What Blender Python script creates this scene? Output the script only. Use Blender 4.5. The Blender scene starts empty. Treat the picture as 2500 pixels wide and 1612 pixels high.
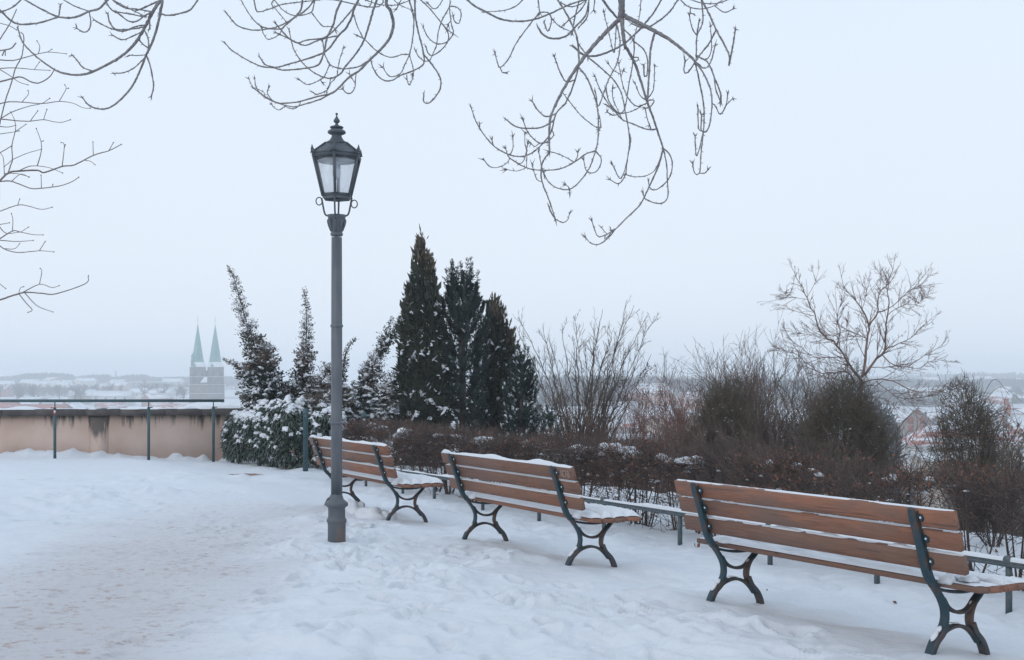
import bpy, math, random
import numpy as np
from mathutils import Vector, Matrix, Euler

random.seed(7)
rng = np.random.default_rng(7)
PI = math.pi
scene = bpy.context.scene
COL = scene.collection

# ------------------------------------------------------------------ camera
F = 3000.0            # focal length in pixels of the 2500 px wide photograph
HOR = 925.0           # row of the eye level
EYE = 1.6
cam_d = bpy.data.cameras.new('camera')
cam_d.sensor_width = 36.0
cam_d.lens = 36.0 * F / 2500.0
cam_d.shift_y = (HOR - 806.0) / 2500.0
cam_d.clip_start = 0.1
cam_d.clip_end = 9000
cam = bpy.data.objects.new('camera', cam_d)
cam.location = (0, 0, EYE)
cam.rotation_euler = (PI / 2, 0, 0)
COL.objects.link(cam)
scene.camera = cam

# ------------------------------------------------------------------ world: overcast sky
SUN_EL, SUN_AZ = math.radians(32), math.radians(215)
world = bpy.data.worlds.new('World')
scene.world = world
world.use_nodes = True
nt = world.node_tree
nt.nodes.clear()
w_out = nt.nodes.new('ShaderNodeOutputWorld')
bg1 = nt.nodes.new('ShaderNodeBackground')
bg2 = nt.nodes.new('ShaderNodeBackground')
mixs = nt.nodes.new('ShaderNodeMixShader')
sky = nt.nodes.new('ShaderNodeTexSky')
sky.sky_type = 'NISHITA'
sky.sun_disc = False
sky.sun_elevation = SUN_EL
sky.sun_rotation = SUN_AZ
sky.air_density = 1.0
sky.dust_density = 4.0
nt.links.new(sky.outputs[0], bg1.inputs[0])
bg1.inputs[1].default_value = 0.08
tc = nt.nodes.new('ShaderNodeTexCoord')
sep = nt.nodes.new('ShaderNodeSeparateXYZ')
nt.links.new(tc.outputs['Generated'], sep.inputs[0])
ramp = nt.nodes.new('ShaderNodeValToRGB')
ramp.color_ramp.elements[0].position = 0.0
ramp.color_ramp.elements[0].color = (0.785, 0.87, 0.975, 1)
ramp.color_ramp.elements[1].position = 1.0
ramp.color_ramp.elements[1].color = (0.64, 0.79, 0.98, 1)
e = ramp.color_ramp.elements.new(0.10); e.color = (0.82, 0.895, 1.0, 1)
e = ramp.color_ramp.elements.new(0.30); e.color = (0.765, 0.87, 1.0, 1)
nt.links.new(sep.outputs[2], ramp.inputs[0])
wn = nt.nodes.new('ShaderNodeTexNoise'); wn.inputs['Scale'].default_value = 1.6; wn.inputs['Detail'].default_value = 3
nt.links.new(tc.outputs['Generated'], wn.inputs['Vector'])
wm = nt.nodes.new('ShaderNodeMapRange')
wm.inputs['From Min'].default_value = 0.3; wm.inputs['From Max'].default_value = 0.7
wm.inputs['To Min'].default_value = 0.975; wm.inputs['To Max'].default_value = 1.02
nt.links.new(wn.outputs[0], wm.inputs[0])
nt.links.new(ramp.outputs[0], bg2.inputs[0])
nt.links.new(wm.outputs[0], bg2.inputs[1])
mixs.inputs[0].default_value = 0.95
nt.links.new(bg1.outputs[0], mixs.inputs[1])
nt.links.new(bg2.outputs[0], mixs.inputs[2])
nt.links.new(mixs.outputs[0], w_out.inputs[0])

sun_d = bpy.data.lights.new('sun', 'SUN')
sun_d.energy = 0.5
sun_d.angle = math.radians(40)
sun_d.color = (1.0, 0.93, 0.86)
sun = bpy.data.objects.new('sun', sun_d)
COL.objects.link(sun)
# Nishita rotation 0 looks down +Y, turning clockwise seen from above
sdir = Vector((math.sin(SUN_AZ) * math.cos(SUN_EL), math.cos(SUN_AZ) * math.cos(SUN_EL), math.sin(SUN_EL)))
sun.rotation_euler = (-sdir).to_track_quat('-Z', 'Y').to_euler()
sun.location = (0, 0, 30)

scene.view_settings.view_transform = 'Standard'
scene.view_settings.look = 'None'
scene.view_settings.gamma = 1
scene.view_settings.exposure = 0.07
scene.view_settings.use_curve_mapping = False
scene.render.engine = 'CYCLES'
scene.cycles.max_bounces = 8
scene.cycles.diffuse_bounces = 3
scene.cycles.volume_bounces = 6
scene.cycles.transparent_max_bounces = 16
scene.cycles.use_denoising = True
scene.cycles.caustics_reflective = False
scene.cycles.caustics_refractive = False

# ------------------------------------------------------------------ numpy noise
def _hash(ix, iy, seed):
    n = (ix.astype(np.int64) * 374761393 + iy.astype(np.int64) * 668265263 + seed * 974711) & 0x7fffffff
    n = ((n ^ (n >> 13)) * 1274126177) & 0x7fffffff
    n = n ^ (n >> 16)
    return (n & 0xffff) / 65535.0

def vnoise(x, y, seed=0):
    x = np.asarray(x, float); y = np.asarray(y, float)
    ix = np.floor(x); iy = np.floor(y)
    fx = x - ix; fy = y - iy
    fx = fx * fx * fx * (fx * (fx * 6 - 15) + 10); fy = fy * fy * fy * (fy * (fy * 6 - 15) + 10)
    a = _hash(ix, iy, seed); b = _hash(ix + 1, iy, seed); c = _hash(ix, iy + 1, seed); d = _hash(ix + 1, iy + 1, seed)
    return (a * (1 - fx) + b * fx) * (1 - fy) + (c * (1 - fx) + d * fx) * fy - 0.5

def fbm(x, y, octv=4, seed=0, gain=0.5):
    s = 0; a = 1.0
    for k in range(octv):
        s = s + a * vnoise(x * 2 ** k * 0.97 + 13.1 * k, y * 2 ** k * 1.03 + 7.7 * k, seed + k * 17)
        a *= gain
    return s

def sstep(a, b, x):
    t = np.clip((x - a) / (b - a), 0, 1)
    return t * t * (3 - 2 * t)

# ------------------------------------------------------------------ terrain height
HDIR = np.array([0.522, -0.853]); HN = np.array([0.853, 0.522]); H0 = np.array([1.91, 14.0])

def hedge_s(x, y):
    return (x - H0[0]) * HN[0] + (y - H0[1]) * HN[1]

def height(x, y):
    x = np.asarray(x, float); y = np.asarray(y, float)
    sb = (x - 1.40) * 0.866 + (y - 8.78) * 0.5
    z = -0.1 * np.clip(sb, 0, 1.1) - 0.0 * x
    a = hedge_s(x, y) - 2.5
    b = y - 27.0
    k = 1.5
    d = np.maximum(a, b) + np.log1p(np.exp(-np.abs(a - b) / k)) * k * 0.3
    d = np.maximum(d, -(x + 60) * 0.6)
    hill = 0.45 * np.maximum(d, 0)
    zz = z - hill
    dist = np.hypot(x, y)
    base = np.interp(dist, [0, 250, 450, 700, 1000, 1400, 2200, 5200], [-25, -25, -21, -16, -10.5, -3.5, 0, 3]) + 1.2 * vnoise(x / 120, y / 120, 5) * sstep(80, 200, dist)
    base = base + 7.0 * sstep(1500, 2600, dist) * vnoise(x / 700, y / 700, 9)
    t = sstep(-3, 3, zz - base)
    return base * (1 - t) + zz * t

def hz(x, y):
    return float(height(np.array([x]), np.array([y]))[0])

def P(px, py, Y):
    """pixel of the photograph at distance Y"""
    return Vector(((px - 1250) / F * Y, Y, EYE + (HOR - py) / F * Y))

def PG(px, py, z=0.0):
    Y = (EYE - z) * F / (py - HOR)
    return Vector(((px - 1250) / F * Y, Y, z))

# ------------------------------------------------------------------ materials
def new_mat(name):
    m = bpy.data.materials.new(name)
    m.use_nodes = True
    b = m.node_tree.nodes['Principled BSDF']
    return m, m.node_tree, b

def mat(name, c1, c2=None, rough=0.7, scale=8.0, detail=4.0, bump=0.0, bscale=None, metal=0.0, stretch=(1, 1, 1), spec=None, coord='Object', c3=None, lo=0.35, hi=0.65):
    m, t, b = new_mat(name)
    b.inputs['Roughness'].default_value = rough
    b.inputs['Metallic'].default_value = metal
    if spec is not None:
        b.inputs['Specular IOR Level'].default_value = spec
    tcn = t.nodes.new('ShaderNodeTexCoord')
    mp = t.nodes.new('ShaderNodeMapping'); mp.inputs['Scale'].default_value = stretch
    t.links.new(tcn.outputs[coord], mp.inputs[0])
    if c2 is not None:
        n = t.nodes.new('ShaderNodeTexNoise'); n.inputs['Scale'].default_value = scale; n.inputs['Detail'].default_value = detail
        t.links.new(mp.outputs[0], n.inputs['Vector'])
        r = t.nodes.new('ShaderNodeValToRGB')
        r.color_ramp.elements[0].position = lo; r.color_ramp.elements[0].color = (*c1, 1)
        r.color_ramp.elements[1].position = hi; r.color_ramp.elements[1].color = (*c2, 1)
        if c3:
            r.color_ramp.elements.new((lo + hi) / 2).color = (*c3, 1)
        t.links.new(n.outputs[0], r.inputs[0])
        t.links.new(r.outputs[0], b.inputs['Base Color'])
    else:
        b.inputs['Base Color'].default_value = (*c1, 1)
    if bump:
        n2 = t.nodes.new('ShaderNodeTexNoise'); n2.inputs['Scale'].default_value = bscale or scale * 4; n2.inputs['Detail'].default_value = 5
        t.links.new(mp.outputs[0], n2.inputs['Vector'])
        bp = t.nodes.new('ShaderNodeBump'); bp.inputs['Strength'].default_value = bump; bp.inputs['Distance'].default_value = 0.01
        t.links.new(n2.outputs[0], bp.inputs['Height'])
        t.links.new(bp.outputs[0], b.inputs['Normal'])
    return m

def snow_mat(name, c=(0.74, 0.765, 0.80), ground=False):
    m, t, b = new_mat(name)
    b.inputs['Roughness'].default_value = 0.65
    b.inputs['Specular IOR Level'].default_value = 0.25
    tcn = t.nodes.new('ShaderNodeTexCoord')
    n = t.nodes.new('ShaderNodeTexNoise'); n.inputs['Scale'].default_value = 18; n.inputs['Detail'].default_value = 8; n.inputs['Roughness'].default_value = 0.7
    t.links.new(tcn.outputs['Object'], n.inputs['Vector'])
    bp = t.nodes.new('ShaderNodeBump'); bp.inputs['Strength'].default_value = 0.5; bp.inputs['Distance'].default_value = 0.03
    t.links.new(n.outputs[0], bp.inputs['Height'])
    nf = t.nodes.new('ShaderNodeTexNoise'); nf.inputs['Scale'].default_value = 70; nf.inputs['Detail'].default_value = 4; nf.inputs['Roughness'].default_value = 0.7
    t.links.new(tcn.outputs['Object'], nf.inputs['Vector'])
    bq = t.nodes.new('ShaderNodeBump'); bq.inputs['Strength'].default_value = 0.45; bq.inputs['Distance'].default_value = 0.008
    t.links.new(nf.outputs[0], bq.inputs['Height']); t.links.new(bp.outputs[0], bq.inputs['Normal']); t.links.new(bq.outputs[0], b.inputs['Normal'])
    if not ground:
        b.inputs['Base Color'].default_value = (*c, 1)
        return m
    # trodden path with gravel worked into it
    sp = t.nodes.new('ShaderNodeSeparateXYZ'); t.links.new(tcn.outputs['Object'], sp.inputs[0])
    def math_(op, a, bb=None, c_=None):
        q = t.nodes.new('ShaderNodeMath'); q.operation = op
        for k, v in enumerate((a, bb, c_)):
            if v is None: continue
            if isinstance(v, (int, float)): q.inputs[k].default_value = v
            else: t.links.new(v, q.inputs[k])
        return q.outputs[0]
    n3 = t.nodes.new('ShaderNodeTexNoise'); n3.inputs['Scale'].default_value = 0.7; n3.inputs['Detail'].default_value = 3
    t.links.new(tcn.outputs['Object'], n3.inputs['Vector'])
    # distance from the path centre line x = -3.05 - .04*(y-8)
    cx = math_('ADD', math_('MULTIPLY', math_('SUBTRACT', sp.outputs[1], 8.0), 0.045), 3.1)
    dx = math_('ABSOLUTE', math_('ADD', sp.outputs[0], cx))
    dx = math_('ADD', dx, math_('MULTIPLY', math_('SUBTRACT', n3.outputs[0], 0.5), 1.6))
    mr = t.nodes.new('ShaderNodeMapRange'); mr.interpolation_type = 'SMOOTHSTEP'
    mr.inputs['From Min'].default_value = 1.7; mr.inputs['From Max'].default_value = 0.3
    t.links.new(dx, mr.inputs[0])
    my = t.nodes.new('ShaderNodeMapRange'); my.interpolation_type = 'SMOOTHSTEP'
    my.inputs['From Min'].default_value = 19.0; my.inputs['From Max'].default_value = 9.0
    t.links.new(sp.outputs[1], my.inputs[0])
    pathmask = math_('MULTIPLY', mr.outputs[0], my.outputs[0])
    mp = t.nodes.new('ShaderNodeMapping'); mp.inputs['Scale'].default_value = (5.0, 6.0, 5.0)
    t.links.new(tcn.outputs['Object'], mp.inputs[0])
    n4 = t.nodes.new('ShaderNodeTexNoise'); n4.inputs['Scale'].default_value = 2.2; n4.inputs['Detail'].default_value = 9; n4.inputs['Roughness'].default_value = 0.72
    t.links.new(mp.outputs[0], n4.inputs['Vector'])
    m4 = t.nodes.new('ShaderNodeMapRange'); m4.inputs['From Min'].default_value = 0.52; m4.inputs['From Max'].default_value = 0.60
    t.links.new(n4.outputs[0], m4.inputs[0])
    m4b = t.nodes.new('ShaderNodeMapRange'); m4b.inputs['From Min'].default_value = 0.40; m4b.inputs['From Max'].default_value = 0.58; m4b.inputs['To Min'].default_value = 0.15
    n6 = t.nodes.new('ShaderNodeTexNoise'); n6.inputs['Scale'].default_value = 1.7; n6.inputs['Detail'].default_value = 6; n6.inputs['Roughness'].default_value = 0.7
    t.links.new(tcn.outputs['Object'], n6.inputs['Vector']); t.links.new(n6.outputs[0], m4b.inputs[0])
    spots = math_('MULTIPLY', math_('MULTIPLY', pathmask, m4.outputs[0]), m4b.outputs[0])
    mixa = t.nodes.new('ShaderNodeMix'); mixa.data_type = 'RGBA'
    mixa.inputs[6].default_value = (*c, 1); mixa.inputs[7].default_value = (0.575, 0.555, 0.565, 1)
    t.links.new(pathmask, mixa.inputs[0])
    mixb = t.nodes.new('ShaderNodeMix'); mixb.data_type = 'RGBA'
    t.links.new(mixa.outputs[2], mixb.inputs[6]); mixb.inputs[7].default_value = (0.36, 0.25, 0.21, 1)
    t.links.new(math_('MULTIPLY', spots, 0.85), mixb.inputs[0])
    # bare gravel patch beside the laurel
    px_ = math_('MULTIPLY', math_('ADD', sp.outputs[0], 4.72), 2.6)
    py_ = math_('MULTIPLY', math_('SUBTRACT', sp.outputs[1], 21.5), 3.2)
    pr = math_('ADD', math_('SQRT', math_('ADD', math_('MULTIPLY', px_, px_), math_('MULTIPLY', py_, py_))), math_('MULTIPLY', math_('SUBTRACT', n4.outputs[0], 0.5), 1.2))
    m5 = t.nodes.new('ShaderNodeMapRange'); m5.inputs['From Min'].default_value = 1.0; m5.inputs['From Max'].default_value = 0.8
    t.links.new(pr, m5.inputs[0])
    mixc = t.nodes.new('ShaderNodeMix'); mixc.data_type = 'RGBA'
    t.links.new(mixb.outputs[2], mixc.inputs[6]); mixc.inputs[7].default_value = (0.30, 0.19, 0.155, 1)
    t.links.new(m5.outputs[0], mixc.inputs[0])
    t.links.new(mixc.outputs[2], b.inputs['Base Color'])
    rr = t.nodes.new('ShaderNodeMapRange'); rr.inputs['To Min'].default_value = 0.65; rr.inputs['To Max'].default_value = 0.42
    t.links.new(pathmask, rr.inputs[0]); t.links.new(rr.outputs[0], b.inputs['Roughness'])
    return m

def roof_mat(name, tile, amount, scale=0.5):
    """tiles showing through patchy snow; amount 0..1 of snow"""
    m, t, b = new_mat(name)
    b.inputs['Roughness'].default_value = 0.8
    tcn = t.nodes.new('ShaderNodeTexCoord')
    mp = t.nodes.new('ShaderNodeMapping'); mp.inputs['Scale'].default_value = (0.25, 1, 2.2)
    t.links.new(tcn.outputs['Object'], mp.inputs[0])
    n = t.nodes.new('ShaderNodeTexNoise'); n.inputs['Scale'].default_value = scale; n.inputs['Detail'].default_value = 7; n.inputs['Roughness'].default_value = 0.65
    t.links.new(mp.outputs[0], n.inputs['Vector'])
    r = t.nodes.new('ShaderNodeValToRGB')
    mid = 0.64 - 0.28 * amount
    r.color_ramp.elements[0].position = mid - 0.04; r.color_ramp.elements[0].color = (*tile, 1)
    r.color_ramp.elements[1].position = mid + 0.04; r.color_ramp.elements[1].color = (0.74, 0.765, 0.80, 1)
    t.links.new(n.outputs[0], r.inputs[0]); t.links.new(r.outputs[0], b.inputs['Base Color'])
    return m

M = {}
M['snow_ground'] = snow_mat('snow_ground', ground=True)
M['snow'] = snow_mat('snow', (0.78, 0.80, 0.83))
M['far_snow'] = mat('far_snow', (0.66, 0.68, 0.71), (0.34, 0.35, 0.35), rough=0.9, scale=0.02, detail=8, lo=0.5, hi=0.68)
M['iron'] = mat('iron', (0.010, 0.040, 0.055), (0.075, 0.050, 0.042), rough=0.5, scale=9, detail=6, bump=0.15, bscale=60, lo=0.50, hi=0.66)
M['iron_rust'] = mat('iron_rust', (0.018, 0.040, 0.050), (0.10, 0.060, 0.047), rough=0.6, scale=7, detail=6, bump=0.2, bscale=60, lo=0.42, hi=0.6)
M['green_paint'] = mat('green_paint', (0.028, 0.075, 0.088), (0.045, 0.095, 0.105), rough=0.5, scale=14, detail=5, bump=0.08)
M['rail_paint'] = mat('rail_paint', (0.055, 0.085, 0.10), (0.11, 0.125, 0.13), rough=0.6, scale=20, detail=6, bump=0.1)
M['lamp_paint'] = mat('lamp_paint', (0.085, 0.10, 0.115), (0.145, 0.155, 0.17), rough=0.45, scale=9, detail=6, bump=0.08, bscale=50, stretch=(1, 1, 0.3))
M['lamp_dark'] = mat('lamp_dark', (0.055, 0.066, 0.078), (0.085, 0.098, 0.112), rough=0.5, scale=10, detail=5, bump=0.08)
M['lamp_base'] = mat('lamp_base', (0.10, 0.115, 0.13), (0.21, 0.135, 0.10), rough=0.6, scale=9, detail=7, bump=0.15, bscale=50, stretch=(1, 1, 0.35), lo=0.52, hi=0.72)
M['zinc'] = mat('zinc', (0.75, 0.77, 0.8), rough=0.4)
M['enamel'] = mat('enamel', (0.72, 0.72, 0.72), (0.62, 0.62, 0.62), rough=0.35, scale=4)
M['bulb'] = mat('bulb', (0.75, 0.77, 0.8), rough=0.25)
M['bark_ash'] = mat('bark_ash', (0.17, 0.155, 0.155), (0.30, 0.28, 0.275), rough=0.9, scale=30, detail=5, bump=0.4, bscale=90)
M['bark_fine'] = mat('bark_fine', (0.17, 0.14, 0.13), (0.27, 0.235, 0.22), rough=0.9, scale=25, detail=4)
M['bark_red'] = mat('bark_red', (0.13, 0.08, 0.062), (0.23, 0.15, 0.12), rough=0.9, scale=5, detail=5)
M['twig_brown'] = mat('twig_brown', (0.095, 0.068, 0.058), (0.175, 0.125, 0.105), rough=0.9, scale=3, detail=3)
M['twig_dark'] = mat('twig_dark', (0.048, 0.034, 0.031), (0.095, 0.068, 0.057), rough=0.9, scale=3, detail=3)
M['twig_grey'] = mat('twig_grey', (0.085, 0.068, 0.058), (0.16, 0.125, 0.10), rough=0.9, scale=2, detail=3)
M['twig_red'] = mat('twig_red', (0.13, 0.062, 0.048), (0.22, 0.115, 0.088), rough=0.9, scale=2, detail=3)
M['twig_green'] = mat('twig_green', (0.085, 0.068, 0.052), (0.15, 0.122, 0.088), rough=0.9, scale=4, detail=3)
M['dead_leaf'] = mat('dead_leaf', (0.17, 0.075, 0.050), (0.27, 0.13, 0.085), rough=0.8, scale=9)
M['thuja'] = mat('thuja', (0.018, 0.028, 0.021), (0.050, 0.058, 0.038), rough=0.8, scale=2.5, detail=6)
M['thuja_tip'] = mat('thuja_tip', (0.085, 0.068, 0.052), (0.15, 0.115, 0.085), rough=0.85, scale=4, detail=4)
M['pine'] = mat('pine', (0.018, 0.036, 0.034), (0.045, 0.070, 0.062), rough=0.75, scale=3, detail=5)
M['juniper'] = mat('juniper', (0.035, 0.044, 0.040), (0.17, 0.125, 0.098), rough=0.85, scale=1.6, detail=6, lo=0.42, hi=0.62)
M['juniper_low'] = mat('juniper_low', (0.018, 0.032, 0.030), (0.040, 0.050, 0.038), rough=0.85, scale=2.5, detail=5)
M['laurel'] = mat('laurel', (0.022, 0.042, 0.036), (0.055, 0.080, 0.055), rough=0.38, scale=3, detail=4)
M['plaster'] = None
M['stone'] = mat('stone', (0.065, 0.058, 0.055), (0.125, 0.112, 0.105), rough=0.9, scale=4, detail=8, bump=0.5, bscale=30)
M['church_stone'] = mat('church_stone', (0.10, 0.082, 0.078), (0.20, 0.165, 0.15), rough=0.95, scale=0.35, detail=9)
M['copper'] = mat('copper', (0.06, 0.23, 0.21), (0.15, 0.36, 0.32), rough=0.8, scale=0.35, detail=8, stretch=(1, 1, 0.4))
M['glass_dark'] = mat('glass_dark', (0.06, 0.07, 0.085), rough=0.3)
M['window_frame'] = mat('window_frame', (0.6, 0.6, 0.6), rough=0.6)
M['brick'] = mat('brick', (0.30, 0.13, 0.10), (0.40, 0.19, 0.15), rough=0.9, scale=1.0, detail=6)
M['shutter_red'] = mat('shutter_red', (0.30, 0.10, 0.085), (0.36, 0.13, 0.11), rough=0.9, scale=1.0)
M['wall_white'] = mat('wall_white', (0.66, 0.65, 0.62), (0.56, 0.54, 0.52), rough=0.9, scale=0.5, detail=7)
M['wall_tan'] = mat('wall_tan', (0.42, 0.33, 0.26), (0.50, 0.41, 0.34), rough=0.9, scale=0.5, detail=6)
M['wall_grey'] = mat('wall_grey', (0.27, 0.235, 0.215), (0.36, 0.315, 0.285), rough=0.9, scale=0.6, detail=7)
M['wall_pink'] = mat('wall_pink', (0.52, 0.34, 0.28), (0.58, 0.40, 0.34), rough=0.9, scale=0.3, detail=5)
M['shed'] = mat('shed', (0.06, 0.09, 0.10), (0.09, 0.12, 0.13), rough=0.8, scale=0.5)
M['roof_snow'] = roof_mat('roof_snow', (0.34, 0.12, 0.09), 0.98)
M['roof_most'] = roof_mat('roof_most', (0.36, 0.12, 0.09), 0.72)
M['roof_half'] = roof_mat('roof_half', (0.37, 0.11, 0.08), 0.45)
M['roof_red'] = roof_mat('roof_red', (0.38, 0.11, 0.08), 0.12)
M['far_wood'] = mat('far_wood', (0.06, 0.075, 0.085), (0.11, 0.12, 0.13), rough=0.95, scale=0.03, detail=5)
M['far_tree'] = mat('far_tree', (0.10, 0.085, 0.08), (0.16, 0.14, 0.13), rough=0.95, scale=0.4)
M['red_plastic'] = mat('red_plastic', (0.45, 0.05, 0.04), rough=0.5)
M['white_print'] = mat('white_print', (0.75, 0.75, 0.75), rough=0.6)
M['scratch'] = mat('scratch', (0.62, 0.50, 0.44), rough=0.9)
M['hole'] = mat('hole', (0.01, 0.015, 0.018), rough=0.9)

def wood_mat(name, ca, cb, cc, seed):
    m, t, b = new_mat(name)
    b.inputs['Roughness'].default_value = 0.62
    tcn = t.nodes.new('ShaderNodeTexCoord')
    mp = t.nodes.new('ShaderNodeMapping'); mp.inputs['Scale'].default_value = (1.1, 16, 16); mp.inputs['Location'].default_value = (seed, seed * 2, 0)
    t.links.new(tcn.outputs['Object'], mp.inputs[0])
    n = t.nodes.new('ShaderNodeTexNoise'); n.inputs['Scale'].default_value = 3.2; n.inputs['Detail'].default_value = 8; n.inputs['Roughness'].default_value = 0.62; n.inputs['Distortion'].default_value = 1.6
    t.links.new(mp.outputs[0], n.inputs['Vector'])
    r = t.nodes.new('ShaderNodeValToRGB')
    r.color_ramp.elements[0].position = 0.30; r.color_ramp.elements[0].color = (*ca, 1)
    r.color_ramp.elements[1].position = 0.72; r.color_ramp.elements[1].color = (*cb, 1)
    r.color_ramp.elements.new(0.52).color = (*cc, 1)
    t.links.new(n.outputs[0], r.inputs[0])
    # greyed, worn areas
    n2 = t.nodes.new('ShaderNodeTexNoise'); n2.inputs['Scale'].default_value = 2.4; n2.inputs['Detail'].default_value = 5
    mp2 = t.nodes.new('ShaderNodeMapping'); mp2.inputs['Scale'].default_value = (1, 4, 4); mp2.inputs['Location'].default_value = (seed * 3, 0, seed)
    t.links.new(tcn.outputs['Object'], mp2.inputs[0]); t.links.new(mp2.outputs[0], n2.inputs['Vector'])
    mr = t.nodes.new('ShaderNodeMapRange'); mr.inputs['From Min'].default_value = 0.42; mr.inputs['From Max'].default_value = 0.68; mr.inputs['To Max'].default_value = 0.8
    t.links.new(n2.outputs[0], mr.inputs[0])
    mx = t.nodes.new('ShaderNodeMix'); mx.data_type = 'RGBA'
    t.links.new(mr.outputs[0], mx.inputs[0]); t.links.new(r.outputs[0], mx.inputs[6]); mx.inputs[7].default_value = (0.175, 0.105, 0.078, 1)
    # knots
    vo = t.nodes.new('ShaderNodeTexVoronoi'); vo.inputs['Scale'].default_value = 2.6
    mp3 = t.nodes.new('ShaderNodeMapping'); mp3.inputs['Scale'].default_value = (1, 2.5, 2.5); mp3.inputs['Location'].default_value = (seed, 0, 0)
    t.links.new(tcn.outputs['Object'], mp3.inputs[0]); t.links.new(mp3.outputs[0], vo.inputs['Vector'])
    kr = t.nodes.new('ShaderNodeMapRange'); kr.inputs['From Min'].default_value = 0.09; kr.inputs['From Max'].default_value = 0.02; kr.inputs['To Max'].default_value = 0.7
    t.links.new(vo.outputs['Distance'], kr.inputs[0])
    mk = t.nodes.new('ShaderNodeMix'); mk.data_type = 'RGBA'
    t.links.new(kr.outputs[0], mk.inputs[0]); t.links.new(mx.outputs[2], mk.inputs[6]); mk.inputs[7].default_value = (0.06, 0.03, 0.02, 1)
    n5 = t.nodes.new('ShaderNodeTexNoise'); n5.inputs['Scale'].default_value = 1.6; n5.inputs['Detail'].default_value = 3
    mp5 = t.nodes.new('ShaderNodeMapping'); mp5.inputs['Scale'].default_value = (1.2, 45, 45); mp5.inputs['Location'].default_value = (seed * 2, seed, seed)
    t.links.new(tcn.outputs['Object'], mp5.inputs[0]); t.links.new(mp5.outputs[0], n5.inputs['Vector'])
    c5 = t.nodes.new('ShaderNodeMapRange'); c5.inputs['From Min'].default_value = 0.62; c5.inputs['From Max'].default_value = 0.68; c5.inputs['To Max'].default_value = 0.75
    t.links.new(n5.outputs[0], c5.inputs[0])
    m5_ = t.nodes.new('ShaderNodeMix'); m5_.data_type = 'RGBA'
    t.links.new(c5.outputs[0], m5_.inputs[0]); t.links.new(mk.outputs[2], m5_.inputs[6]); m5_.inputs[7].default_value = (0.075, 0.040, 0.028, 1)
    t.links.new(m5_.outputs[2], b.inputs['Base Color'])
    bp = t.nodes.new('ShaderNodeBump'); bp.inputs['Strength'].default_value = 0.25; bp.inputs['Distance'].default_value = 0.004
    t.links.new(n.outputs[0], bp.inputs['Height']); t.links.new(bp.outputs[0], b.inputs['Normal'])
    return m
M['wood'] = [wood_mat('bench_wood', (0.17, 0.072, 0.042), (0.33, 0.150, 0.085), (0.25, 0.108, 0.062), 1.3),
             wood_mat('bench_wood_b', (0.14, 0.066, 0.042), (0.27, 0.138, 0.088), (0.20, 0.096, 0.060), 7.7),
             wood_mat('bench_wood_c', (0.21, 0.086, 0.048), (0.38, 0.165, 0.092), (0.30, 0.124, 0.070), 4.1)]

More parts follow.
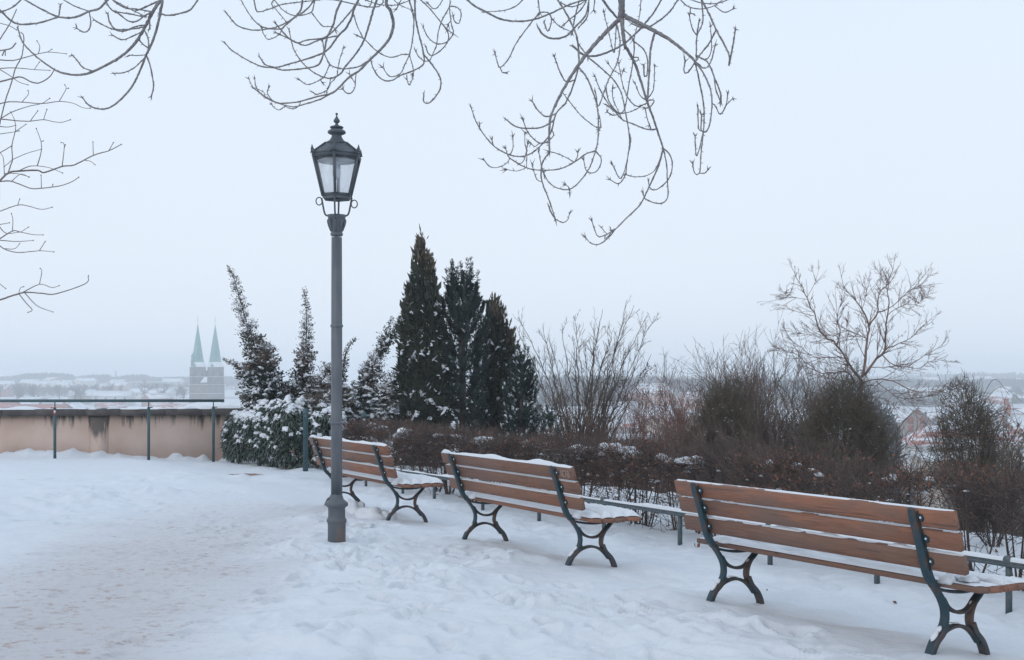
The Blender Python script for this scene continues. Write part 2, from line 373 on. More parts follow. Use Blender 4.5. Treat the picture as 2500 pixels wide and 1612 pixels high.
def plaster_mat():
    m, t, b = new_mat('plaster')
    b.inputs['Roughness'].default_value = 0.92
    tcn = t.nodes.new('ShaderNodeTexCoord')
    n = t.nodes.new('ShaderNodeTexNoise'); n.inputs['Scale'].default_value = 0.8; n.inputs['Detail'].default_value = 8
    t.links.new(tcn.outputs['Object'], n.inputs['Vector'])
    r = t.nodes.new('ShaderNodeValToRGB')
    r.color_ramp.elements[0].position = 0.35; r.color_ramp.elements[0].color = (0.53, 0.375, 0.295, 1)
    r.color_ramp.elements[1].position = 0.65; r.color_ramp.elements[1].color = (0.69, 0.54, 0.465, 1)
    t.links.new(n.outputs[0], r.inputs[0])
    # dark algae runs below the coping
    mp = t.nodes.new('ShaderNodeMapping'); mp.inputs['Scale'].default_value = (5.0, 1, 0.5)
    t.links.new(tcn.outputs['Object'], mp.inputs[0])
    n2 = t.nodes.new('ShaderNodeTexNoise'); n2.inputs['Scale'].default_value = 1.2; n2.inputs['Detail'].default_value = 6; n2.inputs['Roughness'].default_value = 0.7
    t.links.new(mp.outputs[0], n2.inputs['Vector'])
    sp = t.nodes.new('ShaderNodeSeparateXYZ'); t.links.new(tcn.outputs['Object'], sp.inputs[0])
    hz_ = t.nodes.new('ShaderNodeMapRange'); hz_.inputs['From Min'].default_value = 0.35; hz_.inputs['From Max'].default_value = 0.85
    t.links.new(sp.outputs[2], hz_.inputs[0])
    mu = t.nodes.new('ShaderNodeMath'); mu.operation = 'MULTIPLY'; t.links.new(hz_.outputs[0], mu.inputs[0])
    nc = t.nodes.new('ShaderNodeMapRange'); nc.inputs['From Min'].default_value = 0.40; nc.inputs['From Max'].default_value = 0.66; t.links.new(n2.outputs[0], nc.inputs[0]); t.links.new(nc.outputs[0], mu.inputs[1])
    # strong stain on the pilaster and near the right-hand end
    dx = t.nodes.new('ShaderNodeMath'); dx.operation = 'SUBTRACT'; t.links.new(sp.outputs[0], dx.inputs[0]); dx.inputs[1].default_value = -8.66
    ab = t.nodes.new('ShaderNodeMath'); ab.operation = 'ABSOLUTE'; t.links.new(dx.outputs[0], ab.inputs[0])
    st = t.nodes.new('ShaderNodeMapRange'); st.inputs['From Min'].default_value = 0.24; st.inputs['From Max'].default_value = 0.13; st.inputs['To Max'].default_value = 0.85
    t.links.new(ab.outputs[0], st.inputs[0])
    m2 = t.nodes.new('ShaderNodeMath'); m2.operation = 'MULTIPLY'; t.links.new(st.outputs[0], m2.inputs[0])
    hh = t.nodes.new('ShaderNodeMapRange'); hh.inputs['From Min'].default_value = 0.15; hh.inputs['From Max'].default_value = 0.8; hh.inputs['To Min'].default_value = 0.25
    t.links.new(sp.outputs[2], hh.inputs[0]); t.links.new(hh.outputs[0], m2.inputs[1])
    nd_ = t.nodes.new('ShaderNodeMath'); nd_.operation = 'MULTIPLY_ADD'; t.links.new(nc.outputs[0], nd_.inputs[0]); nd_.inputs[1].default_value = 0.7; nd_.inputs[2].default_value = 0.55
    m3 = t.nodes.new('ShaderNodeMath'); m3.operation = 'MULTIPLY'; t.links.new(m2.outputs[0], m3.inputs[0]); t.links.new(nd_.outputs[0], m3.inputs[1]); m2 = m3
    rt = t.nodes.new('ShaderNodeMapRange'); rt.inputs['From Min'].default_value = -7.0; rt.inputs['From Max'].default_value = -5.2; rt.inputs['To Max'].default_value = 0.32
    t.links.new(sp.outputs[0], rt.inputs[0])
    ad = t.nodes.new('ShaderNodeMath'); ad.operation = 'ADD'; t.links.new(mu.outputs[0], ad.inputs[0]); t.links.new(m2.outputs[0], ad.inputs[1])
    ad2 = t.nodes.new('ShaderNodeMath'); ad2.operation = 'ADD'; t.links.new(ad.outputs[0], ad2.inputs[0]); t.links.new(rt.outputs[0], ad2.inputs[1])
    fm = t.nodes.new('ShaderNodeMapRange'); fm.inputs['From Min'].default_value = 0.27; fm.inputs['From Max'].default_value = 0.60; fm.inputs['To Max'].default_value = 0.88
    t.links.new(ad2.outputs[0], fm.inputs[0])
    mx = t.nodes.new('ShaderNodeMix'); mx.data_type = 'RGBA'
    t.links.new(fm.outputs[0], mx.inputs[0]); t.links.new(r.outputs[0], mx.inputs[6]); mx.inputs[7].default_value = (0.075, 0.07, 0.068, 1)
    t.links.new(mx.outputs[2], b.inputs['Base Color'])
    return m
M['plaster'] = plaster_mat()

def glass_mat():
    m, t, b = new_mat('lamp_glass')
    out = t.nodes['Material Output']
    tr = t.nodes.new('ShaderNodeBsdfTransparent'); tr.inputs[0].default_value = (0.96, 0.97, 0.98, 1)
    d = t.nodes.new('ShaderNodeBsdfDiffuse'); d.inputs[0].default_value = (0.75, 0.77, 0.8, 1)
    g = t.nodes.new('ShaderNodeBsdfGlossy'); g.inputs['Roughness'].default_value = 0.08
    m1 = t.nodes.new('ShaderNodeMixShader'); m1.inputs[0].default_value = 0.08
    m2 = t.nodes.new('ShaderNodeMixShader'); m2.inputs[0].default_value = 0.05
    t.links.new(tr.outputs[0], m1.inputs[1]); t.links.new(d.outputs[0], m1.inputs[2])
    t.links.new(m1.outputs[0], m2.inputs[1]); t.links.new(g.outputs[0], m2.inputs[2]); t.links.new(m2.outputs[0], out.inputs[0])
    return m
M['glass'] = glass_mat()

# ------------------------------------------------------------------ mesh builder
class MB:
    def __init__(s):
        s.v = []; s.q = []; s.t = []; s.n = 0
        s.qm = []; s.tm = []
    def add(s, v, quads=None, tris=None, mi=0):
        v = np.asarray(v, float).reshape(-1, 3)
        if quads is not None and len(quads):
            qq = np.asarray(quads, int).reshape(-1, 4) + s.n
            s.q.append(qq); s.qm.append(np.full(len(qq), mi))
        if tris is not None and len(tris):
            tt = np.asarray(tris, int).reshape(-1, 3) + s.n
            s.t.append(tt); s.tm.append(np.full(len(tt), mi))
        s.v.append(v); s.n += len(v)
    def empty(s):
        return s.n == 0
    def mesh(s, name, smooth=False):
        me = bpy.data.meshes.new(name)
        if s.n == 0: return me
        v = np.concatenate(s.v)
        q = np.concatenate(s.q) if s.q else np.zeros((0, 4), int)
        t = np.concatenate(s.t) if s.t else np.zeros((0, 3), int)
        me.vertices.add(len(v)); me.vertices.foreach_set('co', v.astype(np.float32).ravel())
        nl = q.size + t.size
        me.loops.add(nl); me.loops.foreach_set('vertex_index', np.concatenate([q.ravel(), t.ravel()]).astype(np.int32))
        npoly = len(q) + len(t)
        me.polygons.add(npoly)
        st = np.concatenate([np.arange(len(q)) * 4, q.size + np.arange(len(t)) * 3]).astype(np.int32)
        me.polygons.foreach_set('loop_start', st)
        mi = np.concatenate([np.concatenate(s.qm) if s.qm else np.zeros(0, int), np.concatenate(s.tm) if s.tm else np.zeros(0, int)])
        me.polygons.foreach_set('material_index', mi.astype(np.int32))
        if smooth: me.polygons.foreach_set('use_smooth', np.ones(npoly, bool))
        me.update(calc_edges=True)
        return me
    def build(s, name, mats, parent=None, smooth=False, loc=None):
        me = s.mesh(name, smooth)
        if not isinstance(mats, (list, tuple)): mats = [mats]
        for m in mats: me.materials.append(m)
        o = bpy.data.objects.new(name, me)
        COL.objects.link(o)
        if parent is not None: o.parent = parent
        if loc is not None: o.location = loc
        return o

def tag(o, label=None, cat=None, group=None, kind=None):
    if label: o['label'] = label
    if cat: o['category'] = cat
    if group: o['group'] = group
    if kind: o['kind'] = kind
    return o

def empty(name, loc=(0, 0, 0), rz=0, label=None, cat=None, group=None):
    o = bpy.data.objects.new(name, None)
    o.empty_display_size = 0.1
    o.location = loc; o.rotation_euler = (0, 0, rz)
    COL.objects.link(o)
    tag(o, label, cat, group)
    return o

def children(o):
    return list(o.children)

def copy_tree(o, parent=None):
    c = o.copy(); COL.objects.link(c); c.parent = parent
    for ch in children(o): copy_tree(ch, c)
    return c

BOXQ = [(0, 3, 2, 1), (4, 5, 6, 7), (0, 1, 5, 4), (1, 2, 6, 5), (2, 3, 7, 6), (3, 0, 4, 7)]
def add_box(mb, c, s, R=None, mi=0):
    x, y, z = s[0] / 2, s[1] / 2, s[2] / 2
    v = np.array([(-x, -y, -z), (x, -y, -z), (x, y, -z), (-x, y, -z), (-x, -y, z), (x, -y, z), (x, y, z), (-x, y, z)])
    if R is not None: v = v @ np.array(R).T
    mb.add(v + np.array(c), BOXQ, mi=mi)

def add_bevbox(mb, x0, x1, sec, mi=0):
    """prism along x with a section polygon (list of (y,z)); ends closed"""
    n = len(sec)
    v = [(x0, a, b) for a, b in sec] + [(x1, a, b) for a, b in sec]
    q = [(i, (i + 1) % n, n + (i + 1) % n, n + i) for i in range(n)]
    v += [(x0, sum(a for a, b in sec) / n, sum(b for a, b in sec) / n), (x1, sum(a for a, b in sec) / n, sum(b for a, b in sec) / n)]
    t = [((i + 1) % n, i, 2 * n) for i in range(n)] + [(n + i, n + (i + 1) % n, 2 * n + 1) for i in range(n)]
    mb.add(v, q, t, mi=mi)

def frames(pts):
    pts = np.asarray(pts, float)
    T = np.gradient(pts, axis=0)
    T /= np.linalg.norm(T, axis=1)[:, None] + 1e-12
    up = np.array([0, 0, 1.0]) if abs(T[0][2]) < 0.9 else np.array([1.0, 0, 0])
    N = np.zeros_like(T); n = np.cross(T[0], up); n /= np.linalg.norm(n)
    for i in range(len(T)):
        n = n - T[i] * (n @ T[i]); n /= np.linalg.norm(n) + 1e-12
        N[i] = n
    B = np.cross(T, N)
    return T, N, B

def add_tube(mb, pts, radii, sides=6, mi=0, cap=True):
    pts = np.asarray(pts, float); radii = np.broadcast_to(np.asarray(radii, float), (len(pts),))
    T, N, B = frames(pts)
    a = np.arange(sides) * 2 * PI / sides
    ring = np.cos(a)[None, :, None] * N[:, None, :] + np.sin(a)[None, :, None] * B[:, None, :]
    v = pts[:, None, :] + ring * radii[:, None, None]
    n = len(pts)
    i = np.arange(n - 1)[:, None] * sides; j = np.arange(sides)[None, :]; j2 = (j + 1) % sides
    q = np.stack([i + j, i + j2, i + sides + j2, i + sides + j], -1).reshape(-1, 4)
    vv = v.reshape(-1, 3); t = []
    if cap:
        vv = np.concatenate([vv, pts[:1], pts[-1:]])
        k = n * sides
        t = [(k, (jj + 1) % sides, jj) for jj in range(sides)] + [(k + 1, (n - 1) * sides + jj, (n - 1) * sides + (jj + 1) % sides) for jj in range(sides)]
    mb.add(vv, q, t, mi=mi)

def add_lathe(mb, prof, seg=24, c=(0, 0, 0), mi=0, mod=None, caps=True):
    """prof list of (r,z); mod(angle, k) multiplies the radius"""
    prof = np.asarray(prof, float)
    a = np.arange(seg) * 2 * PI / seg
    m = np.ones((len(prof), seg))
    if mod is not None:
        m = np.array([[mod(x, p[1]) for x in a] for p in prof])
    v = np.stack([np.cos(a)[None, :] * prof[:, :1] * m, np.sin(a)[None, :] * prof[:, :1] * m, np.repeat(prof[:, 1:2], seg, 1)], -1)
    n = len(prof)
    i = np.arange(n - 1)[:, None] * seg; j = np.arange(seg)[None, :]; j2 = (j + 1) % seg
    q = np.stack([i + j, i + j2, i + seg + j2, i + seg + j], -1).reshape(-1, 4)
    vv = v.reshape(-1, 3); t = []
    if caps:
        vv = np.concatenate([vv, [[0, 0, prof[0][1]], [0, 0, prof[-1][1]]]]); k = n * seg
        t = [(k, (jj + 1) % seg, jj) for jj in range(seg)] + [(k + 1, (n - 1) * seg + jj, (n - 1) * seg + (jj + 1) % seg) for jj in range(seg)]
    mb.add(vv + np.array(c), q, t, mi=mi)

def add_segs(mb, P0, P1, R0, R1, mi=0):
    """many 3-sided tapered twigs at once"""
    P0 = np.asarray(P0, float); P1 = np.asarray(P1, float)
    n = len(P0)
    if n == 0: return
    R0 = np.broadcast_to(R0, (n,)); R1 = np.broadcast_to(R1, (n,))
    T = P1 - P0; T = T / (np.linalg.norm(T, axis=1)[:, None] + 1e-9)
    ref = np.where(np.abs(T[:, 2:3]) < 0.9, np.array([[0, 0, 1.0]]), np.array([[1.0, 0, 0]]))
    N = np.cross(T, ref); N /= np.linalg.norm(N, axis=1)[:, None] + 1e-9
    B = np.cross(T, N)
    vs = []
    for (Pq, Rq) in ((P0, R0), (P1, R1)):
        for k in range(3):
            a = k * 2 * PI / 3
            vs.append(Pq + (math.cos(a) * N + math.sin(a) * B) * Rq[:, None])
    v = np.stack(vs, 1).reshape(-1, 3)
    b = np.arange(n)[:, None] * 6
    q = np.concatenate([b + np.array([0, 1, 4, 3]), b + np.array([1, 2, 5, 4]), b + np.array([2, 0, 3, 5])], 0)
    mb.add(v, q, mi=mi)

def rdirs(n, up=0.0, r=None):
    r = r or rng
    v = r.normal(size=(n, 3)); v[:, 2] += up
    return v / (np.linalg.norm(v, axis=1)[:, None] + 1e-9)

def add_leaves(mb, C, D, L, W, mi=0, fold=0.0, r=None):
    """rhombic leaves: base C, direction D, length L, width W, random roll"""
    r = r or rng
    C = np.asarray(C, float); n = len(C)
    if n == 0: return
    D = D / (np.linalg.norm(D, axis=1)[:, None] + 1e-9)
    X = np.cross(D, rdirs(n, 0, r)); X /= np.linalg.norm(X, axis=1)[:, None] + 1e-9
    L = np.broadcast_to(L, (n,))[:, None]; W = np.broadcast_to(W, (n,))[:, None]
    Nn = np.cross(X, D)
    v = np.stack([C, C + D * L * 0.45 + X * W * 0.5 + Nn * W * fold, C + D * L, C + D * L * 0.45 - X * W * 0.5 + Nn * W * fold], 1).reshape(-1, 3)
    q = np.arange(n * 4).reshape(-1, 4)
    mb.add(v, q, mi=mi)

# icosphere template for snow pads
import bmesh
def ico(sub):
    bm = bmesh.new(); bmesh.ops.create_icosphere(bm, subdivisions=sub, radius=1)
    v = np.array([x.co[:] for x in bm.verts]); f = np.array([[y.index for y in x.verts] for x in bm.faces]); bm.free()
    return v, f
ICO1, ICO2, ICO3 = ico(1), ico(2), ico(3)

def add_blob(mb, c, s, rz=0, lump=0.25, tpl=ICO2, flat=True, tilt=None, seed=None, mi=0):
    v, f = tpl
    v = v.copy()
    sd = random.randint(0, 9999) if seed is None else seed
    k = 1 + lump * (vnoise(v[:, 0] * 1.7 + sd, v[:, 1] * 1.7 + v[:, 2] * 1.3, sd) * 2) + lump * 0.5 * vnoise(v[:, 0] * 4 + sd, v[:, 2] * 4 + v[:, 1] * 3, sd + 3) * 2
    v = v * k[:, None]
    if flat: v[:, 2] = np.where(v[:, 2] < 0, v[:, 2] * 0.3, v[:, 2])
    v = v * np.array(s)
    if tilt is not None: v = v @ np.array(tilt).T
    cz, sz = math.cos(rz), math.sin(rz)
    v = np.stack([v[:, 0] * cz - v[:, 1] * sz, v[:, 0] * sz + v[:, 1] * cz, v[:, 2]], 1)
    mb.add(v + np.array(c), None, f, mi=mi)

def snow_run(mb, pts, w, rnd):
    """snow lying along a bough: small overlapping pads following it"""
    pts = np.asarray(pts, float)
    for k in range(len(pts)):
        d = pts[min(k + 1, len(pts) - 1)] - pts[max(k - 1, 0)]; L = np.linalg.norm(d) + 1e-6; d = d / L
        e = math.asin(max(-1, min(1, d[2]))); ce, se = math.cos(-e), math.sin(-e)
        ww = w * rnd.uniform(.55, 1.1)
        add_blob(mb, pts[k] + np.array([0, 0, ww * .35]), (max(L * .55, ww * .9), ww * rnd.uniform(.6, .9), ww * rnd.uniform(.38, .6)), rz=math.atan2(d[1], d[0]), lump=.6, tpl=ICO1, tilt=[[ce, 0, se], [0, 1, 0], [-se, 0, ce]])

def catmull(pts, step):
    pts = np.asarray(pts, float)
    if len(pts) < 3:
        n = max(2, int(np.linalg.norm(pts[-1] - pts[0]) / step)); t = np.linspace(0, 1, n + 1)[:, None]
        return pts[0] * (1 - t) + pts[-1] * t
    P_ = np.concatenate([[2 * pts[0] - pts[1]], pts, [2 * pts[-1] - pts[-2]]])
    out = []
    for i in range(1, len(P_) - 2):
        p0, p1, p2, p3 = P_[i - 1:i + 3]
        n = max(1, int(round(np.linalg.norm(p2 - p1) / step)))
        t = (np.arange(n) / n)[:, None]
        out.append(0.5 * (2 * p1 + (p2 - p0) * t + (2 * p0 - 5 * p1 + 4 * p2 - p3) * t ** 2 + (3 * p1 - p0 - 3 * p2 + p3) * t ** 3))
    out.append(P_[-2:-1])
    return np.concatenate(out)

# ================================================================== SETTING
# ---- far ground
def nonuni(lo, hi, fine, n_side):
    pass
xs = np.sinh(np.linspace(-5.2, 5.2, 230)) * 3600 / math.sinh(5.2)
ys = np.concatenate([np.linspace(-150, -10, 8), np.linspace(-5, 0, 3), np.sinh(np.linspace(0.2, 6.0, 210)) * 3700 / math.sinh(6.0)])
GX, GY = np.meshgrid(xs, ys)
GZ = height(GX, GY)
inside = (GX > -20.5) & (GX < 12.5) & (GY > -6.5) & (GY < 35.5)
GZ = GZ - np.where(inside, 0.35, 0.0)
mb = MB()
nx, ny = len(xs), len(ys)
i = np.arange(ny - 1)[:, None] * nx + np.arange(nx - 1)[None, :]
mb.add(np.stack([GX, GY, GZ], -1), np.stack([i, i + 1, i + nx + 1, i + nx], -1).reshape(-1, 4))
o = mb.build('ground', M['far_snow'], smooth=True); tag(o, kind='structure')

# ---- bench poses (far rear foot, heading, tilt), fitted to the photograph
BENCH = [(-2.359, 15.496, 0.505, 0.097), (-0.487, 12.187, 0.505, 0.104), (1.402, 8.777, 0.532, 0.118)]
BS, BO, BF = 1.964, 0.258, 0.483
def bench_axes(b):
    x, y, th, t = b
    d = np.array([math.sin(th), -math.cos(th), 0]); n = np.array([math.cos(th) * math.cos(t), math.sin(th) * math.cos(t), -math.sin(t)])
    return np.array([x, y, 0.0]), d, n, np.cross(d, n)

# ---- near snow cover
cx1 = np.arange(-6.2, 4.6, 0.024)
cx0 = np.concatenate([np.linspace(-20, -12.5, 60), np.arange(-12.45, -6.22, 0.05)])
cx2 = np.concatenate([np.arange(4.62, 7, 0.05), np.linspace(7.1, 12, 50)])
cxs = np.concatenate([cx0, cx1, cx2])
cy0 = np.linspace(-6, 6.3, 40)
cy1 = 1 / np.linspace(1 / 6.35, 1 / 28.5, 520)
cy2 = np.linspace(28.7, 35, 24)
cys = np.concatenate([cy0, cy1, cy2])
X, Y = np.meshgrid(cxs, cys)
Z = height(X, Y)
hs = hedge_s(X, Y)
path_c = -3.1 - (Y - 8) * 0.045
pathd = np.abs(X - path_c) + 0.7 * vnoise(X * 0.7, Y * 0.5, 31)
onpath = (1 - sstep(0.7, 2.0, pathd)) * (1 - sstep(15, 24, Y))
trod = sstep(0.5, 2.5, 22.5 - Y) * (1 - onpath)
Z += 0.045 * fbm(X * 0.45, Y * 0.45, 2, 1)
Z += (0.022 + 0.046 * trod) * fbm(X * 1.6, Y * 1.6, 3, 2) * (1 - 0.6 * onpath)
lump = fbm(X * 5.2, Y * 5.2, 3, 3)
Z += (0.010 + 0.034 * trod * np.clip(fbm(X * 0.5 + 5, Y * 0.5, 2, 8) * 2 + 0.6, 0, 1.2)) * lump * (1 - 0.55 * onpath)
Z += 0.0075 * fbm(X * 17, Y * 17, 2, 4) * (0.6 + 0.4 * trod)
Z += 0.010 * np.abs(fbm(X * 9, Y * 7, 3, 41)) * onpath - 0.012 * onpath
# rough trampled heaps seen in the photograph: (x, y, radius x, radius y, height)
for (hx, hy, rx, ry, hh) in [(-5.8, 16.2, 1.3, 0.9, 0.10), (-4.9, 16.9, 0.6, 0.5, 0.09), (-2.25, 14.0, 0.5, 0.8, 0.09), (-1.95, 12.9, 0.35, 0.5, 0.07),
                             (-1.2, 7.45, 0.55, 0.35, 0.10), (-0.75, 7.35, 0.4, 0.25, 0.08), (-1.75, 14.7, 0.4, 0.3, 0.10), (0.15, 8.7, 0.9, 0.5, 0.05),
                             (1.15, 7.7, 0.7, 0.5, 0.05), (-0.55, 9.9, 0.5, 0.4, 0.06), (-2.1, 11.6, 0.35, 0.35, 0.05), (-4.4, 20.9, 0.9, 0.4, 0.05)]:
    w = np.exp(-(((X - hx) / rx) ** 2 + ((Y - hy) / ry) ** 2) * 1.4)
    Z += w * (hh * (0.7 + 0.9 * fbm(X * 2.6, Y * 2.6, 3, 11)) + 0.05 * lump)
# bank against the wall and the laurel
wl = 25.45 + (X + 10.6) * 0.152
bank = np.exp(-((Y - wl + 0.15) / 0.32) ** 2) * (X < -4.6)
Z += bank * (0.06 + 0.36 * np.clip(fbm(X * 1.9, Y * 1.2, 4, 21), -0.4, 1))
edge = sstep(21.5, 22.2, Y) * sstep(-5.2, -4.3, X) * (1 - sstep(-2.2, -1.2, X))
Z += edge * (0.03 + 0.05 * fbm(X * 3, Y * 3, 3, 22))
# untouched drift along the benches and under the hedge
drift = sstep(0.2, 0.8, hs + 2.2) * (1 - sstep(-0.3, 0.3, hs))
Z += drift * 0.02
# footprints
fr = np.random.default_rng(11)
FP = []
def walk(x, y, ang, n, step=0.36, spread=0.1):
    for k in range(n):
        side = 1 if k % 2 else -1
        FP.append((x + math.sin(ang) * -side * spread, y + math.cos(ang) * side * spread, ang + fr.normal() * 0.12, fr.uniform(0.028, 0.05)))
        x += math.cos(ang) * step * fr.uniform(0.8, 1.2); y += math.sin(ang) * step * fr.uniform(0.8, 1.2); ang += fr.normal() * 0.07
for (x, y, a, n) in [(-2.4, 7.2, 1.2, 26), (-0.2, 7.0, 1.9, 20), (0.8, 7.1, 2.1, 24), (2.0, 7.0, 2.15, 10), (-1.3, 8.0, 0.5, 9), (-1.9, 9.0, 1.3, 18), (0.9, 8.0, 2.4, 14),
                     (-0.6, 9.4, 2.0, 20), (-3.4, 13.0, 1.0, 14), (-5.5, 14.0, 0.2, 16), (-6.5, 17.5, 0.05, 20), (-2.2, 15.5, 1.8, 16), (-3.0, 19.0, 2.9, 16), (0.2, 10.5, 2.2, 8), (1.9, 7.9, 2.4, 5)]:
    walk(x, y, a, n)
for k in range(150):
    Yk = fr.uniform(6.9, 16); FP.append((fr.uniform(-0.4, 0.30) * Yk, Yk, fr.uniform(0, 6.3), fr.uniform(0.015, 0.04)))
for (x, y, a, dpt) in FP:
    s_b = (x - 1.40) * 0.866 + (y - 8.78) * 0.5
    if s_b > -0.15: continue
    i0, i1 = np.searchsorted(cys, [y - 0.3, y + 0.3]); j0, j1 = np.searchsorted(cxs, [x - 0.3, x + 0.3])
    xx = X[i0:i1, j0:j1] - x; yy = Y[i0:i1, j0:j1] - y
    u = xx * math.cos(a) + yy * math.sin(a); v = -xx * math.sin(a) + yy * math.cos(a)
    r = np.sqrt((u / 0.15) ** 2 + (v / 0.065) ** 2)
    op = 1 - 0.6 * onpath[i0:i1, j0:j1]
    Z[i0:i1, j0:j1] += (-dpt * (1 - sstep(0.78, 1.06, r)) * (1 + .25 * np.sign(u)) + dpt * 0.45 * np.exp(-((r - 1.3) / 0.25) ** 2)) * op
# hollows round the bench feet and the lamp post
for b in BENCH:
    o_, d_, n_, u_ = bench_axes(b)
    for w_ in (0, BS):
        for uu in (0.0, BF):
            q = o_ + d_ * w_ + n_ * uu
            r2 = ((X - q[0]) ** 2 + (Y - q[1]) ** 2)
            zt = q[2] + 0.015
            kk = np.exp(-r2 / 0.03)
            Z = Z * (1 - 0.85 * kk) + zt * 0.85 * kk
r2 = (X + 1.712) ** 2 + (Y - 12.0) ** 2
Z = Z * (1 - np.exp(-r2 / 0.05)) + 0.012 * np.exp(-r2 / 0.05)
Z += 0.03 * np.exp(-(((X + 1.95) / 0.14) ** 2 + ((Y - 11.95) / 0.2) ** 2))
SNOWX, SNOWY, SNOWZ = cxs, cys, Z
mb = MB()
nx, ny = len(cxs), len(cys)
i = np.arange(ny - 1)[:, None] * nx + np.arange(nx - 1)[None, :]
mb.add(np.stack([X, Y, Z], -1), np.stack([i, i + 1, i + nx + 1, i + nx], -1).reshape(-1, 4))
o = mb.build('snow_cover', M['snow_ground'], smooth=True); tag(o, kind='structure')

def sz(x, y):
    i = min(max(np.searchsorted(SNOWY, y), 1), len(SNOWY) - 1); j = min(max(np.searchsorted(SNOWX, x), 1), len(SNOWX) - 1)
    return float(SNOWZ[i, j])

# ================================================================== TERRACE WALL
wall_a = math.atan(0.152)
wall = empty('terrace_wall', (0, 0, 0), 0, 'low pinkish plastered parapet wall with stone coping behind the green handrail', 'wall')
WX0, WX1 = -17.0, -4.2
wlen = (WX1 - WX0) / math.cos(wall_a)
def wy(x): return 25.45 + (x + 10.6) * 0.152
wd = np.array([math.cos(wall_a), math.sin(wall_a), 0]); wnrm = np.array([math.sin(wall_a), -math.cos(wall_a), 0])
Rw = np.array([wd, -wnrm, [0, 0, 1]]).T
mb = MB()
nseg = 60
for k in range(nseg):   # plaster body as a slightly uneven sheet box
    pass
cxm = (WX0 + WX1) / 2
add_box(mb, (cxm, wy(cxm) + 0.22, 0.26), (wlen, 0.38, 1.13), Rw)
mb.build('plaster_face', M['plaster'], wall)
mb = MB(); add_box(mb, (-8.66, wy(-8.66) + 0.02, 0.25), (0.34, 0.05, 1.1), Rw); mb.build('pilaster', M['plaster'], wall)
# coping stones
x = WX0
cop_edges = [-17.0, -15.4, -13.9, -12.2, -10.58, -8.95, -8.25, -7.35, -6.6, -5.55, -4.2]
k = 0
for a, b in zip(cop_edges[:-1], cop_edges[1:]):
    m_ = (a + b) / 2; L = (b - a) / math.cos(wall_a) - 0.012
    mb = MB()
    sec = [(-0.27, -0.070), (0.27, -0.070), (0.27, 0.055), (0.235, 0.072), (-0.235, 0.072), (-0.27, 0.055)]
    sub = MB(); add_bevbox(sub, -L / 2, L / 2, sec)
    v = np.concatenate(sub.v); v[:, 2] += 0.004 * ((k * 7) % 3)
    v = v @ Rw.T + np.array([m_, wy(m_) + 0.20, 0.893])
    mb.add(v, np.concatenate(sub.q), np.concatenate(sub.t))
    mb.build('coping_stone', M['stone'], wall); k += 1
# snow along the coping
def ridge_snow(mb, x0, x1, cy_fn, z0, width, h_fn, n=500, ns=9):
    xs_ = np.linspace(x0, x1, n); a = np.linspace(0, PI, ns)
    hh = h_fn(xs_)
    yy = -np.cos(a)[None, :] * width / 2 * (0.9 + 0.25 * vnoise(xs_ * 4, xs_ * 0 + 3, 7))[:, None]
    zz = np.sin(a)[None, :] ** 0.7 * hh[:, None] * (1 + 0.5 * vnoise(xs_[:, None] * 7, a[None, :] * 2, 12))
    X_ = xs_[:, None] + 0 * a[None, :]
    v = np.stack([X_, cy_fn(X_) + yy, z0 + zz], -1)
    i = np.arange(n - 1)[:, None] * ns + np.arange(ns - 1)[None, :]
    mb.add(v, np.stack([i, i + ns, i + ns + 1, i + 1], -1).reshape(-1, 4))
mb = MB()
ridge_snow(mb, WX0, WX1, lambda x: wy(x) + 0.2, 0.958, 0.56,
           lambda x: 0.022 + 0.06 * np.maximum(fbm(x * 1.7, x * 0, 3, 5) + 0.15, 0) + 0.085 * sstep(-7.3, -6.6, x) * (0.75 + 0.6 * fbm(x * 2.2, x * 0 + 4, 2, 15)) + 0.022 * vnoise(x * 9, x * 0, 2), n=1100)
o = mb.build('snow_strip', M['snow'], wall, smooth=True)

# handrail in front of the wall
rail = empty('handrail', (0, 0, 0), 0, 'green steel handrail on slim round posts in front of the plastered wall', 'railing')
RP = [PG(134, 1121), PG(363, 1113), PG(521, 1107)]
RPx = [(-9.13, 24.55), (-7.45, 24.95), (-6.35, 25.35)]
RPx = [(RP[k].x, RP[k].y) for k in range(3)]
RPx = [((px_ - 1250) / F * Yv, Yv) for px_, Yv in ((134, 24.5), (363, 24.9), (521, 25.2), (-140, 24.1))]
ra = [((-200 - 1250) / F * 24.0, 24.0), ((547 - 1250) / F * 25.25, 25.25)]
mb = MB(); add_tube(mb, [(ra[0][0], ra[0][1], 1.168), (ra[1][0], ra[1][1], 1.150)], 0.030, 14); mb.build('top_rail', M['green_paint'], rail, smooth=False)
for k, (x, y) in enumerate(RPx):
    mb = MB()
    zt = 1.155
    add_tube(mb, [(x, y, -0.2), (x, y, 1.005)], 0.029, 12)
    add_tube(mb, [(x, y, 1.005), (x, y, 1.028)], [0.033, 0.024], 12)
    add_tube(mb, [(x, y, 1.02), (x, y, 1.145)], 0.011, 8)
    po = mb.build('post', M['green_paint'], rail)
    mb = MB(); add_box(mb, (x + (0.045 if k != 0 else -0.05), y - 0.01, 1.018), (0.07, 0.03, 0.02)); mb.build('clamp', M['red_plastic'] if k == 0 else M['iron_rust'], po)
x, y = RPx[0]
sbm = MB(); add_box(sbm, (x + 0.002, y - 0.0305, 0.93), (0.044, 0.004, 0.088)); sb_o = sbm.build('sticker', M['red_plastic'], rail, )
sb_o['label'] = 'small red and white sticker'
sbm = MB(); add_box(sbm, (x + 0.009, y - 0.034, 0.945), (0.030, 0.003, 0.045)); sbm.build('sticker_print', M['white_print'], sb_o)

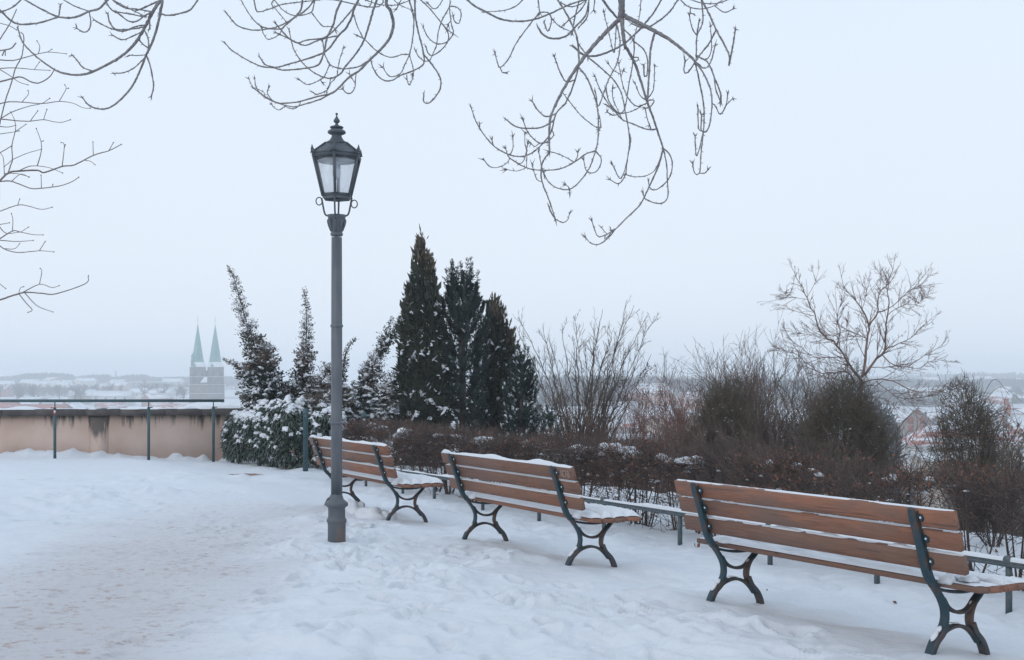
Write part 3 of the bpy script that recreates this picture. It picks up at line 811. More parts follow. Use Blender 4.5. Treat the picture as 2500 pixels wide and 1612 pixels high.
# ================================================================== STREET LAMP
LX, LY = -1.712, 12.0
lamp = empty('street_lamp', (LX, LY, 0), 0, 'tall grey cast iron street lamp with six-sided glass lantern beside the leftmost bench', 'street lamp')
def pz(py): return EYE + (HOR - py) * LY / F
flute = lambda a, z: 1 + 0.055 * abs(math.cos(4 * a)) - 0.02
quad = lambda a, z: 1 + 0.07 * abs(math.cos(2 * a + 0.5)) ** 2 - 0.03
mb = MB()
add_lathe(mb, [(0.086, -0.15), (0.086, pz(1279)), (0.088, pz(1277)), (0.096, pz(1273)), (0.096, pz(1269)), (0.086, pz(1265)), (0.082, pz(1262)), (0.082, pz(1240)), (0.090, pz(1238)), (0.106, pz(1235)), (0.110, pz(1231)), (0.106, pz(1227)), (0.092, pz(1224)), (0.068, pz(1219)), (0.058, pz(1212)), (0.054, pz(1206))], 48, mod=quad)
mb.build('pedestal', M['lamp_base'], lamp, smooth=False)
mb = MB()
add_lathe(mb, [(0.054, pz(1208)), (0.0525, pz(1045)), (0.0525, pz(800)), (0.050, pz(580))], 48, mod=flute)
mb.build('shaft', M['lamp_paint'], lamp)
for yy, r in ((1033, 0.064), (796, 0.063), (572, 0.062)):
    mb = MB(); a = np.linspace(-PI / 2, PI / 2, 7)
    pr = [(0.054, pz(yy + 5))] + [(r - 0.010 + 0.010 * math.cos(t), pz(yy) + 0.015 * math.sin(t)) for t in a] + [(0.054, pz(yy - 5))]
    add_lathe(mb, pr, 32); mb.build('collar', M['lamp_paint'], lamp, smooth=True)
mb = MB()
add_lathe(mb, [(0.054, pz(571)), (0.056, pz(562)), (0.066, pz(548)), (0.078, pz(538)), (0.084, pz(532)), (0.090, pz(529)), (0.090, pz(525)), (0.02, pz(524))], 40,
          mod=lambda a, z: 1 + (0.09 * (math.cos(8 * a + (z * 60) % 6.28)) * math.exp(-((z - pz(545)) / 0.07) ** 2)))
for k in range(8):   # acanthus leaves
    a = k * PI / 4; dr = np.array([math.cos(a), math.sin(a), 0]); tn = np.array([-math.sin(a), math.cos(a), 0])
    pts = [np.array([0, 0, pz(565)]) + dr * 0.056, np.array([0, 0, pz(550)]) + dr * 0.072, np.array([0, 0, pz(540)]) + dr * 0.083, np.array([0, 0, pz(536)]) + dr * 0.088, np.array([0, 0, pz(539)]) + dr * 0.092]
    add_tube(mb, pts, [0.008, 0.016, 0.015, 0.010, 0.004], 6)
mb.build('capital', M['lamp_paint'], lamp)
# lantern
hexr = math.radians(-90 + 2.5)
def hexv(R, z, k): a = hexr + k * PI / 3; return np.array([R * math.cos(a), R * math.sin(a), z])
zt, zb = pz(381), pz(481)
RT, RB = 0.250, 0.147
lant = MB()
for k in range(6):
    a0, a1 = hexv(RT, zt, k), hexv(RB, zb, k)
    add_tube(lant, [a0, a1], [0.016, 0.015], 6)
    b0, b1 = hexv(RT, zt, k + 1), hexv(RB, zb, k + 1)
    for (p, q, hh, mid) in ((a0, b0, 0.035, zt - 0.012), (a1, b1, 0.03, zb + 0.012)):
        c = (p + q) / 2; L = np.linalg.norm(q - p); e1 = (q - p) / L; e3 = np.array([0, 0, 1.0]); e2 = np.cross(e3, e1)
        add_box(lant, (c[0] * 0.995, c[1] * 0.995, mid), (L, 0.018, hh), np.array([e1, e2, e3]).T)
lf = lant.build('lantern_frame', M['lamp_dark'], lamp)
for k in range(6):
    a0, a1, b0, b1 = hexv(RT - .012, zt - 0.03, k), hexv(RB - .006, zb + 0.025, k), hexv(RT - .012, zt - 0.03, k + 1), hexv(RB - .006, zb + 0.025, k + 1)
    inn = -(a0 + b0) / 2; inn[2] = 0; inn = inn / np.linalg.norm(inn) * 0.003
    g = MB(); g.add([a0, b0, b1, a1, a0 + inn, b0 + inn, b1 + inn, a1 + inn], [(0, 1, 2, 3), (7, 6, 5, 4), (0, 4, 5, 1), (1, 5, 6, 2), (2, 6, 7, 3), (3, 7, 4, 0)])
    g.build('pane', M['glass'], lamp)
# bottom plate ring
mb = MB()
pl = [hexv(0.155, zb - 0.004, k) for k in range(6)]; pl2 = [hexv(0.135, zb - 0.030, k) for k in range(6)]; pl3 = [hexv(0.115, zb - 0.004, k) for k in range(6)]
mb.add(pl + pl2 + pl3, [(i_, (i_ + 1) % 6, 6 + (i_ + 1) % 6, 6 + i_) for i_ in range(6)] + [(6 + i_, 6 + (i_ + 1) % 6, 12 + (i_ + 1) % 6, 12 + i_) for i_ in range(6)] + [(12 + i_, 12 + (i_ + 1) % 6, (i_ + 1) % 6, i_) for i_ in range(6)])
mb.build('bottom_ring', M['lamp_paint'], lamp)
# roof
mb = MB()
zr = pz(351)
r0 = [hexv(0.262, zt + 0.004, k) for k in range(6)]; r1 = [hexv(0.250, zt + 0.022, k) for k in range(6)]; r2_ = [hexv(0.115, zr, k) for k in range(6)]; r9 = [hexv(0.20, zt + 0.004, k) for k in range(6)]
mb.add(r9 + r0 + r1 + r2_, sum([[(6 * L + i_, 6 * L + (i_ + 1) % 6, 6 * L + 6 + (i_ + 1) % 6, 6 * L + 6 + i_) for i_ in range(6)] for L in range(3)], []))
for k in range(6): add_tube(mb, [hexv(0.255, zt + 0.02, k), hexv(0.117, zr + 0.003, k)], 0.008, 5)
mb.build('lantern_roof', M['lamp_dark'], lamp)
for k in range(6):   # crest on each corner
    c = hexv(0.254, zt + 0.01, k); dr = np.array([c[0], c[1], 0]) / np.hypot(c[0], c[1]); tn = np.array([-dr[1], dr[0], 0])
    mb = MB()
    add_tube(mb, [c - tn * 0.045, c - tn * 0.02 + [0, 0, 0.014], c + [0, 0, 0.02], c + tn * 0.02 + [0, 0, 0.014], c + tn * 0.045], [0.004, 0.012, 0.015, 0.012, 0.004], 6)
    add_tube(mb, [c + [0, 0, 0.005], c + dr * 0.002 + [0, 0, 0.035], c + dr * 0.004 + [0, 0, 0.058], c + dr * 0.006 + [0, 0, 0.080]], [0.013, 0.018, 0.009, 0.002], 6)
    mb.build('corner_ornament', M['lamp_dark'], lamp)
def pf(zy): return pz(250 + zy / 4.81)
mb = MB()
s_ = LY / F / 4.81
add_lathe(mb, [(0.115, pf(492)), (128 * s_, pf(486)), (130 * s_, pf(476)), (118 * s_, pf(468)), (88 * s_, pf(450)), (70 * s_, pf(425)), (60 * s_, pf(405)), (58 * s_, pf(385)),
               (78 * s_, pf(378)), (102 * s_, pf(366)), (108 * s_, pf(352)), (100 * s_, pf(338)), (76 * s_, pf(322)), (54 * s_, pf(318)), (62 * s_, pf(310)), (78 * s_, pf(302)), (80 * s_, pf(293)), (70 * s_, pf(284)), (30 * s_, pf(279)),
               (27 * s_, pf(268)), (16 * s_, pf(258)), (14 * s_, pf(250)), (28 * s_, pf(240)), (39 * s_, pf(224)), (34 * s_, pf(208)), (18 * s_, pf(184)), (9 * s_, pf(165)), (6 * s_, pf(152)), (14 * s_, pf(146)), (16 * s_, pf(137)), (12 * s_, pf(128)), (3 * s_, pf(123))], 28)
mb.build('finial', M['lamp_dark'], lamp, smooth=True)
mb = MB()
add_lathe(mb, [(0.02, pf(652)), (0.12, pf(655)), (0.185, pf(690)), (0.185, pf(700)), (0.10, pf(672)), (0.02, pf(668))], 28)
mb.build('reflector', M['enamel'], lamp, smooth=True)
mb = MB(); add_lathe(mb, [(0.018, pf(730)), (0.022, pf(755)), (0.036, pf(790)), (0.043, pf(830)), (0.036, pf(870)), (0.02, pf(900)), (0.004, pf(908))][::-1], 20); add_tube(mb, [(0, 0, pf(735)), (0, 0, pf(665))], 0.014, 8)
mb.build('bulb', M['bulb'], lamp, smooth=True)
mb = MB(); add_tube(mb, [(0.02, 0.03, pf(740)), (0.02, 0.03, pf(1080))], 0.008, 6); mb.build('cable_tube', M['enamel'], lamp)
for k in (0, 1.5, 3, 4.5):
    a = -PI / 2 + k * PI / 3
    dr = np.array([math.cos(a), math.sin(a), 0])
    pts = [dr * 0.148 + [0, 0, zb - 0.01], dr * 0.128 + [0, 0, pf(1250)], dr * 0.118 + [0, 0, pf(1300)], dr * 0.100 + [0, 0, pf(1330)], dr * 0.06 + [0, 0, pf(1336)]]
    mb = MB(); add_tube(mb, catmull(pts, 0.02), 0.0095, 6); mb.build('strut', M['lamp_dark'], lamp)
for sgn, zy in ((-1, 1162), (1, 1195)):
    c = np.array([sgn * 0.172, 0, pf(zy)]); a = np.linspace(0, 2 * PI, 17)[:-1]
    pts = [c + np.array([0.030 * math.cos(t), 0, 0.038 * math.sin(t)]) for t in np.append(a, 0)]
    mb = MB(); add_tube(mb, pts, 0.006, 6); mb.build('ladder_ring', M['lamp_dark'], lamp)

# ================================================================== BENCHES
def smooth_path(pts, step=0.012): return catmull([(0, a, b) for a, b in pts], step)
def add_ribbon(mb, pts, w, t, x0=0.0, mi=0, wtop=None):
    """iron bar following a (u,v) curve: rounded rectangular section, w along x, t in plane"""
    T, N, B = frames(pts)
    n = len(pts)
    Np = np.stack([np.zeros(n), -T[:, 2], T[:, 1]], 1)
    ww = np.broadcast_to(w, (n,)); tt = np.broadcast_to(t, (n,))
    sec = [(-.5, -.32), (-.36, -.5), (.36, -.5), (.5, -.32), (.5, .32), (.36, .5), (-.36, .5), (-.5, .32)]
    v = np.stack([pts + Np * (b * tt)[:, None] + np.array([[1, 0, 0]]) * (a * ww)[:, None] + np.array([[x0, 0, 0]]) for a, b in sec], 1)
    k = len(sec)
    i = np.arange(n - 1)[:, None] * k; j = np.arange(k)[None, :]; j2 = (j + 1) % k
    q = np.stack([i + j, i + j2, i + k + j2, i + k + j], -1).reshape(-1, 4)
    vv = np.concatenate([v.reshape(-1, 3), v[0].mean(0)[None], v[-1].mean(0)[None]])
    m = n * k
    t_ = [(m, (jj + 1) % k, jj) for jj in range(k)] + [(m + 1, (n - 1) * k + jj, (n - 1) * k + (jj + 1) % k) for jj in range(k)]
    mb.add(vv, q, t_, mi=mi)

REAR = [(-0.236, 0.826), (-0.215, 0.775), (-0.183, 0.713), (-0.133, 0.610), (-0.093, 0.520), (-0.046, 0.440), (0.018, 0.385), (0.074, 0.327), (0.110, 0.262), (0.113, 0.195), (0.082, 0.135), (0.036, 0.081), (0.004, 0.0), (-0.004, -0.06)]
FRONT = [(0.430, 0.420), (0.395, 0.368), (0.350, 0.315), (0.330, 0.254), (0.335, 0.200), (0.372, 0.145), (0.432, 0.095), (0.468, 0.046), (0.485, 0.0), (0.490, -0.10)]
UARC = [(0.085, 0.335), (0.120, 0.295), (0.165, 0.270), (0.228, 0.258), (0.300, 0.275), (0.350, 0.325)]
LARC = [(0.045, 0.070), (0.100, 0.128), (0.150, 0.160), (0.225, 0.180), (0.305, 0.168), (0.365, 0.135), (0.42, 0.085)]
BRK = [(-0.02, 0.405), (0.04, 0.388), (0.13, 0.378), (0.23, 0.378), (0.33, 0.392), (0.43, 0.418), (0.53, 0.425)]
def support_mesh():
    mb = MB()
    p = smooth_path(REAR); mb_w = np.interp(np.linspace(0, 1, len(p)), [0, 0.1, 0.6, 1], [0.050, 0.054, 0.060, 0.056])
    add_ribbon(mb, p, mb_w, 0.022)
    add_ribbon(mb, p[:int(len(p) * 0.50)] + np.array([0, 0.014, 0]), 0.014, 0.030, 0.018, mi=0)
    p = smooth_path(FRONT); add_ribbon(mb, p, 0.056, 0.022, mi=1)
    p = smooth_path(UARC); add_ribbon(mb, p, 0.042, 0.020, mi=1)
    p = smooth_path(LARC); add_ribbon(mb, p, 0.044, 0.022, mi=1)
    # rust-brown outer ribs on the legs
    for pts in (REAR[9:], FRONT[4:]):
        p = smooth_path(pts); add_ribbon(mb, p, 0.012, 0.034, 0.030, mi=1)
    p = smooth_path(BRK); add_ribbon(mb, p, 0.040, 0.018)
    # rounded head
    add_blob(mb, (0, -0.240, 0.832), (0.027, 0.014, 0.014), lump=0, tpl=ICO2, flat=False)
    return mb
SUPPORT = support_mesh().mesh('support'); SUPPORT.materials.append(M['iron']); SUPPORT.materials.append(M['iron_rust'])
LUG = MB(); add_lathe(LUG, [(0.024, -0.008), (0.025, 0.0), (0.022, 0.008), (0.012, 0.010)], 14)
LUGM = LUG.mesh('lug'); LUGM.materials.append(M['iron'])
BOLT = MB(); add_lathe(BOLT, [(0.007, -0.004), (0.007, 0.003), (0.005, 0.006), (0.001, 0.007)], 10)
BOLTM = BOLT.mesh('bolt', True); BOLTM.materials.append(M['zinc'])

def link(name, me, parent, mw=None):
    o = bpy.data.objects.new(name, me); COL.objects.link(o); o.parent = parent
    if mw is not None: o.matrix_local = mw
    return o

L0, L1 = -BO, BS + BO
def slat_mesh(top, bot, thick, out, jit):
    """top/bot: rear face corners (u,v); out: unit vector of the thickness"""
    top = np.array(top); bot = np.array(bot); out = np.array(out) * thick
    c = [top, bot, bot + out, top + out]
    bev = 0.006; sec = []
    for k in range(4):
        p = c[k]; a = c[k - 1] - p; b = c[(k + 1) % 4] - p
        sec += [tuple(p + a / np.linalg.norm(a) * bev), tuple(p + b / np.linalg.norm(b) * bev)]
    mb = MB(); add_bevbox(mb, L0 + jit, L1 + jit * 0.5, sec)
    return mb
back_n = np.array([0.93, 0.37])
BACK = [((-0.208, 0.840), (-0.168, 0.741)), ((-0.150, 0.723), (-0.108, 0.623)), ((-0.092, 0.597), (-0.058, 0.494))]
SEAT = [((0.055, 0.437), (0.158, 0.437)), ((0.166, 0.439), (0.272, 0.449)), ((0.281, 0.451), (0.398, 0.466)), ((0.407, 0.468), (0.545, 0.474))]

def snow_pillow(mb, x0, x1, c0, c1, h, lipy=0.004, nz=0.25, seed=0, n=150, ns=11, gap=None):
    """soft ridge of snow lying on a slat between section points c0,c1"""
    xs_ = np.linspace(x0, x1, n); s = np.linspace(0, 1, ns)
    c0 = np.array(c0); c1 = np.array(c1)
    endf = np.clip(np.minimum(xs_ - x0, x1 - xs_) / 0.05, 0, 1) ** 0.5
    hh = h * (1 + nz * 2 * fbm(xs_ * 3 + seed, xs_ * 0 + seed, 3, seed)) * (0.15 + 0.85 * endf)
    if gap is not None: hh = hh * gap(xs_)
    hh = np.maximum(hh, -0.004 if gap is not None and h < .012 else 0.0015)
    prof = np.sin(PI * s) ** 0.55
    w = np.linspace(0, 1, ns) * (1 + 2 * lipy) - lipy
    off = 1 + 0.10 * vnoise(xs_ * 8 + seed, xs_ * 0, seed + 4)
    u = c0[0] + (c1[0] - c0[0]) * (0.5 + (w[None, :] - 0.5) * off[:, None])
    v = c0[1] + (c1[1] - c0[1]) * w[None, :] + prof[None, :] * hh[:, None] * (1 + 0.25 * vnoise(xs_[:, None] * 12 + seed, s[None, :] * 3 + 0 * xs_[:, None], seed + 9)) + 0.001
    V = np.stack([xs_[:, None] + 0 * u, u, v], -1)
    i = np.arange(n - 1)[:, None] * ns + np.arange(ns - 1)[None, :]
    mb.add(V, np.stack([i, i + ns, i + ns + 1, i + 1], -1).reshape(-1, 4))

BLAB = ['brown slatted park bench farthest left, partly behind the lamp post, seat thick with smooth snow',
        'middle brown slatted park bench with letters scratched on its top slat, smooth snow on seat',
        'nearest brown slatted park bench at lower right, frosted top slat and patchy seat snow']
for bi, b in enumerate(BENCH):
    o_, d_, n_, u_ = bench_axes(b)
    root = empty('park_bench', label=BLAB[bi], cat='bench', group='park benches along the hedge')
    mw = Matrix.Identity(4)
    for k in range(3):
        mw[k][0], mw[k][1], mw[k][2], mw[k][3] = d_[k], n_[k], u_[k], o_[k]
    root.matrix_world = mw
    for sx in (0.0, BS):
        s_o = link('support', SUPPORT, root, Matrix.Translation((sx, 0, 0)))
        for (tp, bt) in BACK:
            cu = (tp[0] + bt[0]) / 2; cv = (tp[1] + bt[1]) / 2
            rot = Matrix.Rotation(PI / 2 + 0.38, 4, 'X')
            lg = link('lug', LUGM, s_o, Matrix.Translation((0.030, cu - 0.006, cv - 0.002)) @ rot)
            link('bolt', BOLTM, s_o, Matrix.Translation((0.040, cu - 0.015, cv + 0.001)) @ rot)
    slats = []
    for k, (tp, bt) in enumerate(BACK):
        mb = slat_mesh(tp, bt, 0.040, back_n, random.uniform(-0.006, 0.006))
        so = mb.build('slat', M['wood'][(k + bi) % 3 if not (bi == 1 and k == 1) else 1], root); slats.append(so)
    for k, (a, c) in enumerate(SEAT):
        mb = slat_mesh(c, a, 0.036, (0.06, -0.998), random.uniform(-0.006, 0.006))
        mb.build('slat', M['wood'][(k + 2 * bi) % 3], root)
    # snow
    mb = MB()
    if bi < 2:
        for k, (a, c) in enumerate(SEAT):
            snow_pillow(mb, L0 + 0.012, L1 - 0.012, (a[0] - 0.002, a[1] + 0.0), (c[0] + 0.002, c[1]), (0.052, 0.056, 0.060, 0.055)[k] * (1.0 if bi else 1.1), nz=0.10, seed=bi * 10 + k)
        add_blob(mb, (BS + 0.035, 0.06, 0.430), (0.05, 0.06, 0.065), lump=0.2); add_blob(mb, (0.035, 0.06, 0.430), (0.05, 0.06, 0.065), lump=0.2)
        for k, (tp, bt) in enumerate(BACK):
            t2 = (tp[0] + back_n[0] * 0.038, tp[1] + back_n[1] * 0.038)
            hh = ((0.018, 0.010, 0.007), (0.026, 0.004, 0.010))[bi][k]
            snow_pillow(mb, L0 + 0.005, L1 - 0.01, (tp[0] + 0.002, tp[1]), t2, hh, nz=0.35, seed=bi * 7 + k, gap=(lambda x, k=k, bi=bi: np.clip(0.9 + 1.2 * fbm(x * 2.5, x * 0 + k, 2, 50 + bi), 0.15, 1.3)))
        if bi == 1: add_blob(mb, (L0 + 0.10, BACK[0][0][0] + 0.02, 0.852), (0.10, 0.022, 0.022), lump=0.25)
        else:
            add_blob(mb, (L0 + 0.12, BACK[0][0][0] + 0.02, 0.852), (0.12, 0.024, 0.024), lump=0.25); add_blob(mb, (BS - 0.02, BACK[0][0][0] + 0.02, 0.852), (0.10, 0.022, 0.022), lump=0.3)
    else:
        def g3(x, k): return np.clip(0.75 + 1.3 * fbm(x * 3.1 + k * 3, x * 0 + k, 3, 77), 0.12, 1.6)
        for k, (a, c) in enumerate(SEAT):
            snow_pillow(mb, L0 + 0.015, L1 - 0.015, (a[0] - 0.001, a[1]), (c[0] + 0.001, c[1]), (0.030, 0.026, 0.030, 0.034)[k], nz=0.35, seed=90 + k, gap=lambda x, k=k: g3(x, k))
        for q in range(26):
            add_blob(mb, (BS + random.uniform(-0.02, 0.25), random.uniform(0.08, 0.52), 0.452 + random.uniform(0, 0.012)), (random.uniform(.02, .06), random.uniform(.02, .05), random.uniform(.015, .035)), lump=0.5)
        add_blob(mb, (BS + 0.04, 0.07, 0.43), (0.05, 0.05, 0.05), lump=0.3); add_blob(mb, (0.05, 0.08, 0.44), (0.06, 0.06, 0.035), lump=0.4)
        for k, (tp, bt) in enumerate(BACK):
            t2 = (tp[0] + back_n[0] * 0.038, tp[1] + back_n[1] * 0.038)
            snow_pillow(mb, L0 + 0.005, L1 - 0.01, (tp[0] + 0.008, tp[1] + 0.001), t2, (0.003, 0.003, 0.009)[k], nz=0.5, seed=40 + k, gap=(lambda x, k=k: np.clip(0.7 + 2.2 * fbm(x * 7, x * 0 + k, 4, 60), -0.6, 2.4)))
    # snow caught on the iron feet
    for sx in (0.0, BS):
        for (uu, vv, hh) in ((0.052, 0.118, 0.040), (0.085, 0.155, 0.026)) if bi else ((0.055, 0.115, 0.02),):
            c_, s1 = math.cos(0.95), math.sin(0.95)
            add_blob(mb, (sx, uu - 0.012, vv), (0.020, hh, 0.011), lump=0.15, flat=False, tilt=[[1, 0, 0], [0, c_, -s1], [0, s1, c_]])
        if bi == 2:
            add_blob(mb, (sx, 0.335, 0.310), (0.018, 0.03, 0.012), lump=0.2, flat=False, tilt=[[1, 0, 0], [0, 0.6, -0.8], [0, 0.8, 0.6]])
            add_blob(mb, (sx, 0.20, 0.194), (0.016, 0.05, 0.006), lump=0.2)
    mb.build('snow', M['snow'], root, smooth=True)
    if bi == 1:
        # letters scratched into the right-hand end of the top slat
        G = {'A': [[(0, 0), (.5, 1), (1, 0)], [(.2, .42), (.85, .42)]], 'C': [[(1, .85), (.6, 1), (.15, .75), (.1, .3), (.5, .0), (.95, .1)]],
             'B': [[(.1, 0), (.1, 1), (.7, .85), (.75, .6), (.15, .5), (.85, .35), (.8, .1), (.1, 0)]]}
        mb = MB(); tp, bt = BACK[0]; tp = np.array(tp); bt = np.array(bt)
        x = BS + 0.075
        for ch in 'ACAB':
            for st in G[ch]:
                pts = []
                for (a, c) in st:
                    w = bt + (tp - bt) * (0.20 + 0.55 * c) - back_n * 0.0012
                    pts.append((x + a * 0.030, w[0], w[1]))
                add_tube(mb, pts, 0.0018, 4)
            x += 0.038
        mb.build('scratched_letters', M['scratch'], slats[0])

# ================================================================== SNOW LUMPS BY THE LAMP
for k, (px_, py_, sx, sy_, szz) in enumerate([(866, 1258, .13, .10, .135), (905, 1262, .17, .11, .13), (950, 1262, .09, .08, .11), (880, 1285, .15, .12, .07)]):
    p = PG(px_, py_, 0)
    mb = MB(); add_blob(mb, (0, 0, -0.02), (sx, sy_, szz), lump=0.45, tpl=ICO3, seed=300 + k)
    o = mb.build('snow_lump', M['snow'], smooth=(k != 1), loc=(p.x, p.y, sz(p.x, p.y)))
    tag(o, ['upright crusty snow lump just right of the lamp post', 'broadest crusty snow lump under the leftmost bench', 'narrow snow lump against the near leg of the leftmost bench', 'flat snow lump in front of the others by the lamp post'][k], 'snow lump', 'snow lumps under the leftmost bench')

# ================================================================== LOW RAIL ALONG THE HEDGE
low = empty('low_rail', (0, 0, 0), 0, 'knee-high grey-green steel rail with snow on it running between benches and hedge', 'railing')
RD = np.array([0.505, -0.863]); R0 = np.array([1.70, 12.44])
def rp(s): return R0 + RD * s
stn = [-9.2, -7.9, -6.55, -5.52, -4.12, -2.72, -1.35, 0.0, 1.33, 2.62, 3.9, 5.2, 6.5]
mb = MB()
pa, pb = rp(stn[1]), rp(stn[-1])
# flat bar rail
def zrail(s): return 0.235
rr_ = MB(); add_bevbox(rr_, 0, stn[-1] - stn[1], [(-0.026, -0.006), (0.026, -0.006), (0.026, 0.004), (0.020, 0.008), (-0.020, 0.008), (-0.026, 0.004)])
v = np.concatenate(rr_.v)
Rr = np.array([[RD[0], -RD[1], 0], [RD[1], RD[0], 0], [0, 0, 1]])
v = v @ Rr.T + np.array([pa[0], pa[1], 0.245])
rr2 = MB(); rr2.add(v, np.concatenate(rr_.q), np.concatenate(rr_.t))
rr_ = MB(); add_bevbox(rr_, 0, stn[-1] - stn[1], [(-0.024, -0.034), (-0.018, -0.034), (-0.018, -0.007), (-0.024, -0.007)])
v = np.concatenate(rr_.v) @ Rr.T + np.array([pa[0], pa[1], 0.245]); rr2.add(v, np.concatenate(rr_.q), np.concatenate(rr_.t))
rr2.build('rail_bar', M['rail_paint'], low)
postm = None
for k, s in enumerate(stn[1:]):
    p = rp(s); mb = MB()
    add_box(mb, (0, 0, 0.02), (0.034, 0.034, 0.44), Rr)
    po = mb.build('post', M['rail_paint'], low, loc=(p[0], p[1], 0))
    if k % 2 == 1:
        mb = MB(); add_tube(mb, [(-0.03 * RD[0], -0.03 * RD[1], 0.262), (0.03 * RD[0], 0.03 * RD[1], 0.262)], 0.030, 10); mb.build('joint', M['rail_paint'], po)
mb = MB()
ns, n = 7, 900
s_ = np.linspace(0.02, stn[-1] - stn[1], n); a = np.linspace(0, PI, ns)
hh = np.clip(0.022 + 0.020 * fbm(s_ * 1.8, s_ * 0, 3, 33) * 2, 0.004, 0.06)
lx = -np.cos(a)[None, :] * 0.028 * (1 + 0.2 * vnoise(s_ * 6, s_ * 0, 35))[:, None]
lz = np.sin(a)[None, :] ** 0.6 * hh[:, None] * (1 + 0.35 * vnoise(s_[:, None] * 14, a[None, :], 36)) + 0.254
V = np.stack([pa[0] + RD[0] * s_[:, None] - RD[1] * lx, pa[1] + RD[1] * s_[:, None] + RD[0] * lx, lz], -1)
i = np.arange(n - 1)[:, None] * ns + np.arange(ns - 1)[None, :]
mb.add(V, np.stack([i, i + ns, i + ns + 1, i + 1], -1).reshape(-1, 4))
mb.build('snow_strip', M['snow'], low, smooth=True)

# short piece of the same rail inside the laurel
lr = empty('low_rail', (0, 0, 0), 0, 'short low green rail end poking out of the laurel beside the wall', 'railing')
a_ = P(549, 1066, 25.0); b_ = P(640, 1080, 23.15)
mb = MB(); add_tube(mb, [a_, b_], 0.024, 8); mb.build('rail_bar', M['green_paint'], lr)
for t_ in (0.25, 0.95):
    p = a_.lerp(b_, t_); mb = MB(); add_tube(mb, [(p.x, p.y, p.z), (p.x, p.y, -0.1)], 0.022, 8); mb.build('post', M['green_paint'], lr)

# green posts and the litter bin by the laurel
def tall_post(x, y, h, lab):
    root = empty('bollard', (x, y, 0), 0, lab, 'bollard', 'green cast iron posts by the laurel')
    mb = MB(); add_lathe(mb, [(0.048, -0.2), (0.048, h - 0.09), (0.053, h - 0.085), (0.053, h - 0.07), (0.049, h - 0.065), (0.047, h - 0.04), (0.036, h - 0.015), (0.015, h), (0.001, h + 0.002)], 20); mb.build('post_body', M['green_paint'], root, smooth=True)
    mb = MB()
    add_tube(mb, [(0.01, -0.047, 0.13), (0.01, -0.060, 0.13)], [0.024, 0.020], 12); mb.build('lock', M['green_paint'], root)
    return root
pA = PG(746, 1143); ta = tall_post(pA.x, pA.y, 1.065, 'tall round-topped green post left of the lamp, in front of the laurel')
mb = MB(); c = (0.008, -0.050, 0.93); pts = [(c[0] - .018, c[1], c[2]), (c[0] + .018, c[1], c[2]), (c[0], c[1], c[2] + .030), (c[0] - .018, c[1], c[2])]
add_tube(mb, pts, 0.0025, 4); mb.build('triangle_mark', M['enamel'], ta)
Y2 = 21.0; tb = tall_post((888 - 1250) / F * Y2, Y2, 1.035, 'tall round-topped green post right of the lamp, behind the stout ringed bollard')
mb = MB(); add_tube(mb, [(0.012, -0.047, 0.90), (0.012, -0.058, 0.90)], [0.020, 0.018], 12); mb.build('badge', M['enamel'], tb)
Y3 = 20.4
bo = empty('bollard', ((880 - 1250) / F * Y3, Y3, 0), 0, 'short stout green bollard with ringed cap right of the lamp post', 'bollard', 'green cast iron posts by the laurel')
h = EYE + (HOR - 1033) / F * Y3
mb = MB(); add_lathe(mb, [(0.066, -0.2), (0.062, h - 0.16), (0.066, h - 0.155), (0.070, h - 0.14), (0.068, h - 0.125), (0.060, h - 0.12), (0.060, h - 0.105), (0.067, h - 0.1), (0.069, h - 0.085), (0.064, h - 0.065), (0.057, h - 0.06), (0.057, h - 0.045), (0.050, h - 0.02), (0.030, h - 0.004), (0.001, h)], 24)
mb.build('post_body', M['green_paint'], bo, smooth=True)
bn = empty('litter_bin', ((838 - 1250) / F * 20.8, 20.8, 0), 0, 'green litter bin with round holes and snow on its lid, behind the leftmost bench', 'bin')
zt_ = EYE + (HOR - 1049) / F * 20.8
mb = MB(); add_lathe(mb, [(0.20, 0.15), (0.215, zt_ - 0.16), (0.22, zt_ - 0.15), (0.205, zt_ - 0.145)], 28); mb.build('basket', M['green_paint'], bn, smooth=True)
mb = MB(); add_lathe(mb, [(0.235, zt_ - 0.11), (0.238, zt_ - 0.09), (0.236, zt_ - 0.02), (0.20, zt_), (0.001, zt_ + 0.006)], 28); mb.build('lid', M['green_paint'], bn, smooth=True)
for k in range(2):
    mb = MB(); add_box(mb, ((-0.2, 0.2)[k], 0.05, zt_ - 0.12), (0.03, 0.03, 0.1)); mb.build('bracket', M['green_paint'], bn)
mb = MB()
for k in range(14):
    a = -PI / 2 + (k - 6.5) * 0.30
    add_tube(mb, [(0.214 * math.cos(a), 0.214 * math.sin(a), zt_ - 0.20), (0.219 * math.cos(a), 0.219 * math.sin(a), zt_ - 0.20)], 0.014, 10)
mb.build('holes', M['hole'], bn)['kind'] = 'stuff'
mb = MB(); add_blob(mb, (0, 0, zt_ - 0.002), (0.22, 0.22, 0.03), lump=0.15, tpl=ICO3); add_blob(mb, (0.16, -0.13, zt_ - 0.05), (0.05, 0.05, 0.04), lump=0.4); mb.build('snow', M['snow'], bn, smooth=True)
mb = MB(); add_tube(mb, [(0.30, 0.02, -0.1), (0.30, 0.02, zt_ - 0.2)], 0.025, 10); mb.build('post', M['green_paint'], bn)

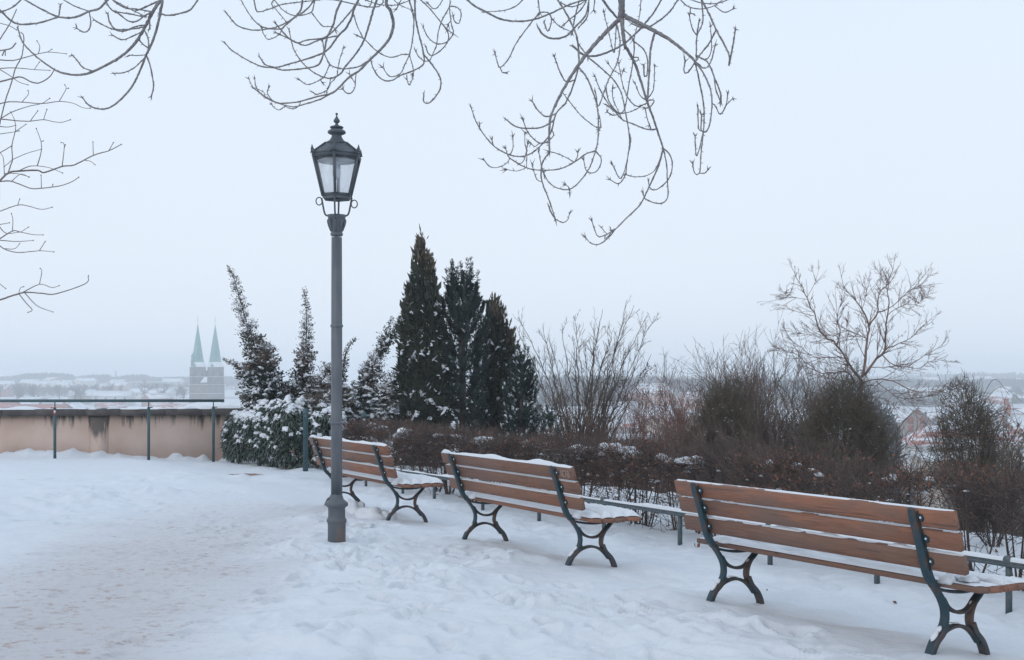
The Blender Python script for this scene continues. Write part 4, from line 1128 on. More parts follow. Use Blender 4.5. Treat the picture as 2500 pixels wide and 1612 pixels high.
# fallen leaves on the snow
lf_pos = [(1698, 1332, 0.055, 'curled brown leaf cluster on the snow by the rail post behind the nearest bench'), (2197, 1459, 0.04, 'small brown leaf lying under the nearest bench'), (1874, 1427, 0.03, 'tiny dark leaf sliver on the snow under the nearest bench'),
          (965, 1500, 0.03, None)]
for k, (px_, py_, s, lab) in enumerate(lf_pos[:3]):
    p = PG(px_, py_, -0.05)
    mb = MB()
    for q in range(3 if k == 0 else 1):
        D = np.array([[random.uniform(-1, 1), random.uniform(-1, 1), 0.35]])
        add_leaves(mb, np.array([[random.uniform(-.02, .02), 0, 0.004]]), D, s, s * 0.6, fold=0.3)
    o = mb.build('fallen_leaf', M['dead_leaf'], loc=(p.x, p.y, sz(p.x, p.y) + 0.004)); tag(o, lab, 'leaf', 'dead leaves on the snow')

# ================================================================== HEDGE
hr = np.random.default_rng(5)
hedge = empty('hedge', (H0[0], H0[1], 0), 0, 'long clipped leafless brown hedge dotted with snow behind the benches', 'hedge')
HSTART, HEND = -8.2, 7.6     # metres along the hedge line from H0
def hpt(s, t):
    t = t - 0.20
    return H0[0] + HDIR[0] * s + HN[0] * t, H0[1] + HDIR[1] * s + HN[1] * t
def htop(s):
    return 0.745 + 0.03 * np.interp(s, [-8, -5, 0, 5], [1.2, 0.5, 0, 0.4]) + 0.10 * fbm(np.asarray(s) * 1.6, np.asarray(s) * 0, 4, 70)
def hw(s): return 0.42 + 0.08 * vnoise(np.asarray(s) * 0.9, np.asarray(s) * 0, 71)
def hedge_fill(n, s0, s1, lmin, lmax, r, shell, col_split=True):
    s = hr.uniform(s0, s1, n); t = hr.uniform(-1, 1, n); top = htop(s)
    zf = hr.uniform(0, 1, n) ** 0.65
    if shell:
        m = hr.uniform(size=n) < 0.5
        zf = np.where(m, hr.uniform(0.86, 1.0, n), zf)
        t = np.where(~m & (hr.uniform(size=n) < 0.7), -hr.uniform(0.75, 1.0, n), t)
    wprof = hw(s) * (0.75 + 0.25 * np.clip(zf * 1.9, 0, 1)) * (1 + 0.15 * vnoise(s * 2.3, zf * 3, 74))
    x, y = hpt(s, t * wprof)
    dens = np.clip(0.62 + 0.55 * np.sin(s * 14.0 + 2 * vnoise(s, s * 0, 76)) * (1 - zf) + 1.3 * vnoise(s * 2.1, zf * 3.0, 75), 0, 1)
    keep = hr.uniform(size=n) < np.clip(dens, 0.12, 1) * np.interp(zf, [0, .3, .55, .8, 1], [.42, .60, .9, 1, 1])
    z = -0.12 + (top + 0.12) * zf
    C = np.stack([x, y, z], 1)[keep]; n = len(C)
    D = hr.normal(size=(n, 3)); D[:, 2] = np.abs(D[:, 2]) * 0.9 + 0.15
    out = -HN * 0.5
    D[:, :2] += out * (t[keep] < 0)[:, None]
    D /= np.linalg.norm(D, axis=1)[:, None]
    L = hr.uniform(lmin, lmax, n)
    return C, D, L
def twigmass(mb, C, D, L, r, mi=0, bend=0.5):
    n = len(C)
    K = hr.normal(size=(n, 3)) * bend; D2 = D + K; D2 /= np.linalg.norm(D2, axis=1)[:, None]
    m = C + D * L[:, None] * 0.5; e_ = m + D2 * L[:, None] * 0.5
    add_segs(mb, C, m, r, r * 0.8, mi); add_segs(mb, m, e_, r * 0.8, r * 0.4, mi)
    return e_
tw = MB(); lv = MB()
tops = []
for (s0, s1, n, lmn, lmx, r) in ((-8.2, -3.0, 12500, .10, .28, .0034), (-3.0, 2.0, 9800, .10, .32, .0032), (2.0, 7.6, 8800, .10, .34, .0030)):
    C, D, L = hedge_fill(n, s0, s1, lmn, lmx, r, True)
    h_ = len(C) // 2
    e1_ = twigmass(tw, C[:h_], D[:h_], L[:h_], r, 0); e2_ = twigmass(tw, C[h_:], D[h_:], L[h_:], r, 1)
    tops.append(e1_)
    # upright spring shoots standing out of the clipped top
    k = 900; s = hr.uniform(s0, s1, k); x, y = hpt(s, hr.uniform(-1, 1, k) * 0.36); C2 = np.stack([x, y, htop(s) - 0.06], 1)
    D2 = rdirs(k, 3.0, hr); twigmass(tw, C2, D2, hr.uniform(.06, .20, k), r * 0.9, 0, 0.25)
    # shrivelled leaves
    k = 2600 if s0 < 0 else 3600
    idx = hr.integers(0, len(C), k)
    pl_ = C[idx] + D[idx] * L[idx, None] * hr.uniform(0.3, 1, (k, 1))
    patch = (vnoise(pl_[:, 0] * 1.6 + 3, pl_[:, 1] * 1.6 + pl_[:, 2] * 2, 79) > -0.12)
    pl_ = pl_[patch]
    add_leaves(lv, pl_, rdirs(len(pl_), -0.4, hr), hr.uniform(.022, .048, len(pl_)), hr.uniform(.012, .026, len(pl_)), fold=0.4, r=hr)
o = tw.build('twigs', [M['twig_brown'], M['twig_dark']], hedge); o['kind'] = 'stuff'
o = lv.build('withered_leaves', M['dead_leaf'], hedge); o['kind'] = 'stuff'
# each plant's stems
s = HSTART + 0.2
while s < HEND:
    t = random.uniform(-0.12, 0.12); x, y = hpt(s, t); mb = MB()
    for q in range(random.randint(4, 7)):
        a = random.uniform(0, 2 * PI); sp_ = random.uniform(0.08, 0.34); b0 = np.array([x + random.uniform(-.03, .03), y + random.uniform(-.03, .03), -0.22])
        b1 = b0 + [math.cos(a) * sp_ * 0.5, math.sin(a) * sp_ * 0.5, 0.30]; b2 = b0 + [math.cos(a) * sp_, math.sin(a) * sp_, random.uniform(0.65, 0.9)]
        r_ = random.uniform(0.008, 0.018)
        add_tube(mb, catmull([b0, b1, b2], 0.12), np.linspace(r_, r_ * 0.35, len(catmull([b0, b1, b2], 0.12))), 5, cap=False)
        for w in range(5):
            f = random.uniform(0.3, 0.95); c = b1 * (1 - f) + b2 * f if f > .5 else b0 * (1 - f) + b1 * f
            dd = rdirs(1, 0.8, hr)[0] * random.uniform(.12, .3); add_segs(mb, [c], [c + dd], r_ * 0.35, r_ * 0.15)
    mb.build('stem', M['twig_dark'], hedge)
    s += random.uniform(0.34, 0.52)
# snow on the hedge: named pads seen in the photograph, and scattered crumbs
def hedge_px(px_):
    """hedge parameter s under a pixel column"""
    k = (px_ - 1250) / F
    # x = k*y
    s = (k * H0[1] - H0[0]) / (HDIR[0] - k * HDIR[1]); return s
pads = [(1228, .16, .07), (1395, .18, .06), (1500, .13, .06), (1525, .12, .05), (1568, .14, .06), (1595, .17, .065), (1628, .13, .06), (1690, .08, .05), (1722, .13, .06), (1770, .16, .055), (1784, .05, .055), (1050, .15, .07), (1142, .10, .05), (950, .12, .06), (1352, .1, .05),
        (2252, .052, .058), (2361, .042, .045), (2010, .05, .04), (1935, .05, .04), (1170, .10, .06), (1460, .09, .05), (990, .12, .06)]
for k, (px_, w, hgt) in enumerate(pads):
    s = hedge_px(px_); t = random.uniform(-0.32, -0.12); x, y = hpt(s, t)
    mb = MB()
    add_blob(mb, (0, 0, 0), (w, w * 0.75, hgt), lump=0.18 if px_ > 2200 else 0.35, tpl=ICO3, seed=k)
    if w > 0.11:
        for q in range(4): add_blob(mb, (random.uniform(-w, w), random.uniform(-.1, .1), random.uniform(-0.10, -0.01)), (w * .45, w * .35, hgt * .8), lump=0.5, rz=random.uniform(0, 3))
    mb.build('snow_pad', M['snow'], hedge, smooth=True, loc=(x, y, float(htop(s)) - 0.015))
mb = MB()
for k in range(430):
    s = random.uniform(HSTART, HEND); deep = random.random()
    t = random.uniform(-0.95, 0.6); zf = 1 - 0.75 * deep ** 1.4
    if s < -2.5: zf = 1 - 0.9 * deep
    if fbm(np.array([s * 1.3]), np.array([2.0]), 2, 91)[0] < -0.12 and zf > .8: continue
    if s > 1.5 and random.random() < .55: continue
    x, y = hpt(s, t * float(hw(s))); z = -0.1 + (float(htop(s)) + 0.1) * zf
    w = random.uniform(0.012, 0.045) * (0.7 if zf < .8 else 1)
    add_blob(mb, (x, y, z), (w * random.uniform(.7, 1.6), w, w * random.uniform(.5, .9)), lump=0.4, tpl=ICO1, rz=random.uniform(0, 3))
o = mb.build('snow_crumbs', M['snow'], hedge, smooth=True); o['kind'] = 'stuff'
for ch in hedge.children:
    ch.matrix_parent_inverse = Matrix.Translation((-H0[0], -H0[1], 0))

# ================================================================== BARE SHRUB / TREE GENERATORS
def grow(rnd, base, dirv, length, r, depth, spec, out, lvl=0):
    """recursive twig growth; out is a list of (p0,p1,r0,r1)"""
    nseg = spec['nseg'][lvl]; p = base.copy(); d = dirv / np.linalg.norm(dirv)
    sl = length / nseg; rr = r
    for k in range(nseg):
        d = d + rnd.normal(size=3) * spec['wob'][lvl] + np.array([0, 0, spec['up'][lvl]])
        d /= np.linalg.norm(d)
        p2 = p + d * sl; r2 = rr * (1 - 0.62 / nseg * 1.0) if k < nseg - 1 else rr * 0.6
        out.append((p, p2, rr, r2))
        if lvl < depth and k >= spec['skip'][lvl]:
            for b in range(rnd.poisson(spec['br'][lvl])):
                a = spec['ang'][lvl] * rnd.uniform(0.7, 1.3)
                pr = rnd.normal(size=3); pr -= d * (pr @ d); pr /= np.linalg.norm(pr) + 1e-9
                nd = d * math.cos(a) + pr * math.sin(a)
                f = rnd.uniform()
                grow(rnd, p + (p2 - p) * f, nd, length * spec['lr'][lvl] * rnd.uniform(0.6, 1.15) * (1 - 0.4 * k / nseg), max(rr * 0.55, spec['rmin']), depth, spec, out, lvl + 1)
        p, rr = p2, max(r2, spec['rmin'])

def segs_to(mb, out, mi=0):
    if not out: return
    a = np.array([o_[0] for o_ in out]); b = np.array([o_[1] for o_ in out]); r0 = np.array([o_[2] for o_ in out]); r1 = np.array([o_[3] for o_ in out])
    add_segs(mb, a, b, r0, r1, mi)

def bush(name, px_, Yd, ztop, width, nst, matn, label, cat='shrub', group=None, spec=None, depth=2, r=0.010, spread=0.5, snow=0, seed=1, zb=None, curl=0.0, matt=None):
    rnd = np.random.default_rng(seed)
    x = (px_ - 1250) / F * Yd; z0 = hz(x, Yd) if zb is None else zb
    root = empty(name, (x, Yd, z0), 0, label, cat, group)
    H_ = ztop - z0
    spec = spec or dict(nseg=[7, 5, 3], wob=[.12, .16, .2], up=[.03, .03, .02], br=[1.3, 1.1, 0], ang=[.5, .6, .6], lr=[.42, .5, .5], skip=[1, 0, 0], rmin=0.0016)
    allsegs = []
    for k in range(nst):
        a = rnd.uniform(0, 2 * PI); q = rnd.uniform(0, 1) ** 0.6 * spread
        d = np.array([math.cos(a) * q, math.sin(a) * q, 1.0])
        L = H_ / max(0.5, 1 / math.sqrt(1 + q * q)) * rnd.uniform(0.6, 1.0) * 0.92
        out = []
        grow(rnd, np.array([math.cos(a) * 0.06, math.sin(a) * 0.06, 0.0]), d, L, r * rnd.uniform(0.6, 1.3), depth, spec, out)
        if nst <= 40:
            mb = MB(); segs_to(mb, out); mb.build('stem', matn, root)
        else: allsegs += out
    if allsegs:
        mb = MB(); segs_to(mb, allsegs); o = mb.build('twigs', matn, root); o['kind'] = 'stuff'
    if snow:
        mb = MB()
        for k in range(snow):
            a = rnd.uniform(0, 2 * PI); q = rnd.uniform(0, 1) ** .5 * width
            add_blob(mb, (math.cos(a) * q, math.sin(a) * q, H_ * rnd.uniform(.15, .85)), (rnd.uniform(.008, .03),) * 2 + (rnd.uniform(.006, .02),), lump=.3, tpl=ICO1)
        o = mb.build('snow_crumbs', M['snow'], root, smooth=True); o['kind'] = 'stuff'
    return root

# broad vase-shaped bare shrub in the middle
def zt(py, Yd): return EYE + (HOR - py) / F * Yd
vase = dict(nseg=[9, 6, 4], wob=[.07, .11, .15], up=[.012, .03, .03], br=[1.25, 1.0, 0], ang=[.42, .5, .5], lr=[.36, .45, .5], skip=[2, 1, 0], rmin=0.0030)
root = empty('bare_shrub', label='large bare vase-shaped shrub fanning out behind the middle bench', cat='shrub', loc=((1418 - 1250) / F * 22.5, 22.5, hz(1.26, 22.5)))
rnd = np.random.default_rng(21)
z0 = root.location.z
tipspx = [(1266, 775), (1262, 800), (1325, 795), (1345, 870), (1372, 790), (1405, 768), (1398, 820), (1472, 755), (1452, 790), (1530, 732), (1548, 745), (1500, 800), (1580, 770), (1598, 772), (1590, 865), (1572, 835), (1510, 860), (1430, 840), (1310, 900), (1545, 900), (1290, 940), (1480, 900), (1340, 830), (1385, 900), (1418, 880), (1450, 860), (1490, 830), (1530, 850), (1360, 960), (1460, 950)]
for k, (tx, ty) in enumerate(tipspx):
    Yt = 22.5 + rnd.uniform(-1.4, 1.4)
    tip = np.array(P(tx, ty, Yt)); b0 = np.array([root.location.x + rnd.uniform(-.14, .14), 22.5 + rnd.uniform(-.1, .1), z0])
    # leave the base steeply, then lean outwards
    m1 = b0 + (tip - b0) * np.array([0.28, 0.28, 0.36]); m2 = b0 + (tip - b0) * np.array([0.62, 0.62, 0.70]) + rnd.normal(size=3) * 0.04
    pts = catmull([b0, m1, m2, tip], 0.14)
    pts[1:-1] += rnd.normal(size=(len(pts) - 2, 3)) * 0.012
    r0 = rnd.uniform(0.012, 0.024)
    mb = MB(); add_tube(mb, pts - np.array(root.location), np.linspace(r0, 0.0036, len(pts)), 5)
    out = []
    for q in range(3, len(pts) - 1):
        d = pts[q + 1] - pts[q]; d /= np.linalg.norm(d)
        for w in range(rnd.poisson(1.5)):
            pr = rnd.normal(size=3); pr -= d * (pr @ d); pr /= np.linalg.norm(pr)
            rem = (len(pts) - q) / len(pts)
            grow(rnd, pts[q] - np.array(root.location), d * 0.85 + pr * 0.5 + [0, 0, .12], rnd.uniform(0.2, 0.75) * (0.35 + rem), 0.0065 * (0.5 + rem), 1, dict(nseg=[6, 3], wob=[.10, .14], up=[.03, .02], br=[.75, 0], ang=[.5, .5], lr=[.42, .5], skip=[1, 0], rmin=0.0026), out)
    segs_to(mb, out)
    mb.build('stem', M['twig_grey'], root)

# thin reddish shrubs and saplings between the vase shrub and the round bushes
red = dict(nseg=[9, 5, 3], wob=[.09, .13, .15], up=[.03, .03, .02], br=[2.0, 1.1, 0], ang=[.45, .55, .5], lr=[.4, .5, .5], skip=[1, 0, 0], rmin=0.0028)
for k, (px_, Yd, ty, w, n, mt, lab, rr_, sprd) in enumerate([
    (1545, 24, 915, .6, 9, 'twig_red', 'thin reddish bare shrub with black seed heads right of the vase-shaped shrub', .008, .55),
    (1600, 26, 895, .6, 9, 'twig_red', 'open reddish bare shrub in front of the far slim mast', .008, .5),
    (1655, 25, 885, .6, 9, 'twig_red', 'slender pale-red bare shrub left of the left round bush', .008, .45),
    (1700, 24, 870, .6, 9, 'twig_red', 'reddish bare shrub touching the left round bush', .008, .4),
    (1835, 19, 830, .5, 12, 'twig_grey', 'tall upright bare shrub with swollen buds just right of the left round bush', .008, .30),
    (1905, 18, 855, .5, 12, 'twig_grey', 'upright bare shrub with pale stems between the two round bushes', .009, .28),
    (1962, 19, 880, .5, 10, 'twig_red', 'thin bare shrub leaning against the right round bush', .007, .3),
    (2168, 21, 1000, .6, 6, 'twig_grey', 'loose bare shrub between the right round bush and the white house', .008, .5),
    (2300, 30, 1090, .8, 3, 'twig_red', 'purplish twiggy birch in front of the white house windows', .008, .4),
    (2455, 22, 1040, .9, 14, 'twig_grey', 'tangled grey bare shrub at the right picture edge', .009, .6),
    (1300, 24, 985, .5, 10, 'twig_red', 'low reddish bare shrub at the left foot of the vase-shaped shrub', .007, .6),
    (1385, 26, 960, .6, 9, 'twig_red', 'low bare shrub standing behind the vase-shaped shrub', .007, .6),
    (1500, 25, 985, .6, 10, 'twig_red', 'low reddish thicket right behind the vase-shaped shrub', .007, .6),
    (1625, 23, 1000, .7, 16, 'twig_red', 'dense low reddish thicket above the largest snow pad of the hedge', .007, .7),
    (1735, 20.0, 865, .6, 14, 'twig_red', 'tall reddish bare shrub rising behind the left round bush', .0065, 0.35),
    (1790, 21.0, 835, .6, 14, 'twig_grey', 'tallest bare grey shrub directly above the left round bush', .0065, 0.30),
    (1870, 20.0, 835, .6, 14, 'twig_grey', 'tall bare grey shrub with many upright rods left of the bare tree', .0065, 0.28),
    (1935, 19.0, 870, .6, 14, 'twig_red', 'reddish bare shrub under the left limbs of the bare tree', .0065, 0.35),
    (1990, 18.0, 905, .6, 14, 'twig_grey', 'bare shrub pressed against the left side of the middle round bush', .0065, 0.35),
    (2150, 17.0, 985, .6, 16, 'twig_dark', 'dark loose bare shrub on the right flank of the middle round bush', .0065, 0.55),
    (2425, 12.5, 1105, .6, 18, 'twig_dark', 'low dark shrub right of the right round bush', .0065, 0.80),
    (2480, 14.0, 1060, .6, 18, 'twig_grey', 'bare grey shrub on the slope at the far right edge', .0065, 0.60),
    (1850, 15.0, 1050, .6, 18, 'twig_brown', 'low brown thicket between left round bush and evergreen shrub', .0065, 0.80),
    (1690, 17.0, 1020, .6, 18, 'twig_brown', 'low brown thicket at the left foot of the left round bush', .0065, 0.80),
    (1985, 14.0, 1070, .6, 16, 'twig_brown', 'low brown thicket left of the foot of the middle round bush', .0065, 0.80),
    (1650, 20.0, 940, .6, 14, 'twig_red', 'reddish bare shrub just left of the left round bush, behind the thickets', .0065, 0.55),
    (1480, 22.0, 975, .6, 14, 'twig_red', 'fine reddish bare shrub on the right flank of the vase-shaped shrub', .0065, 0.55),
    (1575, 22, 1025, .6, 14, 'twig_brown', 'low brown thicket above the hedge left of the left round bush', .006, .8)]):
    bush('bare_shrub', px_, Yd, zt(ty, Yd), w, n, M[mt], lab, 'shrub', 'bare shrubs on the slope behind the hedge', spec=red, r=rr_, spread=sprd, seed=100 + k)
# black seed heads
mb = MB(); sh_root = empty('seed_heads', (0, 0, 0))
bpy.data.objects.remove(sh_root)
sr = np.random.default_rng(77)
for (sx, sy_) in [(1570, 915), (1583, 900), (1530, 966), (1520, 972), (1568, 966), (1582, 955), (1610, 968), (1622, 995), (1478, 940), (1402, 925), (1507, 945), (1512, 930)]:
    c = np.array(P(sx, sy_, 23.6)); n = 26
    add_leaves(mb, c + sr.normal(size=(n, 3)) * [.05, .05, .05], rdirs(n, .3, sr), .05, .022, r=sr)
seedp = [o_ for o_ in bpy.data.objects if o_.get('label', '').startswith('thin reddish bare shrub with black')][0]
mb.v = [np.concatenate(mb.v) - np.array(seedp.location)]
so = mb.build('seed_head_clusters', M['twig_dark'], seedp); so['kind'] = 'stuff'

# dense rounded greenish bushes
def round_bush(px_, Yd, ytop, ybot, halfw_px, label, seed, dens=1.0, canes=26, ncan=0, snow=60, zoom=1.0):
    rnd = np.random.default_rng(seed)
    x = (px_ - 1250) / F * Yd; z0 = hz(x, Yd); zt_ = zt(ytop, Yd); zb_ = zt(ybot, Yd); R = halfw_px / F * Yd
    root = empty('round_bush', (x, Yd, z0), 0, label, 'bush', 'round twiggy bushes rising behind the hedge')
    H_ = zt_ - z0; out = []
    for k in range(canes):
        a = rnd.uniform(0, 2 * PI); q = rnd.uniform(0.1, 1) * 0.55
        d = np.array([math.cos(a) * q, math.sin(a) * q, 1.0]); o1 = []
        grow(rnd, np.array([math.cos(a) * .05, math.sin(a) * .05, 0]), d, H_ * rnd.uniform(.7, .95), .010, 1, dict(nseg=[7, 4], wob=[.10, .2], up=[.02, .0], br=[1.2, 0], ang=[.7, .6], lr=[.35, .5], skip=[2, 0], rmin=.002), o1)
        mb = MB(); segs_to(mb, o1); mb.build('cane', M['twig_green'], root)
    # fine outer twigs inside the crown volume
    n = int(5200 * dens)
    cz = (zt_ + zb_) / 2 - z0; rz_ = (zt_ - zb_) / 2 * 1.05
    u = rdirs(n, 0, rnd); rad = rnd.uniform(0.15, 1, n) ** 0.45
    lob = 1 + 0.55 * vnoise(u[:, 0] * 2.3 + seed, u[:, 2] * 2.3 + u[:, 1], seed) + .35 * vnoise(u[:, 0] * 6 + seed, u[:, 2] * 6 + u[:, 1], seed + 5)
    C = np.stack([u[:, 0] * R * rad * lob, u[:, 1] * R * rad * lob, cz + u[:, 2] * rz_ * rad * lob], 1)
    C = C + rnd.normal(size=(n, 3)) * R * .10
    D = u * 0.7 + rdirs(n, 0.5, rnd) * 0.9; D /= np.linalg.norm(D, axis=1)[:, None]
    mb = MB()
    K = len(C); e_ = C + D * rnd.uniform(.06, .20, K)[:, None]; add_segs(mb, C, e_, .0028, .0013)
    D2 = D + rnd.normal(size=(K, 3)) * .7; D2 /= np.linalg.norm(D2, axis=1)[:, None]
    add_segs(mb, C * .5 + e_ * .5, C * .5 + e_ * .5 + D2 * rnd.uniform(.04, .10, K)[:, None], .0018, .001)
    o = mb.build('twigs', M['twig_green'], root); o['kind'] = 'stuff'
    for k in range(ncan):   # long arching shoots over the top
        a = rnd.uniform(0, 2 * PI); L = rnd.uniform(.3, .75)
        s_ = np.array([math.cos(a) * R * .4, math.sin(a) * R * .4, H_ * rnd.uniform(.7, .9)]); pk = s_ + [math.cos(a) * L * .5, math.sin(a) * L * .5, rnd.uniform(.12, .30)]; en = s_ + [math.cos(a) * L, math.sin(a) * L, rnd.uniform(-.12, .16)]
        pts = catmull([s_, pk, en], .05); mb = MB(); add_tube(mb, pts, np.linspace(.0045, .0018, len(pts)), 4); mb.build('arching_shoot', M['twig_brown'], root)
    if snow:
        mb = MB()
        for k in range(snow):
            u = rdirs(1, .2, rnd)[0]; q = rnd.uniform(.3, .95); w = rnd.uniform(.006, .022)
            add_blob(mb, (u[0] * R * q, u[1] * R * q, cz + u[2] * rz_ * q - .1), (w, w, w * .7), lump=.3, tpl=ICO1)
        o = mb.build('snow_crumbs', M['snow'], root, smooth=True); o['kind'] = 'stuff'
    return root
round_bush(1768, 17.5, 925, 1190, 74, 'left of the three round bushes, greenish and dense, with reddish leaf tips', 31, 1.0, 22, 4, 60)
round_bush(2068, 15.5, 928, 1240, 96, 'middle and largest of the three round bushes, dense and olive brown, under the bare tree', 32, 1.55, 26, 3, 70)
round_bush(2368, 14.0, 950, 1200, 66, 'right of the three round bushes, open dark twigs with long arching shoots', 33, 0.55, 30, 16, 30)

# ivy-dark evergreen stump with snow between the bushes
rnd = np.random.default_rng(3)
x_ = (1952 - 1250) / F * 18.5
root = empty('evergreen_shrub', (x_, 18.5, hz(x_, 18.5)), 0, 'small dark evergreen shrub with snow clumps between the left and middle round bushes', 'shrub')
mb = MB(); n = 1700
C = np.stack([rnd.normal(size=n) * .12, rnd.normal(size=n) * .12, rnd.uniform(.1, 1, n) * (zt(1035, 18.5) - root.location.z)], 1); C[:, 0] *= 1.3
add_leaves(mb, C, rdirs(n, -.3, rnd), .05, .035, r=rnd); mb.build('foliage', M['laurel'], root)['kind'] = 'stuff'
mb = MB()
for k in range(26): add_blob(mb, tuple(C[rnd.integers(0, n)] + [0, -.06, .02]), (rnd.uniform(.02, .05), .03, rnd.uniform(.015, .035)), lump=.4, tpl=ICO1)
mb.build('snow', M['snow'], root, smooth=True)['kind'] = 'stuff'

# ---- bare tree on the right
TY = 30.0
root = empty('bare_tree', ((2108 - 1250) / F * TY, TY, hz(8.58, TY)), 0, 'spreading bare tree with reddish bark rising behind the middle round bush', 'tree')
TB = np.array(root.location)
def Z3(a, b): return (1700 + a / 2.9617, 630 + b / 2.9617)
trnd = np.random.default_rng(44)
LIMB = {
 'trunk': ([(1195, 1400), (1195, 1150), (1190, 980), (1195, 880)], 34, 26, 0, 0),
 'a': ([(1190, 880), (1130, 810), (1080, 730), (1020, 630), (930, 565), (880, 490), (850, 400), (800, 290), (745, 180), (690, 70)], 20, 2.5, 0, -2.0),
 'b': ([(1200, 860), (1215, 780), (1225, 680), (1240, 560), (1250, 485), (1200, 370), (1130, 280), (1060, 190), (1040, 90)], 22, 2.5, 0, 1.2),
 'b2': ([(1250, 490), (1310, 400), (1310, 330), (1330, 240), (1385, 190), (1300, 85)], 14, 2, 1, 1.5),
 'c': ([(1215, 850), (1270, 770), (1330, 700), (1368, 670), (1370, 560), (1380, 440), (1390, 330), (1385, 190), (1430, 30)], 20, 2.5, 0, -1.0),
 'c2': ([(1370, 665), (1440, 625), (1530, 595), (1600, 530), (1700, 460), (1740, 410)], 9, 2, 1, 1.2),
 'c3': ([(1340, 695), (1400, 760), (1500, 790), (1570, 760), (1650, 700), (1740, 650), (1800, 590)], 9, 2, 1, -1.4),
 'd': ([(1150, 905), (1100, 830), (1000, 830), (900, 830), (820, 770), (700, 690), (620, 670), (560, 660)], 11, 2, 0, -2.0),
 'd2': ([(1080, 730), (980, 715), (860, 720), (760, 650), (690, 600), (640, 520)], 8, 2, 1, 1.0),
 'e': ([(1190, 900), (1300, 880), (1420, 890), (1560, 960), (1680, 970), (1777, 960), (1900, 910)], 11, 2, 0, -2.2),
 'f': ([(1225, 580), (1100, 530), (1000, 560), (900, 560), (800, 560), (690, 520)], 7, 2, 1, 1.5),
 'g': ([(1020, 630), (1040, 540), (1020, 430), (1050, 320), (1060, 230)], 8, 2, 1, -.9),
 'h': ([(850, 420), (760, 400), (680, 370), (610, 340)], 5, 2, 1, .8), 'h2': ([(800, 300), (700, 280), (625, 240)], 4, 2, 1, -.8), 'h3': ([(800, 290), (850, 200), (885, 85)], 4, 2, 1, .6),
 'i': ([(1310, 390), (1420, 350), (1520, 250), (1600, 210), (1690, 130)], 7, 2, 1, -1.5), 'i2': ([(1390, 410), (1480, 350), (1600, 330), (1690, 260)], 6, 2, 1, 1.6),
 'j': ([(1200, 370), (1230, 260), (1190, 190)], 5, 2, 1, 1.0), 'k': ([(1090, 880), (1095, 780), (1080, 600), (1100, 440)], 7, 2, 0, 1.6),
 'l': ([(1260, 790), (1380, 790), (1500, 770), (1600, 800), (1720, 740), (1850, 750)], 6, 2, 1, 2.0), 'm': ([(1150, 905), (1020, 880), (900, 850), (780, 800)], 6, 2, 0, 1.6),
 'n': ([(1250, 490), (1230, 600), (1160, 560), (1090, 640)], 5, 2, 1, -1.0), 'p': ([(1300, 890), (1450, 1000), (1600, 1010), (1720, 980)], 7, 2, 0, -1.2),
 'q': ([(1350, 890), (1250, 980), (1350, 1020), (1480, 1090)], 5, 2, 0, .8)}
for nm, (pts, r0, r1, att, dep) in LIMB.items():
    P3 = []
    for k, (a, b) in enumerate(pts):
        px_, py_ = Z3(a, b); f = k / (len(pts) - 1)
        P3.append(np.array(P(px_, py_, TY + dep * f + (0.3 * dep if att else 0))) - TB)
    p = catmull(P3, 0.16)
    if nm == 'trunk': p = np.concatenate([[[p[0][0], p[0][1], -0.3]], p])
    p[1:-1] += trnd.normal(size=(len(p) - 2, 3)) * .012
    m_px = TY / F / 2.96 / 2
    rad = np.linspace(r0, r1, len(p)) * m_px
    mb = MB(); add_tube(mb, p, rad, 7)
    out = []
    if nm != 'trunk':
        for q in range(3, len(p) - 1):
            d = p[q + 1] - p[q]; d /= np.linalg.norm(d); rem = 1 - q / len(p)
            for w in range(trnd.poisson(2.0)):
                pr = trnd.normal(size=3); pr -= d * (pr @ d); pr /= np.linalg.norm(pr)
                grow(trnd, p[q], d * .85 + pr * .60 + [0, 0, .12], trnd.uniform(.45, 1.15) * (.3 + .7 * rem), max(.007, rad[q] * .4), 2,
                     dict(nseg=[6, 4, 3], wob=[.09, .11, .14], up=[.015, .02, .02], br=[.75, .5, 0], ang=[.5, .5, .5], lr=[.45, .5, .5], skip=[1, 0, 0], rmin=.0026), out)
        d = p[-1] - p[-2]; d /= np.linalg.norm(d)
        for w in range(4): grow(trnd, p[-1], d + trnd.normal(size=3) * .28, .24, .0030, 1, dict(nseg=[4, 3], wob=[.1, .1], up=[.02, .02], br=[.7, 0], ang=[.5, .5], lr=[.5, .5], skip=[0, 0], rmin=.0024), out)
    if out:
        t2 = MB(); 
        segs_to(t2, out)
        lo_ = mb.build('limb', M['bark_red'], root); tt = t2.build('twigs', M['bark_red'], lo_); tt['kind'] = 'stuff'
    else: mb.build('trunk' if nm == 'trunk' else 'limb', M['bark_red'], root)

